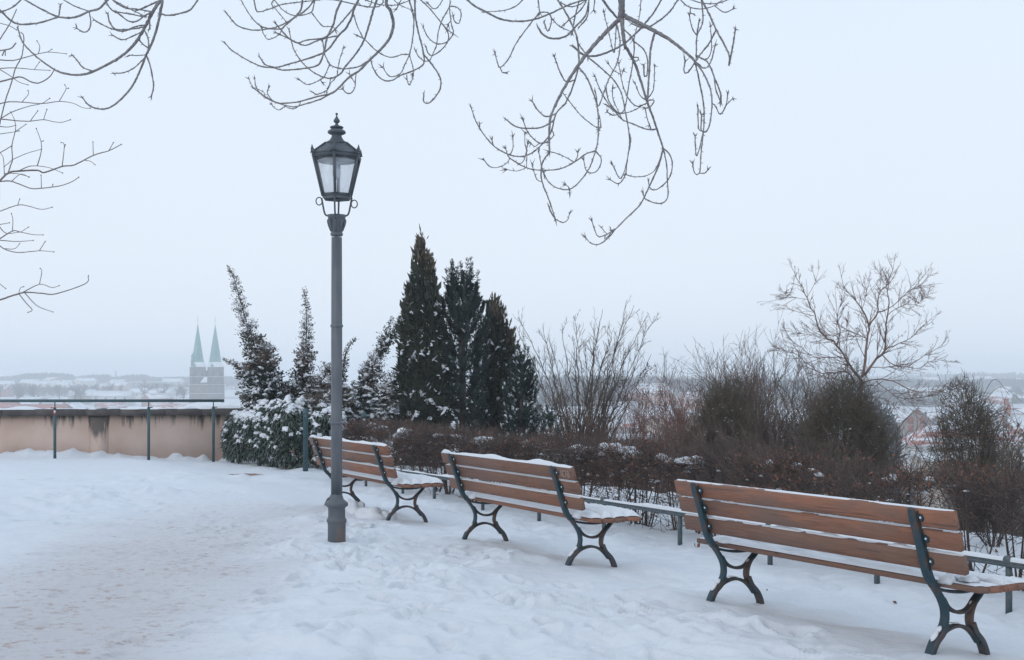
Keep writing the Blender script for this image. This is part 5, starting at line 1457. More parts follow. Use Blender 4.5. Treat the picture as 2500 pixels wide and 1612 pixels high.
# ================================================================== CONIFERS
def col_tree(name, cols, Yd, label, group, seed, n=15000, leaf=.075, matl='thuja', nsnow=70, tip=0.90, top_only=False, dz=0.0, lean=0):
    """columnar conifer; cols: (px base, px tip, py tip, half width px, weight)"""
    rnd = np.random.default_rng(seed)
    x0 = (cols[0][0] - 1250) / F * Yd; z0 = hz(x0, Yd)
    root = empty(name, (x0, Yd, z0), 0, label, 'tree', group)
    fo = MB(); co = MB(); sn = MB(); tot = sum(c[4] for c in cols)
    for ci, (pb, pt, yt, hwp, wgt) in enumerate(cols):
        xb = (pb - 1250) / F * Yd - x0; xt = (pt - 1250) / F * Yd - x0; H_ = zt(yt, Yd) - z0; R = hwp / F * Yd; yo = rnd.uniform(-.15, .15) if ci else 0
        prof = lambda f: np.interp(f, [0, .08, .35, .6, .78, .90, .97, 1], [.72, .95, 1, .82, .50, .22, .09, .02])
        m = int(n * wgt / tot)
        f = rnd.uniform(0, 1, m) ** 1.15; a = rnd.uniform(0, 2 * PI, m)
        lob = 1 + .38 * vnoise(a * 1.6 + ci * 5, f * H_ * 1.4, seed) + .30 * vnoise(a * 4, f * H_ * 3.4, seed + 2)
        q = rnd.uniform(.55, 1.04, m) ** .6
        rad = prof(f) * R * q * lob
        C = np.stack([xb + (xt - xb) * f + np.cos(a) * rad, yo + np.sin(a) * rad, f * H_ * (1 - .0) - .04], 1)
        out = np.stack([np.cos(a), np.sin(a), np.zeros(m)], 1)
        D = out * .75 + rdirs(m, 0, rnd) * .55; D[:, 2] += .75
        D /= np.linalg.norm(D, axis=1)[:, None]
        L = rnd.uniform(.6, 1.3, m) * leaf * np.where(rnd.uniform(size=m) < .10, 1.9, 1)
        tp = f > .74
        C[tp] += rnd.normal(size=(m, 3))[tp] * [.035, .035, .05]; D[tp] += [0, 0, 1.2]; D[tp] /= np.linalg.norm(D[tp], axis=1)[:, None]; L[tp] *= 1.25
        br = (f > tip + .04 * rnd.normal(size=m)); keep = (rnd.uniform(size=m) > np.interp(f, [.7, .82, 1], [0, .35, .55])); C, D, L, br = C[keep], D[keep], L[keep], br[keep]
        add_leaves(fo, C[~br], D[~br], L[~br], L[~br] * .42, mi=0, r=rnd); add_leaves(fo, C[br], D[br], L[br], L[br] * .26, mi=1, r=rnd)
        add_lathe(co, [(prof(t) * R * .66, t * H_ * .93) for t in np.linspace(0, 1, 14)], 14, (xb, yo, 0), mod=lambda an, z: 1 + .25 * math.sin(an * 3 + z * 2), caps=True)
        v = co.v[-1]; v[:, 0] += (xt - xb) * v[:, 2] / H_
        # leader
        add_segs(fo, [[xt - (xt - xb) * .1, yo, H_ * .9]], [[xt, yo, H_ * 1.0]], .006, .003, 1)
        for k in range(int(nsnow * wgt / tot)):
            f_ = rnd.uniform(.06, .86); a_ = rnd.uniform(-PI, 0) if rnd.uniform() < .75 else rnd.uniform(0, PI)
            rr_ = float(prof(f_)) * R * rnd.uniform(.85, 1.02); w = rnd.uniform(.020, .075) * (1.25 if f_ < .5 else .8)
            cxx, cyy, czz = xb + (xt - xb) * f_ + math.cos(a_) * rr_, yo + math.sin(a_) * rr_, f_ * H_
            m_ = rnd.integers(1, 4); g_ = np.cumsum(np.concatenate([[[0, 0, 0]], rnd.normal(size=(m_, 3)) * [w * .55, w * .3, w * .3] + [[math.cos(a_) * w * .25, 0, -w * .35]]]), 0)
            snow_run(sn, np.array([cxx, cyy, czz]) + g_, w * .85, rnd)
    co.build('inner_crown', M[matl], root); fo.build('foliage', [M[matl], M['thuja_tip']], root)['kind'] = 'stuff'
    mb = MB(); add_tube(mb, [(0, 0, -.3), (0, 0, .5)], [.07, .06], 8); mb.build('trunk', M['bark_red'], root)
    sn.build('snow', M['snow'], root, smooth=True)['kind'] = 'stuff'
    return root
col_tree('thuja_tree', [(1036, 1026, 582, 52, 1.0), (1060, 1047, 622, 42, .8), (1003, 998, 700, 40, .55)], 24.0, 'tallest dark columnar thuja with pointed brown tip, left of the pine', 'dark conifers behind the hedge', 51, n=26000, nsnow=150)
col_tree('thuja_tree', [(1208, 1206, 728, 58, 1.0), (1236, 1226, 755, 48, .7), (1268, 1248, 812, 46, .7), (1175, 1186, 790, 42, .5)], 25.5, 'lower dark thuja with twin brown tips to the right of the pine', 'dark conifers behind the hedge', 52, n=25000, nsnow=260)

def needle_shoot(mb, sn, rnd, p0, p1, n, nl=.055, nw=.015, snowf=0.0):
    n = int(n * 2.2)
    """bottle-brush of needles round a shoot"""
    p0 = np.asarray(p0); p1 = np.asarray(p1); d = p1 - p0; L = np.linalg.norm(d); d = d / L
    f = rnd.uniform(0, 1, n); C = p0 + (p1 - p0) * f[:, None]
    rr_ = rdirs(n, 0, rnd); rr_ -= d * (rr_ @ d)[:, None]; rr_ /= np.linalg.norm(rr_, axis=1)[:, None]
    D = rr_ * .75 + d * .8
    add_leaves(mb, C, D, nl * rnd.uniform(.7, 1.15, n), nw, r=rnd)
    if rnd.uniform() < snowf:
        ang = math.atan2(d[1], d[0]); w = .030 * rnd.uniform(.6, 1.3)
        m = p0 + (p1 - p0) * rnd.uniform(.35, .8)
        el = math.asin(max(-1, min(1, d[2])))
        ce, se = math.cos(-el), math.sin(-el)
        add_blob(sn, m + [0, 0, .03], (L * rnd.uniform(.13, .24), w * 1.1, w * .75), rz=ang, lump=.35, tpl=ICO1, tilt=[[ce, 0, se], [0, 1, 0], [-se, 0, ce]])

def pine(px_, Yd, ytop, label, seed, baseR_px, whorls, per, n_need, snowf, name='pine_tree', nl=.06, hb=.0, sh=.30, crown0=.12, group='dark conifers behind the hedge', slim=1.0, candles=()):
    rnd = np.random.default_rng(seed)
    x0 = (px_ - 1250) / F * Yd; z0 = hz(x0, Yd); H_ = zt(ytop, Yd) - z0; R = baseR_px / F * Yd
    root = empty(name, (x0, Yd, z0), 0, label, 'tree', group)
    mb = MB(); add_tube(mb, [(0, 0, -.3), (0, 0, H_ * .5), (0, 0, H_ * .93)], [R * .12 + .02, R * .07 + .015, .012], 8); mb.build('trunk', M['twig_dark'], root)
    nd = MB(); sn = MB()
    needle_shoot(nd, sn, rnd, (0, 0, H_ * .86), (0, 0, H_), n_need * 2, nl)
    for w in range(whorls):
        f = crown0 + (1 - crown0) * (w + rnd.uniform(-.2, .2)) / whorls * .93
        for k in range(per):
            a = rnd.uniform(0, 2 * PI); Lb = R * slim * np.interp(f, [0, .3, .55, .8, 1], [1.0, 1.0, .88, .46, .14]) * rnd.uniform(.55, 1.15)
            b0 = np.array([0, 0, H_ * f]); rise = Lb * np.interp(f, [0, .5, 1], [.25, .75, 1.8])
            dr = np.array([math.cos(a), math.sin(a), 0])
            b1 = b0 + dr * Lb * .6 + [0, 0, rise * .25]; b2 = b0 + dr * Lb + [0, 0, rise]
            pts = catmull([b0, b1, b2], .07 * Yd / 24)
            br = MB(); add_tube(br, pts, np.linspace(.016, .006, len(pts)), 5, cap=False)
            m = len(pts)
            if w % 3 == 0: br.build('branch', M['twig_dark'], root)
            for q in range(max(1, int(m * .30)), m):
                d = pts[q] - pts[q - 1]; d /= np.linalg.norm(d)
                needle_shoot(nd, sn, rnd, pts[q - 1], pts[q], n_need // 4, nl)
                if q % 2 == 0:
                    for sgn in (-1, 1):
                        sd = np.cross(d, [0, 0, 1]) * sgn; sd /= np.linalg.norm(sd) + 1e-9
                        s1 = pts[q] + (d * .55 + sd * .65 + np.array([0, 0, .55])) * sh * rnd.uniform(.45, .9)
                        needle_shoot(nd, sn, rnd, pts[q], s1, n_need // 2, nl, snowf=snowf)
            d = pts[-1] - pts[-2]; d /= np.linalg.norm(d)
            needle_shoot(nd, sn, rnd, pts[-1], pts[-1] + (d * .5 + np.array([0, 0, .85])) * sh * rnd.uniform(.8, 1.2), n_need, nl, snowf=snowf)
    for (qa, qb, qc, qd) in candles:
        a_ = np.array(P(930 + qa / 2.8525, 560 + qb / 2.8525, Yd)) - np.array(root.location); b_ = np.array(P(930 + qc / 2.8525, 560 + qd / 2.8525, Yd)) - np.array(root.location)
        yo = rnd.uniform(-.2, .2) * np.array([0, 1, 0]); needle_shoot(nd, sn, rnd, b_ + yo, a_ + yo, 190, .070)
        cb = MB(); add_tube(cb, [b_ + yo + np.array([(0 - b_[0]) * .5, 0, -.25]), b_ + yo, a_ + yo], [.012, .009, .005], 5); cb.build('branch', M['twig_dark'], root)
    nd.build('needles', M['pine'], root)['kind'] = 'stuff'
    if not sn.empty(): sn.build('snow', M['snow'], root, smooth=True)['kind'] = 'stuff'
    return root
pine(1130, 24.3, 668, 'dark young pine with upturned candle shoots between the two thujas', 61, 76, 13, 8, 40, .16, crown0=.14, nl=.075, candles=[(572, 300, 575, 440), (465, 400, 490, 540), (510, 395, 560, 460), (640, 390, 600, 460), (668, 385, 655, 500), (430, 485, 450, 600), (720, 505, 695, 590), (745, 505, 742, 620), (455, 490, 520, 540), (505, 475, 525, 580), (620, 470, 610, 560), (690, 480, 660, 560), (415, 560, 460, 620), (640, 540, 600, 600)])
pine(1272, 23.2, 868, 'small snow-laden pine with slanting shoots at the right foot of the lower thuja', 62, 44, 10, 7, 44, .75, crown0=.03, sh=.26)
pine(1345, 20.5, 1008, 'tiny pine sapling with two snowy shoots above the hedge, left of the vase-shaped shrub', 63, 24, 4, 3, 26, .6, crown0=.25, sh=.2)

# ---- wind-swept junipers
def plume(fo, sn, wd_, rnd, pts, widths, step=.055, leaf=.045, snow=(0, .5), bias=0.0, dens=1.0):
    """side sprays along a curved leader. pts world-relative, widths along it"""
    p = catmull(pts, step); n = len(p); W = np.interp(np.linspace(0, 1, n), np.linspace(0, 1, len(widths)), widths)
    add_tube(wd_, p, np.linspace(.03, .004, n), 5, cap=False)
    for q in range(1, n):
        d = p[q] - p[q - 1]; d /= np.linalg.norm(d); f = q / n
        for k in range(max(3, int((3 + W[q] * 9) * dens))):
            a = rnd.uniform(0, 2 * PI); dr = np.array([math.cos(a), math.sin(a), 0])
            el = rnd.uniform(.15, .75)
            L = W[q] * rnd.uniform(.55, 1.15)
            D = dr * math.cos(el) + np.array([0, 0, math.sin(el)]) + d * .35; D /= np.linalg.norm(D)
            D[0] += bias * .25; D /= np.linalg.norm(D)
            m = max(6, int(L / .016)); t = rnd.uniform(.08, 1, m)
            droop = -0.35 * L * t ** 2 * (1 if f < .75 else .3)
            C = p[q] + D * (L * t)[:, None]; C[:, 2] += droop
            C += rnd.normal(size=(m, 3)) * (.018 + .04 * L * (1 - t))[:, None]
            LD = D + rdirs(m, .1, rnd) * .8
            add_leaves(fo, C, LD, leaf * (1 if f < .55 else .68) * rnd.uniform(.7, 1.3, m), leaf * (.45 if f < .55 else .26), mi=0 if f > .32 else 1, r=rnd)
            ps = np.interp(f, [0, .25, .45, .7, .85, 1], [snow[1], snow[1], snow[1] * .75, snow[0] + .10, .02, 0])
            for _r in range(1 if not (rnd.uniform() < ps and L > .05) else 0, 1):
                t0_ = rnd.uniform(.30, .6); tt = np.linspace(t0_, min(1.02, t0_ + rnd.uniform(.25, .55)), rnd.integers(3, 6))
                cc = p[q] + D * (L * tt)[:, None]; cc[:, 2] += -.35 * L * tt ** 2 + .02; cc += rnd.normal(size=cc.shape) * .012
                snow_run(sn, cc, rnd.uniform(.034, .066) * (.75 + L), rnd)
def juniper(label, Yd, plumes, seed, base_px):
    rnd = np.random.default_rng(seed)
    x0 = (base_px - 1250) / F * Yd; z0 = hz(x0, Yd)
    root = empty('juniper', (x0, Yd, z0), 0, label, 'juniper', 'wind-swept junipers behind the laurel')
    fo, sn, wd_ = MB(), MB(), MB()
    T0 = np.array(root.location)
    for (pp, ww, dy, bias, sw) in plumes:
        pts = []
        for k, (a, b) in enumerate(pp):
            pts.append(np.array(P(a, b, Yd + dy * k / max(1, len(pp) - 1))) - T0)
        plume(fo, sn, wd_, rnd, pts, [w * 1.15 / F * Yd for w in ww], bias=bias, snow=sw, dens=1.35, leaf=.062)
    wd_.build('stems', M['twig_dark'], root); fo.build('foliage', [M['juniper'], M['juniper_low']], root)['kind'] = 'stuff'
    sn.build('snow', M['snow'], root, smooth=True)['kind'] = 'stuff'
    return root
juniper('leftmost wind-swept juniper with a tall plume leaning left over the wall', 24.5, [
    ([(668, 1050), (655, 960), (632, 880), (606, 800), (588, 740), (574, 690), (560, 655)], [62, 66, 56, 34, 26, 17, 4], .0, -.8, (.0, .55)),
    ([(650, 960), (655, 880), (640, 850), (625, 825)], [34, 40, 26, 12], -.5, 0, (.05, .5)),
    ([(640, 950), (610, 920), (580, 895), (548, 880)], [34, 30, 16, 4], -.3, -.5, (.1, .7)),
    ([(640, 1010), (610, 980), (585, 965)], [34, 30, 12], -.3, -.5, (.1, .6))], 71, 660)
juniper('narrow upright juniper plume left of the lamp post', 24.8, [
    ([(742, 1050), (740, 960), (742, 900), (746, 850), (748, 800), (747, 755), (743, 710)], [60, 62, 38, 28, 22, 14, 3], .0, .3, (.0, .6)),
    ([(745, 1000), (775, 950), (800, 905)], [44, 38, 20], -.4, .5, (.2, .8)), ([(740, 1000), (715, 960), (700, 940)], [40, 34, 18], -.4, -.5, (.2, .8))], 72, 742)
juniper('low snow-covered juniper with one thin bent shoot right behind the lamp post', 23.8, [
    ([(812, 1060), (820, 990), (818, 930), (800, 895)], [50, 48, 34, 14], -.2, 0, (.3, .9)),
    ([(830, 960), (840, 885), (850, 850), (866, 830)], [10, 9, 7, 3], -.2, .5, (0, .1)),
    ([(800, 1050), (775, 1000), (765, 975)], [44, 40, 24], -.6, -.3, (.3, .9))], 73, 812)
juniper('snow-laden juniper leaning right between the lamp post and the tallest thuja', 24.3, [
    ([(868, 1060), (880, 980), (903, 910), (925, 860), (940, 820), (956, 780)], [58, 60, 42, 30, 20, 4], .0, .9, (.15, .75)),
    ([(925, 870), (950, 830), (966, 800), (976, 778)], [18, 16, 10, 3], -.3, .9, (.05, .3)),
    ([(890, 1040), (920, 990), (945, 950), (965, 915)], [50, 48, 36, 14], -.5, .6, (.35, .9)),
    ([(870, 1050), (850, 1000), (846, 960)], [40, 40, 24], -.7, -.3, (.3, .9)),
    ([(920, 1060), (945, 1020), (962, 995)], [36, 34, 22], -.9, .5, (.4, .9))], 74, 885)

# ---- cherry laurel
lrnd = np.random.default_rng(81)
def rosette(rnd, n=9, L=.115, W=.034):
    mb = MB()
    a = np.linspace(0, 2 * PI, n, endpoint=False) + rnd.uniform(0, 1); el = rnd.uniform(-1.25, -.35, n)
    for k in range(n):
        d = np.array([math.cos(a[k]) * math.cos(el[k]), math.sin(a[k]) * math.cos(el[k]), math.sin(el[k])])
        s = np.cross(d, [0, 0, 1.0]); s /= np.linalg.norm(s); up = np.cross(s, d); l = L * rnd.uniform(.8, 1.2)
        p = [np.zeros(3), d * l * .35 + s * W * .5 + up * .006, d * l * .75 + s * W * .42 - up * .004, d * l * 1.0 - up * .012, d * l * .75 - s * W * .42 - up * .004, d * l * .35 - s * W * .5 + up * .006, d * l * .55 + up * (-.006)]
        mb.add(np.array(p) + d * .012, None, [(0, 1, 6), (1, 2, 6), (2, 3, 6), (3, 4, 6), (4, 5, 6), (5, 0, 6)])
    return mb
ROS = [rosette(lrnd, n_, l_) for n_, l_ in ((8, .12), (9, .105), (10, .125), (7, .13))]
ROSM = []
for k, r_ in enumerate(ROS):
    me = r_.mesh('leaf_cluster'); me.materials.append(M['laurel']); ROSM.append(me)
LYC = 22.6
lx0 = (680 - 1250) / F * LYC
root = empty('cherry_laurel', (lx0, LYC, 0), 0, 'wide evergreen cherry laurel with drooping leaves under snow, between wall and lamp post', 'shrub')
def lau_surface(n, rnd):
    px_ = rnd.uniform(548, 838, n)
    Yf = np.interp(px_, [540, 600, 700, 740, 780, 840], [24.8, 23.5, 22.2, 22.45, 22.5, 22.6])       # front face of the mass
    ztop = 1.6 + (925 - np.interp(px_, [540, 560, 600, 640, 700, 760, 800, 840], [1090, 1020, 1008, 992, 978, 990, 995, 1005])) / F * (Yf + .5)
    f = rnd.uniform(0.0, 1.0, n)
    bulge = np.sin(np.clip(f, 0, 1) * PI * .5) ; 
    Yp = Yf + .15 + .95 * f ** 3 + .42 * vnoise(px_ / 26, f * 3.2, 83) + rnd.uniform(0, .2, n)
    x = (px_ - 1250) / F * Yp; z = .05 + (ztop - .05) * np.sin(f * PI / 2) ** .8
    z = z + (.05 + .16 * f) * vnoise(px_ / 16, f * 4, 84)
    return np.stack([x, Yp, z], 1), f, px_
S_, f_, pxs = lau_surface(1150, lrnd)
fo = MB(); sn = MB(); order = np.argsort(S_[:, 1])
ncl = 0
for r_, idx in enumerate(order):
    c = S_[idx] - np.array(root.location); a = lrnd.uniform(0, 2 * PI); sc = lrnd.uniform(.85, 1.25); k = lrnd.integers(0, 4)
    if ncl < 280 and lrnd.uniform() < .6:
        o = link('leaf_cluster', ROSM[k], root, Matrix.Translation(c) @ Matrix.Rotation(a, 4, 'Z') @ Matrix.Scale(sc, 4)); ncl += 1
    else:
        v = np.concatenate(ROS[k].v) * sc; ca, sa = math.cos(a), math.sin(a)
        v = np.stack([v[:, 0] * ca - v[:, 1] * sa, v[:, 0] * sa + v[:, 1] * ca, v[:, 2]], 1) + c
        fo.add(v, None, np.concatenate(ROS[k].t))
    pr_ = np.interp(f_[idx], [0, .4, .6, 1], [.16, .36, .55, .80]) * (1.25 if fbm(pxs[idx] / 22, f_[idx] * 4, 2, 85) > -.02 else .25)
    if lrnd.uniform() < pr_:
        w = lrnd.uniform(.032, .072) * sc
        t_ = lrnd.uniform(.25, .8); add_blob(sn, c + [0, -.02, .005], (w * lrnd.uniform(.6, 1.2), w * .9, w * lrnd.uniform(.35, .55)), lump=.6, tpl=ICO2 if w > .07 else ICO1, flat=False, rz=lrnd.normal() * .5, tilt=[[1, 0, 0], [0, math.cos(t_), -math.sin(t_)], [0, math.sin(t_), math.cos(t_)]])
        for b_ in range(5):   # snow running down the top leaves
            d = lrnd.uniform(0, 2 * PI); add_blob(sn, c + [math.cos(d) * w * .9, math.sin(d) * w * .9, -.022], (.042, .016, .016), lump=.3, tpl=ICO1, rz=d, tilt=[[.8, 0, .6], [0, 1, 0], [-.6, 0, .8]])
# fill behind the surface so that the mass is closed
n = 5200; S2, f2, _ = lau_surface(n, lrnd); S2 = S2 - np.array(root.location); S2[:, 1] += .12 + lrnd.uniform(0, .35, n); S2[:, 2] -= .05
add_leaves(fo, S2, rdirs(n, -.7, lrnd), .12, .038, r=lrnd)
fo.build('foliage', M['laurel'], root)['kind'] = 'stuff'
sn.build('snow', M['snow'], root, smooth=True)['kind'] = 'stuff'
mb = MB(); n = 60; S3, f3, _ = lau_surface(n, lrnd); S3 = S3 - np.array(root.location)
S3 = S3[(f3 > .4) & (f3 < .8)]; add_leaves(mb, S3 + [0, -.05, 0], rdirs(len(S3), -.6, lrnd), .10, .032, r=lrnd); mb.build('withered_leaves', M['dead_leaf'], root)['kind'] = 'stuff'
mb = MB()
for k in range(6):
    x = -.1 + k * .22; add_tube(mb, [(x * .8, .35, -.3), (x, .4, .6)], [.018, .008], 5)
mb.build('stems', M['twig_dark'], root)

# ================================================================== OVERHANGING BRANCHES
brnd = np.random.default_rng(91)
def ZA(a, b): return (a / 1.975, b / 1.975)
def ZC(a, b): return (500 + a / 3.675, b / 3.675)
def ZD(a, b): return (1100 + a / 2.484, b / 2.484)

def lay(root, defs, zf, zsc, Yb, bark, knob, anchors, spread=.9, ext=None, name='branch', bud=1.0):
    """each traced line becomes a branch at its own depth; a side branch starts on its parent"""
    T0 = np.array(root.location); placed = []   # list of (px,py,Y) samples
    for (pts, w0, w1) in defs:
        pp = np.array([zf(a, b) for a, b in pts], float)
        best = None
        for arr in placed:
            d = np.hypot(arr[:, 0] - pp[0][0], arr[:, 1] - pp[0][1]); k = d.argmin()
            if d[k] < 9 and (best is None or d[k] < best[0]): best = (d[k], arr[k])
        if best is not None: Y0 = best[1][2]; pp[0] = best[1][:2]
        else: Y0 = Yb + brnd.uniform(-spread, spread) * .6
        sl = brnd.uniform(-1, 1) * spread; ph = brnd.uniform(0, 6)
        cum = np.concatenate([[0], np.cumsum(np.hypot(*(pp[1:] - pp[:-1]).T))]); tot = cum[-1] + 1e-6
        Yk = Y0 + sl * (tot / 500) * (cum / tot) + .10 * (np.sin(cum / 90 + ph) - math.sin(ph)) * min(1, tot / 150)
        p3 = np.array([P(a, b, y) for (a, b), y in zip(pp, Yk)]) - T0
        c = catmull(p3, .014)
        cp = catmull(np.stack([pp[:, 0], pp[:, 1], Yk], 1), 6.0); placed.append(cp)
        n = len(c); m_px = np.mean(Yk) / F / zsc / 2
        rad = np.linspace(w0, w1, n) * m_px * (1.12 if knob else 1.0)
        sidx = np.arange(n)
        kn = np.maximum(0, np.sin(sidx * .014 / (.045) * PI + ph)) ** 6
        small = np.clip(1.4 - rad / .006, 0.15, 1)
        rad = rad * (1 + knob * .6 * kn * small + .06 * brnd.normal(size=n) * knob)
        c = c + brnd.normal(size=c.shape) * rad[:, None] * .10
        mb = MB()
        # carry on out of the picture to the limb it hangs from
        if best is None and anchors is not None and (pp[0][1] <= 2 or pp[0][0] <= 2):
            an = min(anchors, key=lambda q_: np.linalg.norm(np.array(q_) - T0 - c[0])); an = np.array(an) - T0
            d0 = c[0] - c[min(6, n - 1)]; d0 = d0 / np.linalg.norm(d0)
            mid = c[0] + d0 * np.linalg.norm(an - c[0]) * .4
            e_ = catmull([an, mid, c[0]], .08)[:-1]
            c = np.concatenate([e_, c]); rad = np.concatenate([np.linspace(max(rad[0] * 1.5, .009), rad[0], len(e_)), rad])
        add_tube(mb, c, rad, 6)
        n2 = len(c)
        # buds along the twig and a cluster at the tip
        if knob:
            T = np.gradient(c, axis=0); T /= np.linalg.norm(T, axis=1)[:, None]
            base = n2 - n
            P0, P1, R0 = [], [], []
            k = base + brnd.integers(1, 4); side = 1
            while k < n2 - 1:
                fine = rad[k] < .0065
                if fine and brnd.uniform() < .9:
                    pr = np.cross(T[k], [0, 1, 0]); pr /= np.linalg.norm(pr) + 1e-9
                    pr = pr * side + brnd.normal(size=3) * .35
                    P0.append(c[k]); P1.append(c[k] + (T[k] * .5 + pr * .8) * brnd.uniform(.009, .016) * bud); R0.append(.0036 * bud); side = -side
                k += brnd.integers(2, 4)
            for b_ in range(5):
                d = T[-1] + brnd.normal(size=3) * .6; P0.append(c[-1]); P1.append(c[-1] + d * .020 * bud); R0.append(.0046 * bud)
            if P0: add_segs(mb, P0, P1, np.array(R0), .0009)
        elif w1 <= 4:
            add_blob(mb, c[-1], (.007,) * 3, lump=0, tpl=ICO1, flat=False)
        mb.build(name, bark, root)

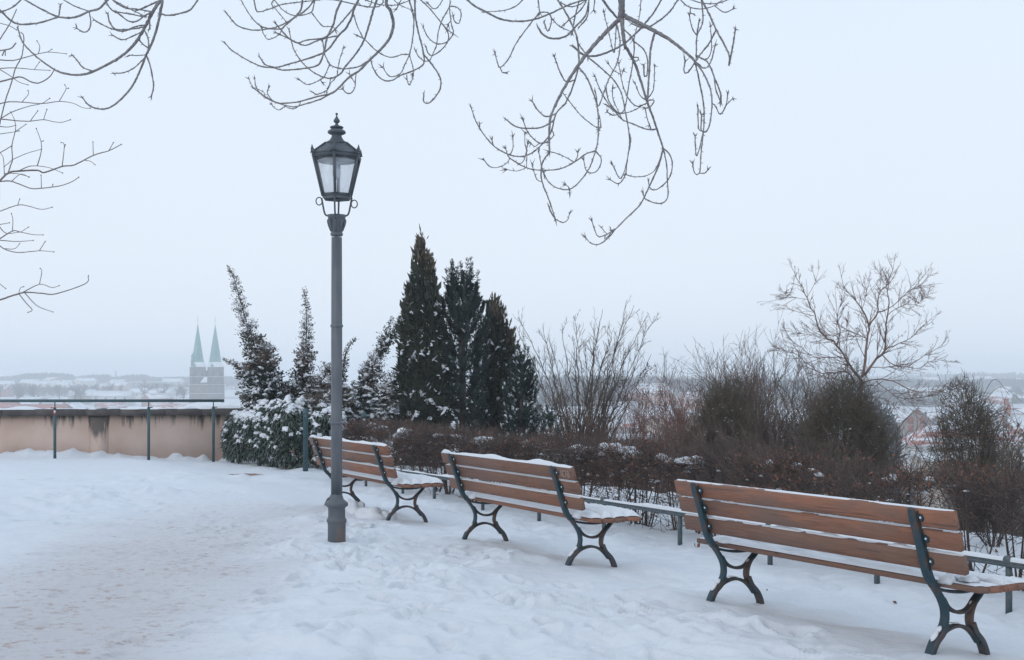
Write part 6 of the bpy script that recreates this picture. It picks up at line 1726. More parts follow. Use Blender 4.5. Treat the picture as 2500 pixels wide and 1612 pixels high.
D1 = [([(1035, -40), (1036, 30), (1038, 105)], 42, 36),
 ([(1038, 100), (950, 190), (840, 310), (780, 390), (720, 480), (670, 570), (630, 650), (605, 720), (598, 830), (600, 925)], 27, 9),
 ([(1045, 95), (1120, 130), (1240, 190), (1340, 250), (1440, 330), (1482, 372)], 26, 13),
 ([(1040, 105), (1045, 200), (1060, 292)], 28, 17), ([(1060, 270), (1110, 370), (1150, 480), (1190, 610), (1230, 720), (1270, 840), (1290, 900)], 17, 10),
 ([(1290, 900), (1260, 1010), (1210, 1120), (1150, 1240), (1060, 1330), (1000, 1390), (940, 1425), (895, 1435), (875, 1395), (858, 1345)], 10, 5),
 ([(1000, 1390), (960, 1440), (900, 1482), (850, 1475), (820, 1442)], 6, 6), ([(940, 1425), (935, 1450), (965, 1425), (975, 1400)], 6, 5), ([(945, 1420), (930, 1400), (917, 1383)], 4, 4),
 ([(1290, 900), (1330, 940), (1345, 1010), (1320, 1090), (1250, 1150), (1210, 1140), (1200, 1100)], 7, 6), ([(1292, 900), (1310, 1000), (1315, 1100), (1318, 1190), (1290, 1230), (1240, 1232), (1180, 1205), (1168, 1170)], 7, 6),
 ([(1285, 925), (1240, 1030), (1180, 1068), (1110, 1072), (1065, 1060)], 6, 5),
 ([(835, 345), (920, 420), (1000, 500), (1040, 580), (1060, 680), (1080, 790), (1085, 880), (1070, 980), (1060, 1060), (1020, 1115), (970, 1092)], 9, 6),
 ([(1070, 980), (1050, 1050), (1025, 1082), (985, 1005)], 6, 6), ([(1082, 920), (1088, 885), (1092, 850)], 8, 7),
 ([(778, 400), (830, 480), (880, 610), (895, 700), (895, 830), (880, 915), (830, 1040), (740, 1140), (660, 1145), (600, 1110), (570, 1060), (550, 1000), (535, 920)], 10, 5),
 ([(880, 912), (820, 935), (750, 985), (660, 1025), (550, 1033), (460, 1018), (360, 960), (335, 905)], 8, 5), ([(750, 980), (680, 945), (605, 920)], 6, 6), ([(750, 980), (768, 955), (772, 925)], 6, 6),
 ([(885, 915), (915, 970), (890, 1035), (850, 1050), (820, 1030), (808, 970)], 6, 6), ([(720, 1140), (715, 1135), (700, 1122)], 5, 5), ([(715, 1140), (722, 1170)], 5, 4),
 ([(640, -15), (700, 80), (750, 180), (770, 250), (778, 380), (750, 500), (700, 620), (640, 690), (610, 800), (560, 870), (490, 930), (430, 950), (360, 940), (280, 900), (220, 840), (160, 750), (125, 655)], 12, 5),
 ([(685, 555), (740, 640), (800, 710), (895, 778), (910, 740), (905, 720)], 6, 5), ([(640, 685), (580, 708), (530, 670), (495, 615)], 8, 8), ([(620, 725), (560, 770), (480, 780), (400, 770), (335, 725)], 9, 8),
 ([(600, 860), (540, 868), (490, 830), (462, 790), (440, 730)], 6, 6), ([(752, 488), (700, 495), (665, 440), (630, 345)], 7, 7), ([(610, 790), (625, 820), (600, 850), (570, 868)], 6, 5),
 ([(600, 925), (560, 980), (548, 1050), (560, 1120), (600, 1220), (635, 1330)], 9, 6), ([(635, 1325), (680, 1350), (710, 1335), (722, 1295)], 6, 5), ([(633, 1335), (610, 1290), (597, 1258)], 8, 8),
 ([(552, 1112), (525, 1090), (505, 1040), (495, 1000)], 5, 5), ([(555, 1030), (570, 1085), (565, 1050)], 4, 4),
 ([(365, 950), (340, 990), (290, 1015), (240, 1012), (203, 972)], 5, 5), ([(365, 945), (378, 900), (378, 830)], 5, 5), ([(460, 1018), (462, 930), (450, 860), (452, 805)], 5, 5), ([(462, 1018), (400, 1038), (342, 1028)], 4, 4), ([(365, 960), (420, 992), (450, 960), (468, 875)], 5, 5), ([(252, 885), (252, 850)], 5, 5), ([(178, 780), (175, 755)], 5, 5), ([(535, 865), (510, 890), (488, 870)], 5, 5),
 ([(1290, -20), (1230, 80), (1160, 165), (1060, 260), (980, 305), (900, 335), (830, 340), (785, 320), (760, 295), (740, 280)], 9, 13),
 ([(840, -10), (720, 30), (600, 85), (500, 120), (400, 130), (300, 115), (210, 70), (150, 40), (90, -10)], 9, 11),
 ([(850, -10), (820, 90), (760, 160), (700, 220), (620, 235), (560, 210), (530, 165)], 8, 11), ([(530, -10), (540, 75)], 7, 7), ([(540, 78), (480, 150), (400, 260), (350, 360), (300, 410), (285, 380), (270, 330)], 7, 6), ([(300, 410), (312, 438), (330, 442)], 6, 6), ([(545, 76), (595, 80), (612, 130), (590, 190), (568, 140)], 6, 7),
 ([(445, -10), (400, 35), (320, 65), (210, 72)], 7, 5), ([(912, -15), (960, 50), (1010, 110)], 13, 11),
 ([(1010, 130), (1028, 260), (1010, 380), (960, 480), (920, 590), (895, 645), (880, 565)], 8, 6), ([(1050, 170), (1110, 250), (1105, 380), (1080, 520), (1065, 620), (1045, 680), (1000, 680), (950, 640)], 8, 5),
 ([(1110, 255), (1170, 300), (1195, 370), (1190, 460), (1175, 465), (1172, 400)], 7, 8), ([(1235, 190), (1215, 290), (1205, 420), (1195, 600)], 13, 9), ([(1195, 600), (1230, 540), (1238, 400)], 6, 6), ([(1195, 610), (1235, 610), (1210, 650), (1180, 655)], 7, 7),
 ([(1185, 630), (1130, 645), (1080, 600), (1045, 520), (1020, 390)], 7, 5), ([(1245, 780), (1190, 785), (1100, 750), (1040, 725), (1000, 680), (950, 620), (900, 530), (877, 465)], 8, 6), ([(1042, 722), (1010, 660), (985, 600), (982, 535)], 6, 6), ([(1188, 635), (1100, 675), (1030, 690), (985, 700), (950, 680)], 6, 6),
 ([(1190, 610), (1150, 580), (1120, 510)], 5, 6), ([(1180, 650), (1190, 710), (1207, 760)], 6, 6), ([(1155, -10), (1145, 100), (1112, 235)], 6, 6), ([(1385, -10), (1330, 70), (1260, 130), (1180, 170), (1100, 145)], 8, 9),
 ([(1010, 680), (975, 640), (955, 600), (945, 550)], 5, 7), ([(1110, 350), (1140, 350), (1130, 372), (1112, 365)], 6, 6), ([(1020, 470), (1048, 430)], 4, 4), ([(1030, 450), (985, 425), (960, 392)], 4, 4), ([(905, 740), (912, 770), (900, 790)], 6, 5),
 ([(1482, 370), (1530, 440), (1575, 540), (1585, 640), (1570, 760), (1545, 800), (1520, 790), (1522, 700)], 9, 8), ([(1480, 375), (1510, 500), (1535, 640), (1535, 780), (1520, 920), (1510, 1050), (1480, 1050), (1468, 995)], 9, 6), ([(1512, 1050), (1540, 1052), (1560, 1030)], 6, 5), ([(1533, 800), (1510, 900), (1490, 945), (1482, 825)], 6, 7), ([(1540, 790), (1505, 780), (1500, 655)], 6, 7),
 ([(1485, 335), (1560, 380), (1600, 470), (1635, 560), (1640, 620)], 8, 9), ([(1600, 470), (1608, 540), (1636, 615)], 7, 7), ([(1585, 630), (1610, 650), (1635, 695), (1670, 640), (1680, 570)], 6, 6), ([(1665, 640), (1712, 598)], 5, 5),
 ([(1515, -15), (1570, 90), (1610, 180), (1660, 270), (1690, 340), (1688, 395), (1710, 290), (1727, 180)], 11, 8), ([(1605, 178), (1570, 260), (1500, 350), (1440, 440), (1415, 430), (1422, 375)], 8, 8), ([(1390, -12), (1440, 40), (1520, 55), (1600, 35), (1655, -5)], 6, 5), ([(1605, 30), (1660, 75), (1715, 55)], 5, 6),
 ([(1530, -12), (1530, 130), (1495, 220), (1490, 335)], 8, 7), ([(1495, 225), (1465, 170), (1448, 95)], 6, 6), ([(1492, 230), (1500, 170), (1508, 130)], 7, 7), ([(1482, 372), (1540, 415), (1580, 370), (1603, 280)], 6, 7), ([(1500, 330), (1550, 360), (1582, 300), (1577, 165)], 6, 5), ([(1445, -5), (1530, 20), (1620, 20), (1700, -8)], 6, 6), ([(1455, 40), (1455, 80), (1475, 85)], 6, 6),
 ([(875, -10), (868, 60)], 6, 7), ([(772, -10), (755, 100), (738, 200)], 7, 8), ([(670, 5), (720, 40), (780, 30), (830, -8)], 6, 6), ([(1000, 130), (1000, 240), (990, 320), (960, 200), (930, 80)], 6, 6), ([(720, 192), (660, 160), (625, 125)], 5, 6), ([(835, -8), (790, 60), (720, 120), (690, 150)], 7, 7), ([(850, -5), (830, 100), (780, 165)], 7, 7), ([(760, 260), (800, 300), (830, 345)], 7, 6)]
C1 = [([(1630, -25), (1632, 45), (1670, 110), (1692, 215), (1665, 330), (1600, 420), (1480, 540), (1380, 640), (1300, 690), (1200, 790), (1130, 840), (1000, 870), (860, 910), (750, 925), (660, 925), (580, 890), (500, 840), (430, 780), (392, 705)], 26, 7),
 ([(1130, 840), (1060, 880), (1000, 905), (880, 940), (800, 960), (700, 940), (610, 910), (520, 860), (460, 780), (448, 710)], 12, 8),
 ([(1550, -20), (1510, 100), (1460, 270), (1420, 380), (1350, 490), (1260, 600), (1220, 660), (1150, 700), (1090, 700), (1000, 665), (900, 590), (830, 500), (790, 420), (755, 265)], 19, 8),
 ([(1235, -15), (1180, 110), (1150, 230), (1100, 330), (1080, 420), (1060, 500), (1030, 570), (980, 600), (850, 620), (700, 630), (600, 600), (540, 580), (490, 510)], 18, 11),
 ([(1390, -20), (1340, 80), (1320, 150), (1270, 250), (1200, 320), (1120, 430), (1050, 480), (930, 525), (760, 575), (640, 605), (520, 600), (420, 560), (330, 510), (240, 450), (185, 392)], 18, 8),
 ([(1410, -15), (1320, 90), (1200, 230), (1130, 300), (1050, 345), (920, 360), (830, 385), (750, 340), (680, 265), (640, 220)], 12, 12), ([(1200, 320), (1080, 345), (1000, 370), (920, 405), (860, 400), (760, 350), (640, 295)], 11, 11),
 ([(878, -15), (860, 90), (800, 160), (720, 230), (680, 260), (560, 255), (480, 220), (400, 130), (320, -5)], 14, 8), ([(990, -15), (920, 80), (820, 150), (700, 220), (600, 255), (440, 272), (310, 240), (250, 190), (198, 122)], 12, 9),
 ([(970, -15), (975, 60), (955, 110), (860, 140), (780, 135), (700, 90), (620, -5)], 10, 8), ([(950, 100), (1000, 170), (1060, 235), (1145, 240), (1165, 260)], 9, 7), ([(1070, -5), (900, 15), (700, 40), (600, 75), (490, 108), (460, 90), (440, -5)], 9, 10), ([(600, -10), (600, 40), (650, 100), (725, 190)], 8, 6),
 ([(700, 255), (660, 315), (570, 355), (530, 310), (515, 265)], 8, 7), ([(1500, 530), (1400, 590), (1320, 612), (1220, 617), (1130, 585), (1085, 510), (1070, 460), (1060, 380)], 12, 9), ([(1190, 690), (1200, 590), (1215, 520), (1245, 432)], 7, 8), ([(1065, 705), (1095, 640), (1115, 592)], 7, 8), ([(1065, 700), (980, 745), (910, 758), (850, 718)], 8, 8), ([(1060, 700), (1040, 725), (1055, 742)], 7, 8),
 ([(1885, -15), (1890, 150), (1920, 310), (1955, 440), (1968, 550), (1950, 590), (1870, 635), (1740, 685), (1690, 720), (1620, 725), (1560, 690), (1510, 610), (1490, 540)], 15, 9), ([(1828, -15), (1870, 130), (1875, 250), (1860, 380), (1835, 490), (1800, 570), (1755, 660), (1680, 690), (1640, 670), (1600, 610)], 14, 7),
 ([(1838, 490), (1870, 620), (1865, 700), (1835, 762), (1815, 720)], 8, 9), ([(1835, 480), (1770, 490), (1680, 515), (1600, 495), (1520, 440), (1440, 360), (1375, 322)], 9, 9), ([(1430, 350), (1370, 240), (1340, 150)], 8, 9),
 ([(1962, 480), (2010, 545), (2060, 610), (2115, 710), (2110, 800), (2060, 880), (2010, 925), (1965, 915), (1965, 845)], 12, 11), ([(2015, 545), (1970, 550), (1920, 510), (1895, 468)], 8, 9), ([(2200, -10), (2195, 60), (2130, 180), (2095, 290), (2080, 400), (2040, 500), (2018, 545)], 10, 8),
 ([(2198, 60), (2200, 120), (2215, 230), (2230, 300), (2180, 370), (2120, 395), (2060, 385), (2000, 330), (1962, 250)], 10, 8), ([(1925, -10), (2020, 80), (2110, 190), (2180, 270), (2225, 300)], 10, 9), ([(2110, 195), (2180, 290), (2180, 370), (2120, 450), (2040, 500), (2000, 470), (1985, 420)], 9, 10), ([(2200, 60), (2260, 65), (2300, 120), (2280, 210), (2240, 190), (2230, 145)], 8, 9),
 ([(1420, -10), (1540, 35), (1640, 48), (1720, 45), (1800, 20), (1860, -8)], 8, 8), ([(1370, 15), (1400, 48), (1460, 65), (1490, 40), (1500, -10)], 8, 8), ([(2142, -10), (2090, 65), (2050, 78), (2000, 30)], 8, 9), ([(1358, 655), (1350, 730), (1345, 790), (1310, 838), (1270, 835), (1240, 802)], 8, 10), ([(1340, 745), (1300, 670)], 6, 8),
 ([(1132, 712), (1110, 790), (1080, 820), (1010, 848), (975, 835)], 7, 10), ([(1190, 690), (1110, 775), (1095, 825)], 6, 7), ([(860, 915), (850, 940), (810, 975), (750, 970), (720, 955), (670, 988), (620, 965), (600, 935)], 7, 8), ([(605, 905), (580, 870), (560, 830), (572, 790)], 7, 7), ([(1690, -10), (1740, 40), (1850, 90)], 7, 5), ([(1768, -10), (1720, 80)], 10, 9), ([(2215, 190), (2185, 215)], 8, 7), ([(1875, 630), (1868, 660)], 7, 6), ([(540, 860), (530, 830), (450, 790), (430, 790)], 6, 6)]
B1 = [([(788, -20), (735, 60), (700, 130), (655, 205), (600, 260), (540, 300), (450, 345), (400, 360), (340, 360), (280, 345), (230, 315), (165, 265), (110, 205), (85, 135)], 15, 6),
 ([(790, -22), (765, 100), (740, 190), (705, 265), (680, 330), (655, 385), (620, 440), (560, 500), (510, 525), (460, 522), (425, 505), (398, 472)], 13, 6),
 ([(712, 265), (722, 310), (735, 370), (740, 420), (730, 465)], 6, 7), ([(450, 345), (400, 325), (370, 290), (350, 268)], 6, 6), ([(700, 260), (660, 268), (625, 267)], 4, 5), ([(695, 280), (650, 325), (600, 350), (550, 355)], 5, 5), ([(697, 145), (715, 190), (715, 240)], 6, 6), ([(715, 235), (690, 215), (675, 198)], 5, 7),
 ([(695, 132), (640, 140), (560, 143), (510, 128), (455, 97)], 6, 6), ([(680, 145), (640, 175), (590, 192), (540, 170)], 5, 6), ([(705, 115), (650, 130), (600, 150), (560, 145), (530, 110), (520, 68)], 6, 7),
 ([(532, -15), (480, 40), (430, 55), (380, 78), (330, 87), (270, 78), (200, 45), (120, 0), (90, -15)], 10, 6), ([(430, 55), (360, 30), (290, -10)], 5, 5), ([(435, 58), (438, 110), (425, 148), (400, 155), (372, 138)], 5, 6), ([(275, 88), (200, 108), (120, 118), (60, 105), (-20, 30)], 7, 8), ([(285, 82), (292, 25)], 5, 7),
 ([(-10, 65), (60, 35), (112, -10)], 6, 6), ([(962, -12), (920, 45), (870, 65), (810, 75), (770, 65)], 7, 7), ([(740, 55), (690, 78), (640, 70), (590, 62), (540, 50), (500, -10)], 6, 6), ([(720, 50), (660, 45), (610, 40), (560, 15), (530, -15)], 6, 6), ([(705, 85), (660, 103), (620, 102), (570, 65)], 6, 7), ([(762, -8), (700, 35), (660, 50)], 7, 7), ([(722, 60), (722, 100), (722, 138)], 5, 7), ([(550, -10), (620, 40), (700, 80)], 5, 5)]
A1 = [([(-15, 885), (40, 835), (100, 825), (180, 822), (215, 832), (300, 803), (360, 795), (450, 750), (525, 727), (585, 697)], 10, 4), ([(90, 826), (140, 803), (180, 800)], 5, 4), ([(180, 800), (198, 735), (198, 685), (175, 620)], 5, 3), ([(200, 688), (208, 680)], 3, 3), ([(300, 803), (310, 700), (295, 688)], 5, 3), ([(308, 720), (315, 698)], 3, 3), ([(450, 750), (448, 685)], 4, 3), ([(525, 727), (547, 688)], 4, 3), ([(410, 775), (435, 778), (458, 795)], 4, 3),
 ([(180, 800), (240, 810), (302, 835)], 4, 3), ([(-15, 875), (55, 875), (145, 908), (200, 908), (250, 903), (305, 893), (350, 875), (380, 855)], 7, 4), ([(195, 907), (198, 845)], 4, 3), ([(245, 903), (255, 890)], 3, 3), ([(-10, 1023), (85, 990), (140, 995), (200, 1010), (252, 1000)], 5, 3), ([(85, 990), (95, 960)], 4, 3), ([(-10, 1158), (60, 1115), (100, 1120), (160, 1132), (208, 1133)], 6, 3), ([(60, 1112), (62, 1060), (55, 1030)], 4, 3), ([(95, 1120), (138, 1095)], 3, 3),
 ([(-10, 1153), (80, 1165), (160, 1160)], 5, 3), ([(-10, 1180), (30, 1205), (90, 1218), (190, 1210), (260, 1215)], 6, 3), ([(188, 1210), (218, 1165)], 4, 3), ([(-15, 1452), (90, 1417), (130, 1410), (200, 1415), (270, 1417), (412, 1368), (426, 1330)], 9, 4), ([(110, 1412), (190, 1372), (250, 1387), (285, 1378)], 5, 3), ([(190, 1372), (202, 1310), (194, 1295)], 4, 3), ([(90, 1420), (125, 1460), (155, 1495), (135, 1507)], 5, 4), ([(115, 1415), (180, 1475), (255, 1505)], 5, 3), ([(-10, 1362), (28, 1392)], 4, 3), ([(95, 1415), (98, 1390), (115, 1383)], 3, 3),
 ([(40, 837), (50, 800), (60, 770), (58, 700), (75, 625), (70, 580), (52, 540)], 6, 3), ([(60, 770), (130, 740), (200, 720)], 4, 3), ([(-10, 580), (60, 540), (140, 513), (200, 500), (240, 475)], 5, 3), ([(0, 572), (90, 583), (145, 585), (210, 578), (260, 588), (300, 590), (340, 578)], 6, 3), ([(145, 585), (182, 535)], 4, 3), ([(210, 578), (226, 528)], 4, 3), ([(-10, 503), (40, 492), (105, 493), (200, 500), (285, 490), (350, 498), (400, 520), (435, 523)], 6, 3), ([(285, 490), (318, 430), (312, 410)], 4, 3), ([(318, 430), (330, 426)], 3, 3), ([(105, 493), (137, 455), (135, 437)], 4, 3),
 ([(-10, 397), (50, 382), (100, 372), (150, 395), (190, 400), (240, 370), (265, 330)], 8, 5), ([(-10, 331), (70, 328), (165, 336), (240, 340)], 5, 3), ([(165, 336), (190, 300)], 3, 3), ([(-10, 289), (60, 292), (130, 275), (185, 260), (240, 252), (320, 260)], 6, 3), ([(185, 260), (192, 225), (178, 198)], 4, 3), ([(230, 253), (250, 238)], 3, 3), ([(-5, 610), (25, 490), (55, 400), (75, 330), (105, 270), (115, 180), (100, 155)], 6, 5), ([(-10, 246), (50, 235), (78, 207)], 7, 6), ([(-10, 205), (50, 110), (80, 45)], 6, 5), ([(-10, 110), (45, 125), (80, 145)], 4, 4),
 ([(-10, 648), (60, 638), (92, 632)], 4, 3), ([(70, 630), (125, 600)], 4, 3), ([(-10, 604), (40, 613), (75, 605)], 5, 3), ([(-10, 345), (40, 360), (90, 395), (135, 410)], 5, 3), ([(22, 845), (15, 760), (-10, 730)], 4, 3), ([(55, 770), (20, 805)], 4, 3), ([(-12, 750), (55, 705)], 5, 4), ([(20, 840), (80, 838), (140, 853)], 4, 3), ([(-10, 1085), (45, 1075)], 4, 3), ([(-10, 1100), (30, 1125), (90, 1120)], 5, 3), ([(20, 1190), (70, 1200), (95, 1175)], 4, 3), ([(60, 870), (100, 840), (140, 855)], 4, 3), ([(10, 270), (25, 240), (25, 270)], 6, 5)]

ash = empty('ash_tree', (4.6, 4.2, 0), 0, 'overhanging ash tree whose bare drooping budded branches fill the top of the picture', 'tree')
AT = np.array(ash.location)
def mk_limb(pts, r0, r1):
    c = catmull([np.array(p) - AT for p in pts], .15)
    mb = MB(); add_tube(mb, c, np.linspace(r0, r1, len(c)), 10); mb.build('limb', M['bark_ash'], ash, smooth=True)
    return [tuple(p + AT) for p in c[::3]]
mb = MB(); tp_ = catmull([np.array([0, 0, -.4]), np.array([.05, 0, 1.5]), np.array([-.05, .1, 3.2]), np.array([-.15, .3, 5.0])], .3); add_tube(mb, tp_, np.linspace(.30, .20, len(tp_)), 14); mb.build('trunk', M['bark_ash'], ash, smooth=True)
anch = []
anch += mk_limb([(4.55, 4.3, 4.2), (3.4, 5.4, 5.4), (2.2, 6.8, 6.0), (1.2, 7.8, 6.0), (0.9, 8.0, 5.2)], .17, .07)
anch += mk_limb([(4.5, 4.4, 4.8), (2.6, 5.4, 6.2), (0.4, 7.0, 6.6), (-1.0, 8.2, 6.3), (-1.9, 8.6, 5.5)], .16, .05)
anch += mk_limb([(4.45, 4.5, 5.0), (1.8, 4.6, 6.8), (-1.0, 5.8, 7.0), (-2.8, 7.4, 6.3), (-3.2, 8.2, 5.3)], .15, .05)
lay(ash, D1, ZD, 2.484, 8.0, M['bark_ash'], 1.0, anch)
lay(ash, C1, ZC, 3.675, 8.6, M['bark_ash'], 1.0, anch)
lay(ash, B1, ZA, 1.975, 8.2, M['bark_ash'], 1.0, anch)
fine = empty('slender_tree', (-7.4, 11.5, 0), 0, 'slender-twigged bare tree reaching in from the left edge above the wall', 'tree')
FT = np.array(fine.location)
mb = MB(); tp_ = catmull([np.array([0, 0, -.4]), np.array([.1, 0, 2.0]), np.array([-.1, .1, 4.0]), np.array([.1, .1, 7.0])], .3); add_tube(mb, tp_, np.linspace(.14, .05, len(tp_)), 10); mb.build('trunk', M['bark_fine'], fine, smooth=True)
fan = [tuple(FT + np.array([0.05, .0, z])) for z in np.linspace(1.2, 6.6, 14)]
lay(fine, A1, ZA, 1.975, 11.6, M['bark_fine'], 0.0, fan, spread=.7)

# ================================================================== TOWN
def gz(x, y): return hz(x, y)

def house(pxc, y_ridge, y_eave, D, wid, dep, rz, roof, wallm, label, group=None, hip=0.0, nwin=4, floors=1, chim=1, cat='house', rows=None, name='house', winm=None, wsize=(1.0, 1.5), chpos=None, wallh=None):
    """gabled or hipped house; ridge runs along its local x"""
    k_ = 3.0 if pxc < 640 else (1.7 if (pxc < 1990 and D >= 185) or D >= 380 else 1.0)
    k_ = min(k_, max(1.0, 1150 / D)); D *= k_; wid *= k_; dep *= min(k_, 2.0)
    x = (pxc - 1250) / F * D
    zr = EYE + (HOR - y_ridge) / F * D; ze = EYE + (HOR - y_eave) / F * D
    zg = gz(x, D)
    if wallh: zg = ze - wallh
    root = empty(name, (x, D, zg), rz, label, cat, group)
    hr_, he = zr - zg, ze - zg
    w, d = wid / 2, dep / 2
    mb = MB()
    g = w - hip * w if hip else w
    add_box(mb, (0, 0, he / 2 - 1), (wid, dep, he + 2))
    if not hip:
        mb.add([(-w, -d, he), (-w, d, he), (-w, 0, hr_ - .15), (w, -d, he), (w, d, he), (w, 0, hr_ - .15)], None, [(0, 2, 1), (3, 4, 5)])
    mb.build('wall', wallm, root)
    ov = .35; t = .22
    mb = MB()
    k = ov * (hr_ - he) / d
    rw = w + (ov if not hip else 0)
    xr = g if hip else rw
    xo = w + ov if hip else rw
    A = [(-xo, -d - ov, he - k), (xo, -d - ov, he - k), (xr, 0, hr_), (-xr, 0, hr_)]
    B = [(xo, d + ov, he - k), (-xo, d + ov, he - k), (-xr, 0, hr_), (xr, 0, hr_)]
    for q in (A, B):
        lo_ = [(a, b, c - t) for a, b, c in q]
        mb.add(q + lo_, [(0, 1, 2, 3), (7, 6, 5, 4), (0, 4, 5, 1), (1, 5, 6, 2), (2, 6, 7, 3), (3, 7, 4, 0)])
    if hip:
        for s in (-1, 1):
            a, b, c = (s * xo, -d - ov, he - k), (s * xo, d + ov, he - k), (s * xr, 0, hr_)
            mb.add([a, b, c], None, [(0, 1, 2) if s > 0 else (0, 2, 1)])
    ro = mb.build('roof', roof, root)
    for c in range(chim):
        cx_ = (chpos if chpos is not None else random.uniform(-.6, .6)) * w; cyy = random.choice([-.25, .25]) * d if chpos is None else -.1 * d
        mb = MB(); add_box(mb, (cx_, cyy, hr_ - .1), (.8, .7, 2.2)); add_box(mb, (cx_, cyy, hr_ + 1.05), (.95, .85, .12)); mb.build('chimney', M['brick'], ro)
    # windows on the front (towards -y) and on the gable facing the viewer
    if nwin:
        for fl in range(floors):
            zc = he - 1.5 - fl * 3.0
            for q in range(nwin):
                cx_ = -w + (q + .5) * wid / nwin
                add_window(root, cx_, -d, zc, wsize, winm)
        for s in (-1, 1):
            for q in range(2):
                add_window(root, s * w, (-.5 + q) * d, he - 1.5, wsize, winm, side=s)
    return root

WINCACHE = {}
def add_window(root, cx_, cy_, zc, size, winm=None, side=0):
    key = (size, winm, side)
    if key not in WINCACHE:
        w, h = size
        f = MB(); p = MB()
        def T_(c, s):
            if side == 0: return c, s
            return (side * -c[1], c[0], c[2]), (s[1], s[0], s[2])
        for (c, s) in (((0, -.05, h / 2), (w + .16, .10, .1)), ((0, -.05, -h / 2), (w + .2, .14, .1)), ((-w / 2, -.05, 0), (.1, .10, h)), ((w / 2, -.05, 0), (.1, .10, h)), ((0, -.045, 0), (.07, .07, h)), ((0, -.045, h * .18), (w, .07, .07))):
            c, s = T_(c, s); add_box(f, c, s)
        c, s = T_((0, -.015, 0), (w - .05, .05, h - .05)); add_box(p, c, s)
        fm = f.mesh('window'); fm.materials.append(M['window_frame']); pm = p.mesh('window_pane'); pm.materials.append(winm or M['glass_dark'])
        WINCACHE[key] = (fm, pm)
    fm, pm = WINCACHE[key]
    o = link('window', fm, root, Matrix.Translation((cx_, cy_, zc))); link('pane', pm, o)

# --- right-hand foreground houses
h1 = house(2355, 1037, 1081, 245, 23.5, 11, 0.0, M['roof_half'], M['wall_white'], 'white house with red hipped roof half under snow, behind the right round bush', hip=.40, nwin=12, floors=2, chim=0, wsize=(1.05, 1.75))
# small attic vents
for k in range(2):
    mb = MB(); add_box(mb, (-10.2 + k * 5, -5.52, h1.children[0].dimensions.z - 2 - .65), (.7, .06, .6)); mb.build('vent', M['glass_dark'], h1)
def gable_house():
    D = 275; s = D / F
    x0 = (2241 - 1250) * s; zg = gz(x0, D)
    root = empty('house', (x0, D, zg), 0, 'grey gabled house with two red shuttered windows and round gable window, behind the white house', 'house')
    def L(px_, py_): return ((px_ - 2241) * s, EYE + (HOR - py_) * s - zg)
    ap = L(2240, 994); le = L(2200, 1026); re = L(2292, 1040)
    dep = 26
    v = [(le[0], 0, -2), (re[0], 0, -2), (re[0], 0, re[1]), (ap[0], 0, ap[1] - .2), (le[0], 0, le[1])]
    vb = [(a, dep, c) for a, b, c in v]
    mb = MB(); mb.add(v + vb, [(0, 1, 2, 4), (1, 6, 7, 2), (0, 4, 9, 5)], [(2, 3, 4)]); mb.build('wall', M['wall_grey'], root)
    # roof slopes run away from the viewer and to the right
    mb = MB(); t = .25
    for (e_, ex) in ((le, -.5), (re, .5)):
        k = (ap[1] - e_[1]) / abs(ap[0] - e_[0]) * .5
        q = [(e_[0] + ex, -.6, e_[1] - k), (ap[0], -.6, ap[1]), (ap[0], dep, ap[1]), (e_[0] + ex, dep, e_[1] - k)]
        lo_ = [(a, b, c - t) for a, b, c in q]
        mb.add(q + lo_, [(0, 1, 2, 3), (7, 6, 5, 4), (0, 4, 5, 1), (1, 5, 6, 2), (2, 6, 7, 3), (3, 7, 4, 0)])
    mb.build('roof', M['roof_snow'], root)
    for (px_, py_) in ((2223, 1026), (2253, 1026), (2223, 1046), (2253, 1046)):
        a = L(px_, py_)
        mb = MB(); n = 7; w, h = .62, .8
        prof = [(-w, -h), (w, -h), (w, h * .7)] + [(w * math.cos(t_), h * .7 + .28 * math.sin(t_)) for t_ in np.linspace(0, PI, 6)[1:-1]] + [(-w, h * .7)]
        m = len(prof)
        vv = [(a[0] + p, -.12, a[1] + q) for p, q in prof] + [(a[0] + p, .05, a[1] + q) for p, q in prof] + [(a[0], -.12, a[1])]
        mb.add(vv, [(i_, m + i_, m + (i_ + 1) % m, (i_ + 1) % m) for i_ in range(m)], [(i_, (i_ + 1) % m, 2 * m) for i_ in range(m)])
        mb.build('shutter', M['shutter_red'], root)
    a = L(2239, 1007); mb = MB()
    add_tube(mb, [(a[0], -.12, a[1]), (a[0], .05, a[1])], .42, 14); mb.build('round_window', M['shutter_red'], root)
    a = L(2238, 1040); mb = MB(); add_box(mb, (a[0], -.1, a[1] + 1.2), ((re[0] - le[0]) * .92, .12, .18)); mb.build('string_course', M['brick'], root)
    return root
gable_house()
house(2330, 994, 1016, 290, 17, 12, 0.05, M['roof_snow'], M['wall_tan'], 'long snow-roofed wing right of the grey gabled house', nwin=5, chim=0)
house(2395, 1000, 1036, 262, 14, 12, -0.5, M['roof_snow'], M['wall_pink'], 'angled snow-covered roof above the red ridge of the white house', nwin=4, chim=1, chpos=.8)
house(2418, 988, 1012, 285, 7, 10, 0.1, M['roof_snow'], M['wall_tan'], 'small snow-roofed house left of the tall brick chimney', nwin=3, chim=0)
house(2505, 986, 1010, 275, 9.5, 12, 0.0, M['roof_snow'], M['wall_tan'], 'smooth snow-covered roof at the right edge beside the brick chimney', nwin=3, chim=1, chpos=-.98)
house(2515, 1009, 1052, 255, 10.5, 13, 0.0, M['roof_most'], M['brick'], 'ribbed red roof streaked with snow at the right picture edge', nwin=4, chim=1, chpos=-.95)
house(2290, 1104, 1119, 215, 7.5, 5, 0.08, M['roof_snow'], M['wall_tan'], 'small tan annex with snowy lean roof in front of the white house', nwin=3, chim=0, wsize=(.8, .9))
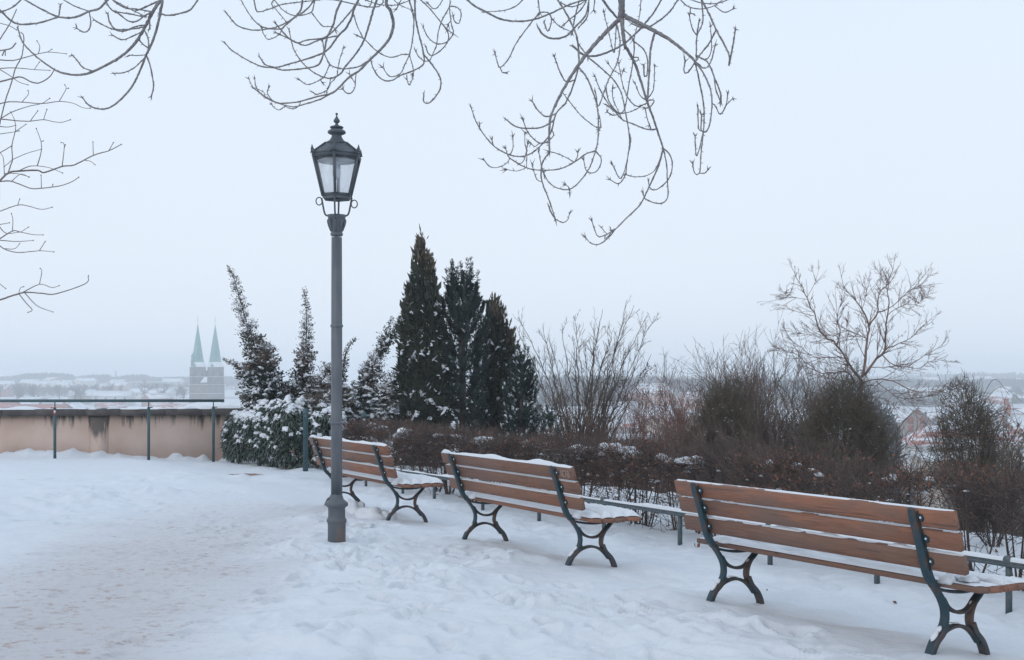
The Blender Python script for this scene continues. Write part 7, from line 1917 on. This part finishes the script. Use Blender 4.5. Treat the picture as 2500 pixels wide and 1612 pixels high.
house(2136, 1088, 1099, 210, 5.6, 6, -.05, M['roof_snow'], M['wall_tan'], 'low tan shed with snowy roof between middle round bush and white house', nwin=2, chim=0, wsize=(.8, .9))
house(2365, 985, 994, 320, 11, 9, .1, M['roof_most'], M['wall_tan'], 'orange-walled house just above the left part of the snowy roofs', nwin=3, chim=0)
for (px_, D) in ((2260, 255), (2457, 245), (2278, 262)):
    x = (px_ - 1250) / F * D; mb = MB(); zz = EYE + (HOR - (1005 if px_ != 2278 else 1022)) / F * D; add_tube(mb, [(0, 0, 0), (0, 0, zz - gz(x, D))], .20, 8)
    o = mb.build('utility_pole', M['rail_paint'], loc=(x, D, gz(x, D))); tag(o, {2260: 'pale pole in front of the grey gabled house', 2457: 'tall pale pole below the brick chimney at the right edge', 2278: 'short pole at the right slope of the grey gabled house'}[px_], 'pole', 'poles among the right-hand roofs')
# --- houses in the middle, seen through the bare shrubs
house(1410, 992, 1015, 235, 12.5, 13, .05, M['roof_snow'], M['wall_tan'], 'wide snow-covered roof behind the left half of the vase-shaped shrub', nwin=4, chim=1)
house(1517, 980, 1022, 245, 7.5, 12, -.1, M['roof_snow'], M['wall_grey'], 'steep snow-covered roof with pale gable right behind the vase-shaped shrub', nwin=3, chim=1)
house(1400, 1022, 1068, 190, 11, 12, .1, M['roof_snow'], M['wall_grey'], 'low broad roof deep in snow just above the hedge behind the vase-shaped shrub', nwin=3, chim=0)
house(1517, 1026, 1040, 190, 5.4, 7, .02, M['roof_half'], M['wall_grey'], 'small red-roofed grey house above the hedge behind reddish shrubs', nwin=3, chim=0, wsize=(.8, 1.0))
house(1545, 1059, 1066, 150, 5.6, 5, .02, M['roof_snow'], M['wall_tan'], 'lowest snow-topped shed above the hedge behind reddish shrubs', nwin=2, chim=0, wsize=(.6, .7))
house(1592, 936, 957, 340, 10.5, 11, 0.02, M['roof_most'], M['wall_pink'], 'large villa with mottled red and snowy hipped roof left of the slim mast', hip=.35, nwin=7, floors=3, chim=2, wsize=(.9, 1.4))
house(1520, 962, 977, 300, 7, 9, .3, M['roof_red'], M['brick'], 'red gabled house left below the mottled villa', nwin=3, chim=1)
house(1620, 989, 1017, 235, 7, 10, -.35, M['roof_most'], M['wall_tan'], 'angled red roof with diagonal snow streaks in the middle', nwin=3, chim=1)
house(1680, 1001, 1014, 240, 8, 9, .0, M['roof_snow'], M['wall_grey'], 'long low snow-roofed grey house left of the left round bush', nwin=4, chim=0)
house(1700, 958, 972, 330, 9, 9, .1, M['roof_most'], M['wall_pink'], 'snow-roofed house behind the slender pale-red shrub', nwin=4, chim=1)
house(1895, 998, 1024, 240, 14, 12, .02, M['roof_snow'], M['wall_grey'], 'long white roof seen between the left and middle round bushes', nwin=5, chim=0)
house(1716, 925, 930, 640, 12, 10, .0, M['roof_snow'], M['wall_white'], 'tiny snow-roofed house on the wooded horizon right of the slim mast', nwin=4, chim=0)
house(1460, 950, 962, 380, 9, 9, .2, M['roof_most'], M['wall_white'], 'snowy house far behind the vase-shaped shrub', nwin=3, chim=1)
house(1300, 968, 990, 300, 10, 10, .2, M['roof_snow'], M['wall_tan'], 'snow-roofed house just right of the dark conifers', nwin=3, chim=1)
# right distance
house(2452, 944, 955, 470, 5.6, 8, .0, M['roof_snow'], M['wall_white'], 'small white-roofed house in the right distance left of the teal gable', nwin=2, chim=0)
house(2480, 943, 957, 450, 5, 3, PI / 2, M['shed'], M['shed'], 'small teal-grey gable in the right distance', nwin=0, chim=0)
house(2452, 958, 972, 400, 10, 10, .0, M['roof_snow'], M['wall_grey'], 'broad hipped snow roof in the right distance above the brick chimney', hip=.4, nwin=6, floors=1, chim=0)
house(2437, 968, 981, 385, 5.5, 6, .1, M['roof_half'], M['brick'], 'red-roofed house in the right distance in front of the broad hipped roof', nwin=2, chim=0)
house(2500, 972, 985, 390, 5, 6, .0, M['shed'], M['shed'], 'dark flat shed at the right edge in the distance', nwin=0, chim=0)
# --- left town, over the wall
house(18, 955, 968, 330, 3.0, 8, .35, M['roof_snow'], M['brick'], 'snow-roofed house with red gable at the far left edge', nwin=1, chim=1)
house(39, 956, 970, 330, 2.8, 7, -.3, M['roof_most'], M['brick'], 'narrow greyish roof next to the far left gable', nwin=1, chim=0)
house(62, 964, 973, 300, 4, 6, .4, M['roof_snow'], M['brick'], 'snowy crossed gables left of the first rail post', nwin=1, chim=1)
house(12, 976, 995, 190, 3.6, 7, .0, M['roof_red'], M['brick'], 'plain red roof below the handrail at the far left', nwin=0, chim=0)
house(62, 978, 988, 205, 5.0, 5, .0, M['roof_snow'], M['brick'], 'snowy roof with dark dormers below the handrail at left', nwin=0, chim=0)
house(102, 987, 996, 180, 7.4, 6, .02, M['roof_red'], M['brick'], 'long red roof strip below the handrail around the first rail post', nwin=0, chim=0)
house(116, 978, 987, 215, 5.5, 6, .1, M['roof_snow'], M['brick'], 'snowy roof right behind the first rail post', nwin=0, chim=0)
house(186, 981, 994, 190, 2.6, 5, .0, M['roof_snow'], M['wall_white'], 'pale hipped roof just right of the first rail post', hip=.7, nwin=0, chim=0)
house(230, 971, 977, 290, 5.6, 7, .0, M['roof_snow'], M['wall_white'], 'long low snowy roof above the rail between first and second post', nwin=4, chim=0)
house(208, 966, 974, 285, 1.6, 3, PI / 2, M['roof_snow'], M['wall_white'], 'tiny snowy gable rising over the long low roof', nwin=0, chim=0)
house(270, 981, 993, 230, 5.0, 7, .5, M['roof_half'], M['wall_grey'], 'reddish roof below the handrail left of the second rail post', nwin=0, chim=0)
house(330, 957, 972, 320, 4.2, 8, .45, M['roof_snow'], M['brick'], 'snowy roof with dark red gable in front of the factory chimney', nwin=1, chim=1)
house(404, 958, 971, 320, 4.6, 8, -.05, M['roof_snow'], M['brick'], 'bright snow roof between factory chimney and church', nwin=2, chim=1)
house(372, 957, 966, 350, 4.0, 6, .1, M['roof_snow'], M['wall_grey'], 'snow roof behind the dark bare tree near the factory chimney', nwin=1, chim=0)
house(440, 972, 980, 300, 9, 8, .0, M['roof_half'], M['brick'], 'long dark red roof just above the handrail left of the church', nwin=0, chim=0)
house(395, 980, 994, 210, 3.4, 6, .3, M['roof_half'], M['wall_grey'], 'dark gable below the handrail right of the second rail post', nwin=0, chim=0)
house(450, 983, 994, 220, 4.6, 6, -.3, M['roof_half'], M['brick'], 'dark roof below the handrail in front of the church', nwin=0, chim=0)
house(510, 980, 990, 225, 4.0, 6, .2, M['roof_snow'], M['brick'], 'snow-roofed house below the handrail beside the third post', nwin=0, chim=0)
house(590, 947, 953, 560, 9, 9, .05, M['roof_red'], M['brick'], 'long red roof right of the church beside the leftmost juniper', nwin=3, chim=0)
# long factory and apartment buildings
def longb(pxc, y0, y1, D, wpx, wallm, roofm, label, nwin=10, rows=1):
    s = D / F; x = (pxc - 1250) * s; zt_ = EYE + (HOR - y0) * s; zg = min(EYE + (HOR - y1) * s, zt_ - 3) - 1; w = wpx * s
    root = empty('long_building', (x, D, zg), 0, label, 'building', 'long low buildings beyond the roofs')
    H_ = zt_ - zg
    mb = MB(); add_box(mb, (0, 0, H_ / 2), (w, 12, H_)); mb.build('wall', wallm, root)
    mb = MB(); add_box(mb, (0, 0, H_ + .25), (w + .8, 12.8, .5)); mb.build('roof', roofm, root)
    for r in range(rows):
        for k in range(nwin):
            add_window(root, -w / 2 + (k + .5) * w / nwin, -6, H_ - 1.8 - r * 3, (1.6, 1.5))
longb(285, 951, 968, 980, 115, M['wall_pink'], M['roof_half'], 'long pink factory hall left of the brick factory chimney', 12)
longb(425, 948, 968, 950, 78, M['wall_white'], M['roof_snow'], 'pale apartment block with window rows between factory chimney and church', 12, 2)
longb(170, 941, 952, 1230, 200, M['wall_tan'], M['roof_snow'], 'very long pale shed on the plain below the left woods', 16)
longb(335, 933, 946, 1280, 120, M['far_wood'], M['roof_snow'], 'bluish long hall behind the factory chimney', 12, 2)
longb(60, 943, 955, 1150, 130, M['wall_grey'], M['roof_snow'], 'long snow-roofed hall at the far left edge', 10)
longb(330, 946, 956, 1080, 150, M['wall_grey'], M['roof_snow'], 'low grey hall directly behind the factory chimney', 14)
D = 900; s = D / F; xch = (353 - 1250) * s; zz = EYE + (HOR - 928) * s
mb = MB(); add_lathe(mb, [(.98, 0), (.88, zz - gz(xch, D) - .6), (.98, zz - gz(xch, D) - .5), (.98, zz - gz(xch, D))], 16)
o = mb.build('factory_chimney', M['brick'], loc=(xch, D, gz(xch, D))); tag(o, 'square-topped brick factory chimney standing left of the church', 'chimney')
for (px_, yt, D, lab) in ((1622, 864, 850, 'slim pale-green lattice mast above the middle roofs'), (283, 905, 1300, 'faint far-off transmitter mast above the left woods')):
    s = D / F; x = (px_ - 1250) * s; zg = gz(x, D); H_ = EYE + (HOR - yt) * s - zg; root = empty('mast', (x, D, zg), 0, lab, 'mast')
    mb = MB(); b = 1.1
    for a in (0, 1, 2, 3):
        cx_, cyy = b * math.cos(a * PI / 2 + .78), b * math.sin(a * PI / 2 + .78); add_tube(mb, [(cx_, cyy, 0), (cx_ * .35, cyy * .35, H_)], .17, 4)
    nl_ = 22
    for k in range(nl_):
        f0 = k / nl_; f1 = (k + 1) / nl_
        for a in range(4):
            q0 = np.array([b * math.cos(a * PI / 2 + .78), b * math.sin(a * PI / 2 + .78)]) * (1 - .65 * f0); q1 = np.array([b * math.cos((a + 1) * PI / 2 + .78), b * math.sin((a + 1) * PI / 2 + .78)]) * (1 - .65 * f1)
            add_segs(mb, [[q0[0], q0[1], H_ * f0]], [[q1[0], q1[1], H_ * f1]], .06, .06)
    mb.build('lattice', M['copper'], root)

# scattered small houses, copies of a few kinds
proto = [house(2330, 940, 948, 620, 10, 8, .2, M['roof_snow'], M['wall_white'], 'small snow-roofed house in the hazy distance', 'houses scattered in the hazy distance', nwin=3, chim=1, wallh=6),
         house(2390, 938, 946, 650, 9, 8, -.4, M['roof_snow'], M['wall_tan'], 'small snow-roofed house in the hazy distance', 'houses scattered in the hazy distance', nwin=3, chim=0, wallh=5),
         house(2270, 943, 951, 600, 8, 9, 1.2, M['roof_most'], M['brick'], 'small red brick house with snowy roof in the hazy distance', 'brick houses scattered in the hazy distance', nwin=2, chim=1, wallh=5.5)]
hrr = random.Random(12)
for k in range(72):
    px_ = hrr.choice([hrr.uniform(1300, 2520), hrr.uniform(1950, 2520), hrr.uniform(-40, 440)])
    D = hrr.uniform(450, 1300) if px_ > 1200 else hrr.uniform(620, 1250)
    x = (px_ - 1250) / F * D
    if abs(px_ - 505) < 60: continue
    c = copy_tree(hrr.choice(proto)); c.location = (x, D, gz(x, D)); c.rotation_euler.z = hrr.uniform(-.8, .8)

# ================================================================== CHURCH
D = 720.0; s = D / F
CX = (505 - 1250) * s; CG = gz(CX, D)
church = empty('church', (CX, D, CG), math.atan(745 / 3000), 'twin-towered stone church with pointed green copper spires above the town', 'church')
def cl(px_, py_): return ((px_ - 505) * s, EYE + (HOR - py_) * s - CG)
def boxpx(mb, x0, x1, y0, y1, yn, dp):
    a = cl(x0, y1); b = cl(x1, y0); add_box(mb, ((a[0] + b[0]) / 2, yn + dp / 2, (a[1] + b[1]) / 2), (b[0] - a[0], dp, b[1] - a[1]))
mb = MB(); z939 = 939
base_b = CG
a = cl(463.5, 939); b = cl(547, 939)
add_box(mb, ((a[0] + b[0]) / 2, 5, a[1] / 2 - 1), (b[0] - a[0], 10, a[1] + 2)); mb.build('west_block', M['church_stone'], church)
for (x0, x1, sp) in ((464.5, 503, 483.5), (506.5, 545.5, 525)):
    mb = MB(); boxpx(mb, x0, x1, 896, 939, 0.15, (x1 - x0) * s); tw_ = mb.build('tower', M['church_stone'], church)
    w = (x1 - x0) * s; xc = ((x0 + x1) / 2 - 505) * s; ze = cl(0, 896)[1]; zs = cl(0, 888)[1]; ztop_ = cl(0, 790)[1]; yc = .15 + w / 2
    # steep octagonal spire growing from a snowy square foot
    mb = MB(); R1 = w * .41
    sq = [(xc + sx * (w / 2 + .15), yc + sy_ * (w / 2), ze) for sx, sy_ in ((1, 1), (-1, 1), (-1, -1), (1, -1))]
    oc = [(xc + (sp - (x0 + x1) / 2) * s * .6 + R1 * 1.05 * math.cos(k * PI / 4 + PI / 8), yc + R1 * 1.05 * math.sin(k * PI / 4 + PI / 8), cl(0, 884)[1]) for k in range(8)]
    tipx = xc + (sp - (x0 + x1) / 2) * s
    mb.add(sq + oc, None, [(0, 4, 5), (0, 5, 1), (1, 5, 6), (1, 6, 7), (1, 7, 2), (2, 7, 8), (2, 8, 9), (2, 9, 3), (3, 9, 10), (3, 10, 11), (3, 11, 0), (0, 11, 4)]); mb.build('spire_foot', M['roof_snow'], church)
    mb = MB(); add_lathe(mb, [(R1, cl(0, 885)[1]), (R1 * .52, cl(0, 838)[1]), (.06, ztop_)], 8, (0, 0, 0), caps=False); v = mb.v[-1]
    v[:, :2] = v[:, :2] @ np.array([[math.cos(PI / 8), math.sin(PI / 8)], [-math.sin(PI / 8), math.cos(PI / 8)]]); v += [tipx, yc, 0]
    sp_o = mb.build('spire', M['copper'], church)
    for (gx) in (-1, 1):   # snowy gablets at the spire foot
        mb = MB(); g0 = xc + gx * w * .22; zz0 = ze; mb.add([(g0 - 1.3, yc - w / 2 - .1, zz0), (g0 + 1.3, yc - w / 2 - .1, zz0), (g0, yc - w / 2 + .1, zz0 + 2.2), (g0, yc - 1, zz0 + 2.6)], None, [(0, 1, 2), (1, 3, 2), (0, 2, 3)]); mb.build('gablet', M['copper'] if gx < 0 else M['roof_snow'], church)
    mb = MB(); add_tube(mb, [(tipx, yc, ztop_ - .2), (tipx, yc, cl(0, 772)[1])], .06, 5); add_blob(mb, (tipx, yc, cl(0, 781)[1]), (.3, .3, .3), lump=0, tpl=ICO1, flat=False); add_box(mb, (tipx, yc, cl(0, 775)[1]), (.9, .08, .10)); mb.build('cross', M['rail_paint'], church)
    # belfry openings with pointed heads
    for (ox, yy0, hh, wd2) in ((-.18, 910, 17, 3.6), (.30, 910, 17, 2.2)):
        mb = MB(); g0 = xc + ox * w; zb_ = cl(0, yy0 + hh / 2)[1]; zt2 = cl(0, yy0 - hh / 2)[1]; ww = wd2 * s
        pr = [(-ww, zb_), (ww, zb_), (ww, zt2 - .8), (ww * .5, zt2 - .25), (0, zt2), (-ww * .5, zt2 - .25), (-ww, zt2 - .8)]
        m = len(pr); vv = [(g0 + p, .03, q) for p, q in pr] + [(g0 + p, .3, q) for p, q in pr] + [(g0, .03, (zb_ + zt2) / 2)]
        mb.add(vv, [(i_, m + i_, m + (i_ + 1) % m, (i_ + 1) % m) for i_ in range(m)], [(i_, (i_ + 1) % m, 2 * m) for i_ in range(m)]); mb.build('belfry_window', M['glass_dark'], church)
    for yy in (896, 920):
        mb = MB(); boxpx(mb, x0 - .6, x1 + .6, yy - .4, yy + .5, -.1, w + .4); mb.build('string_course', M['far_snow'], church)
    for k in range(3):
        mb = MB(); boxpx(mb, x0 + 6 + k * 12, x0 + 7.4 + k * 12, 924, 932, .0, .3); mb.build('slit_window', M['glass_dark'], church)
for yy in (938.8, 961):
    mb = MB(); boxpx(mb, 463, 547.5, yy - .45, yy + .55, -.35, 10.7); mb.build('string_course', M['far_snow'], church)
mb = MB(); a = cl(489, 934); b = cl(505, 920); c = cl(506, 934)   # snowy lean roof between the towers
mb.add([(a[0], -.3, a[1]), (c[0], -.3, c[1]), (c[0], -.1, b[1]), (b[0] - 1.2, -.1, b[1]), (a[0], 1.5, a[1]), (c[0], 1.5, c[1]), (c[0], 1.5, b[1]), (b[0] - 1.2, 1.5, b[1])], [(0, 1, 2, 3), (4, 7, 6, 5), (0, 3, 7, 4), (3, 2, 6, 7)]); mb.build('lean_roof', M['roof_snow'], church)
# stair turret left of the left spire
tx = cl(470.5, 0)[0]
mb = MB(); add_lathe(mb, [(.8, cl(0, 897)[1]), (.8, cl(0, 882)[1]), (1.05, cl(0, 881)[1]), (.6, cl(0, 878)[1]), (.6, cl(0, 872)[1]), (.8, cl(0, 871)[1]), (.05, cl(0, 862)[1])], 8, (tx, .8, 0)); mb.build('turret', M['copper'], church)
mb = MB(); add_box(mb, (0, 26, 8), (17, 30, 16)); mb.add([(-9, 11, 16), (9, 11, 16), (0, 11, 22), (-9, 41, 16), (9, 41, 16), (0, 41, 22)], [(0, 2, 5, 3), (1, 4, 5, 2)], [(0, 1, 2), (3, 5, 4)]); 
for v_ in mb.v: v_[:, 0] *= .9
mb.build('nave', M['church_stone'], church)

# ================================================================== TOWN TREES AND FAR WOODS
def crown_mesh(seed, H_, R, mat_, dens=420):
    rnd = np.random.default_rng(seed); mb = MB(); out = []
    sp = dict(nseg=[5, 4, 3], wob=[.12, .18, .2], up=[.04, .03, .0], br=[1.8, 1.5, 0], ang=[.6, .7, .6], lr=[.5, .55, .5], skip=[0, 0, 0], rmin=.07)
    for k in range(7):
        a = rnd.uniform(0, 2 * PI); q = rnd.uniform(.2, .8)
        grow(rnd, np.array([0, 0, H_ * rnd.uniform(.18, .4)]), np.array([math.cos(a) * q, math.sin(a) * q, 1.0]), H_ * rnd.uniform(.45, .65), .16, 2, sp, out)
    segs_to(mb, out)
    me = mb.mesh('crown'); me.materials.append(mat_); return me
tm = MB(); add_tube(tm, [(0, 0, -1), (0, 0, 4)], [.28, .2], 6, cap=False); TRM = tm.mesh('trunk'); TRM.materials.append(M['far_tree'])
CR = [crown_mesh(300 + k, 10 + k, 4, M['far_tree']) for k in range(4)]
TREELAB = ['bare grey tree among the snowy roofs']
tr = random.Random(4)
spots = [(40, 300, 1.0), (93, 330, 1.3), (145, 300, 1.0), (120, 350, 1.2), (175, 320, 1.0), (205, 350, 1.1), (240, 330, .9), (272, 310, .8), (365, 290, .95), (150, 420, 1.2), (60, 420, 1.0), (85, 450, 1.4), (190, 430, 1.1), (225, 440, 1.0), (440, 420, .9), (575, 420, 1.0), (600, 330, .9), (460, 360, .7), (540, 330, .7), (490, 330, .6)]
for k in range(34): spots.append((tr.uniform(-30, 450), tr.uniform(250, 400), tr.uniform(.8, 1.2)))
for k in range(85):
    px_ = tr.choice([tr.uniform(1290, 2520), tr.uniform(2080, 2520)]); spots.append((px_, tr.uniform(150, 520) if k % 3 else tr.uniform(60, 160), tr.uniform(.6, 1.1)))
spots = [(a, b * 2.8 if a < 640 else b * 1.6, c * (1.15 if a < 640 else 1)) for a, b, c in spots]
for k, (px_, D, sc) in enumerate(spots):
    x = (px_ - 1250) / F * D; zg = gz(x, D)
    top = EYE + (HOR - 935) / F * D - zg      # keep crowns under the skyline
    cm = tr.choice(CR); hh = max(v.co.z for v in [cm.vertices[i_] for i_ in range(0, len(cm.vertices), 7)])
    sc = min(sc, max(.3, top / hh))
    r_ = empty('bare_tree', (x, D, zg), tr.uniform(0, 6.28), ('bare grey tree among the roofs beyond the parapet wall, left of the junipers' if px_ < 640 else 'bare grey tree seen over the hedge among roofs, right of the conifers'), 'tree', 'bare trees among the roofs left of the junipers' if px_ < 640 else 'bare trees among the roofs right of the conifers')
    r_.scale = (sc, sc, sc)
    link('trunk', TRM, r_); link('crown', cm, r_)

def wood(name, band, label, seed, n, leafs=3.0, matl='far_wood'):
    """far woodland; band: list of (px, D, y top, thickness m)"""
    rnd = np.random.default_rng(seed); mb = MB()
    bx = np.array([b[0] for b in band]); 
    px_ = rnd.uniform(bx.min(), bx.max(), n)
    Dd = np.interp(px_, bx, [b[1] for b in band]) + rnd.uniform(0, 1, n) * np.interp(px_, bx, [b[3] for b in band])
    yt = np.interp(px_, bx, [b[2] for b in band])
    x = (px_ - 1250) / F * Dd; zg = height(x, Dd); ztop_ = EYE + (HOR - yt) / F * Dd
    tree = vnoise(x / 7, Dd / 7, seed) * .55 + vnoise(x / 22, Dd / 22, seed + 1) * .5
    Ht = np.maximum((ztop_ - zg) * (1 + .35 * tree - .06), 2.5)
    f = rnd.uniform(0, 1, n) ** .75
    C = np.stack([x, Dd, zg + Ht * f], 1)
    D_ = rdirs(n, 1.4, rnd)
    add_leaves(mb, C, D_, leafs * rnd.uniform(.5, 1.3, n), leafs * .35, r=rnd)
    o = mb.build(name, M[matl], None); tag(o, label, 'wood', kind='stuff')
    return o
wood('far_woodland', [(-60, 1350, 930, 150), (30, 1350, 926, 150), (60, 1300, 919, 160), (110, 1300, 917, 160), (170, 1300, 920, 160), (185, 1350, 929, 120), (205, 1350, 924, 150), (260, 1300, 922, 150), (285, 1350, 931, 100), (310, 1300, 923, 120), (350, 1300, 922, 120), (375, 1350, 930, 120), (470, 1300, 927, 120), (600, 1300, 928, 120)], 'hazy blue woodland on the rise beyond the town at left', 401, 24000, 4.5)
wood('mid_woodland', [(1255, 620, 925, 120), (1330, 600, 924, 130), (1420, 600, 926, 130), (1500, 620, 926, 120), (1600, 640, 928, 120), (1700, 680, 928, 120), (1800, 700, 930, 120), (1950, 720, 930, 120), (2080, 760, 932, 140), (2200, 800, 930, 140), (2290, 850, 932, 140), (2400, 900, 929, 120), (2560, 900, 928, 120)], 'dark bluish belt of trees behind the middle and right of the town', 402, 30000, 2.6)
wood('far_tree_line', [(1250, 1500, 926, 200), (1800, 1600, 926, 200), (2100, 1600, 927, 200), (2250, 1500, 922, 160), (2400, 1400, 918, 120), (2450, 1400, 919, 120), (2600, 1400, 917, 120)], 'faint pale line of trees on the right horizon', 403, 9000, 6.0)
wood('mid_woodland', [(-60, 1100, 942, 60), (60, 1080, 940, 60), (180, 1080, 943, 50), (250, 1000, 950, 40), (300, 1050, 943, 50), (420, 1100, 939, 60), (600, 1100, 936, 80)], 'greyish hedgerows on the plain beyond the left roofs', 404, 3600, 2.6, 'far_tree')
# dark thicket on the slope between right round bush and houses
wood('slope_thicket', [(2060, 130, 950, 30), (2140, 130, 958, 30), (2175, 130, 980, 25), (2196, 120, 1040, 20)], 'dark blue-grey thicket on the slope left of the grey gabled house', 405, 9000, .8)
wood('mid_woodland', [(1960, 480, 952, 60), (2060, 460, 948, 60), (2170, 480, 950, 60), (2240, 520, 960, 50), (2300, 600, 955, 50)], 'dark blue-grey trees above the snowy roofs between bare tree and right round bush', 409, 9000, 1.5)
wood('mid_woodland', [(1255, 420, 975, 50), (1330, 430, 960, 60), (1420, 440, 952, 60), (1500, 460, 958, 50), (1560, 480, 975, 40)], 'bluish trees behind the vase-shaped shrub', 410, 9000, 1.5)
wood('mid_woodland', [(30, 900, 951, 60), (100, 880, 946, 60), (190, 880, 950, 50), (240, 860, 956, 50), (310, 880, 958, 40)], 'grey-brown leafless copse among the left roofs above the rail', 411, 5000, 1.8, 'far_tree')
wood('slope_thicket', [(2335, 60, 1150, 14), (2400, 60, 1112, 14), (2560, 60, 1080, 14)], 'brownish undergrowth on the slope below the right-hand houses', 406, 9000, .35, 'twig_grey')
wood('slope_thicket', [(1290, 70, 1085, 14), (1500, 70, 1075, 14), (1720, 70, 1070, 14), (1900, 60, 1085, 12)], 'reddish undergrowth on the slope above the hedge in the middle', 407, 9000, .30, 'twig_red')

# ================================================================== HAZE
mb = MB()
X0, X1, Y0_, Y1_, Z0_, Z1_ = -3700, 3700, -170, 3750, -38, 31
v = [(X0, Y0_, Z0_), (X1, Y0_, Z0_), (X1, Y1_, Z0_), (X0, Y1_, Z0_), (X0, Y0_, Z1_), (X1, Y0_, Z1_), (X1, Y1_, Z1_), (X0, Y1_, Z1_)]
mb.add(v, BOXQ)
hm = bpy.data.materials.new('haze'); hm.use_nodes = True
t = hm.node_tree; t.nodes.clear(); out = t.nodes.new('ShaderNodeOutputMaterial'); pv = t.nodes.new('ShaderNodeVolumePrincipled')
pv.inputs['Color'].default_value = (0.955, 0.98, 1.0, 1); pv.inputs['Density'].default_value = 0.0009; pv.inputs['Anisotropy'].default_value = 0.0
t.links.new(pv.outputs[0], out.inputs['Volume'])
o = mb.build('haze', hm); tag(o, kind='stuff')
bpy.context.view_layer.update()
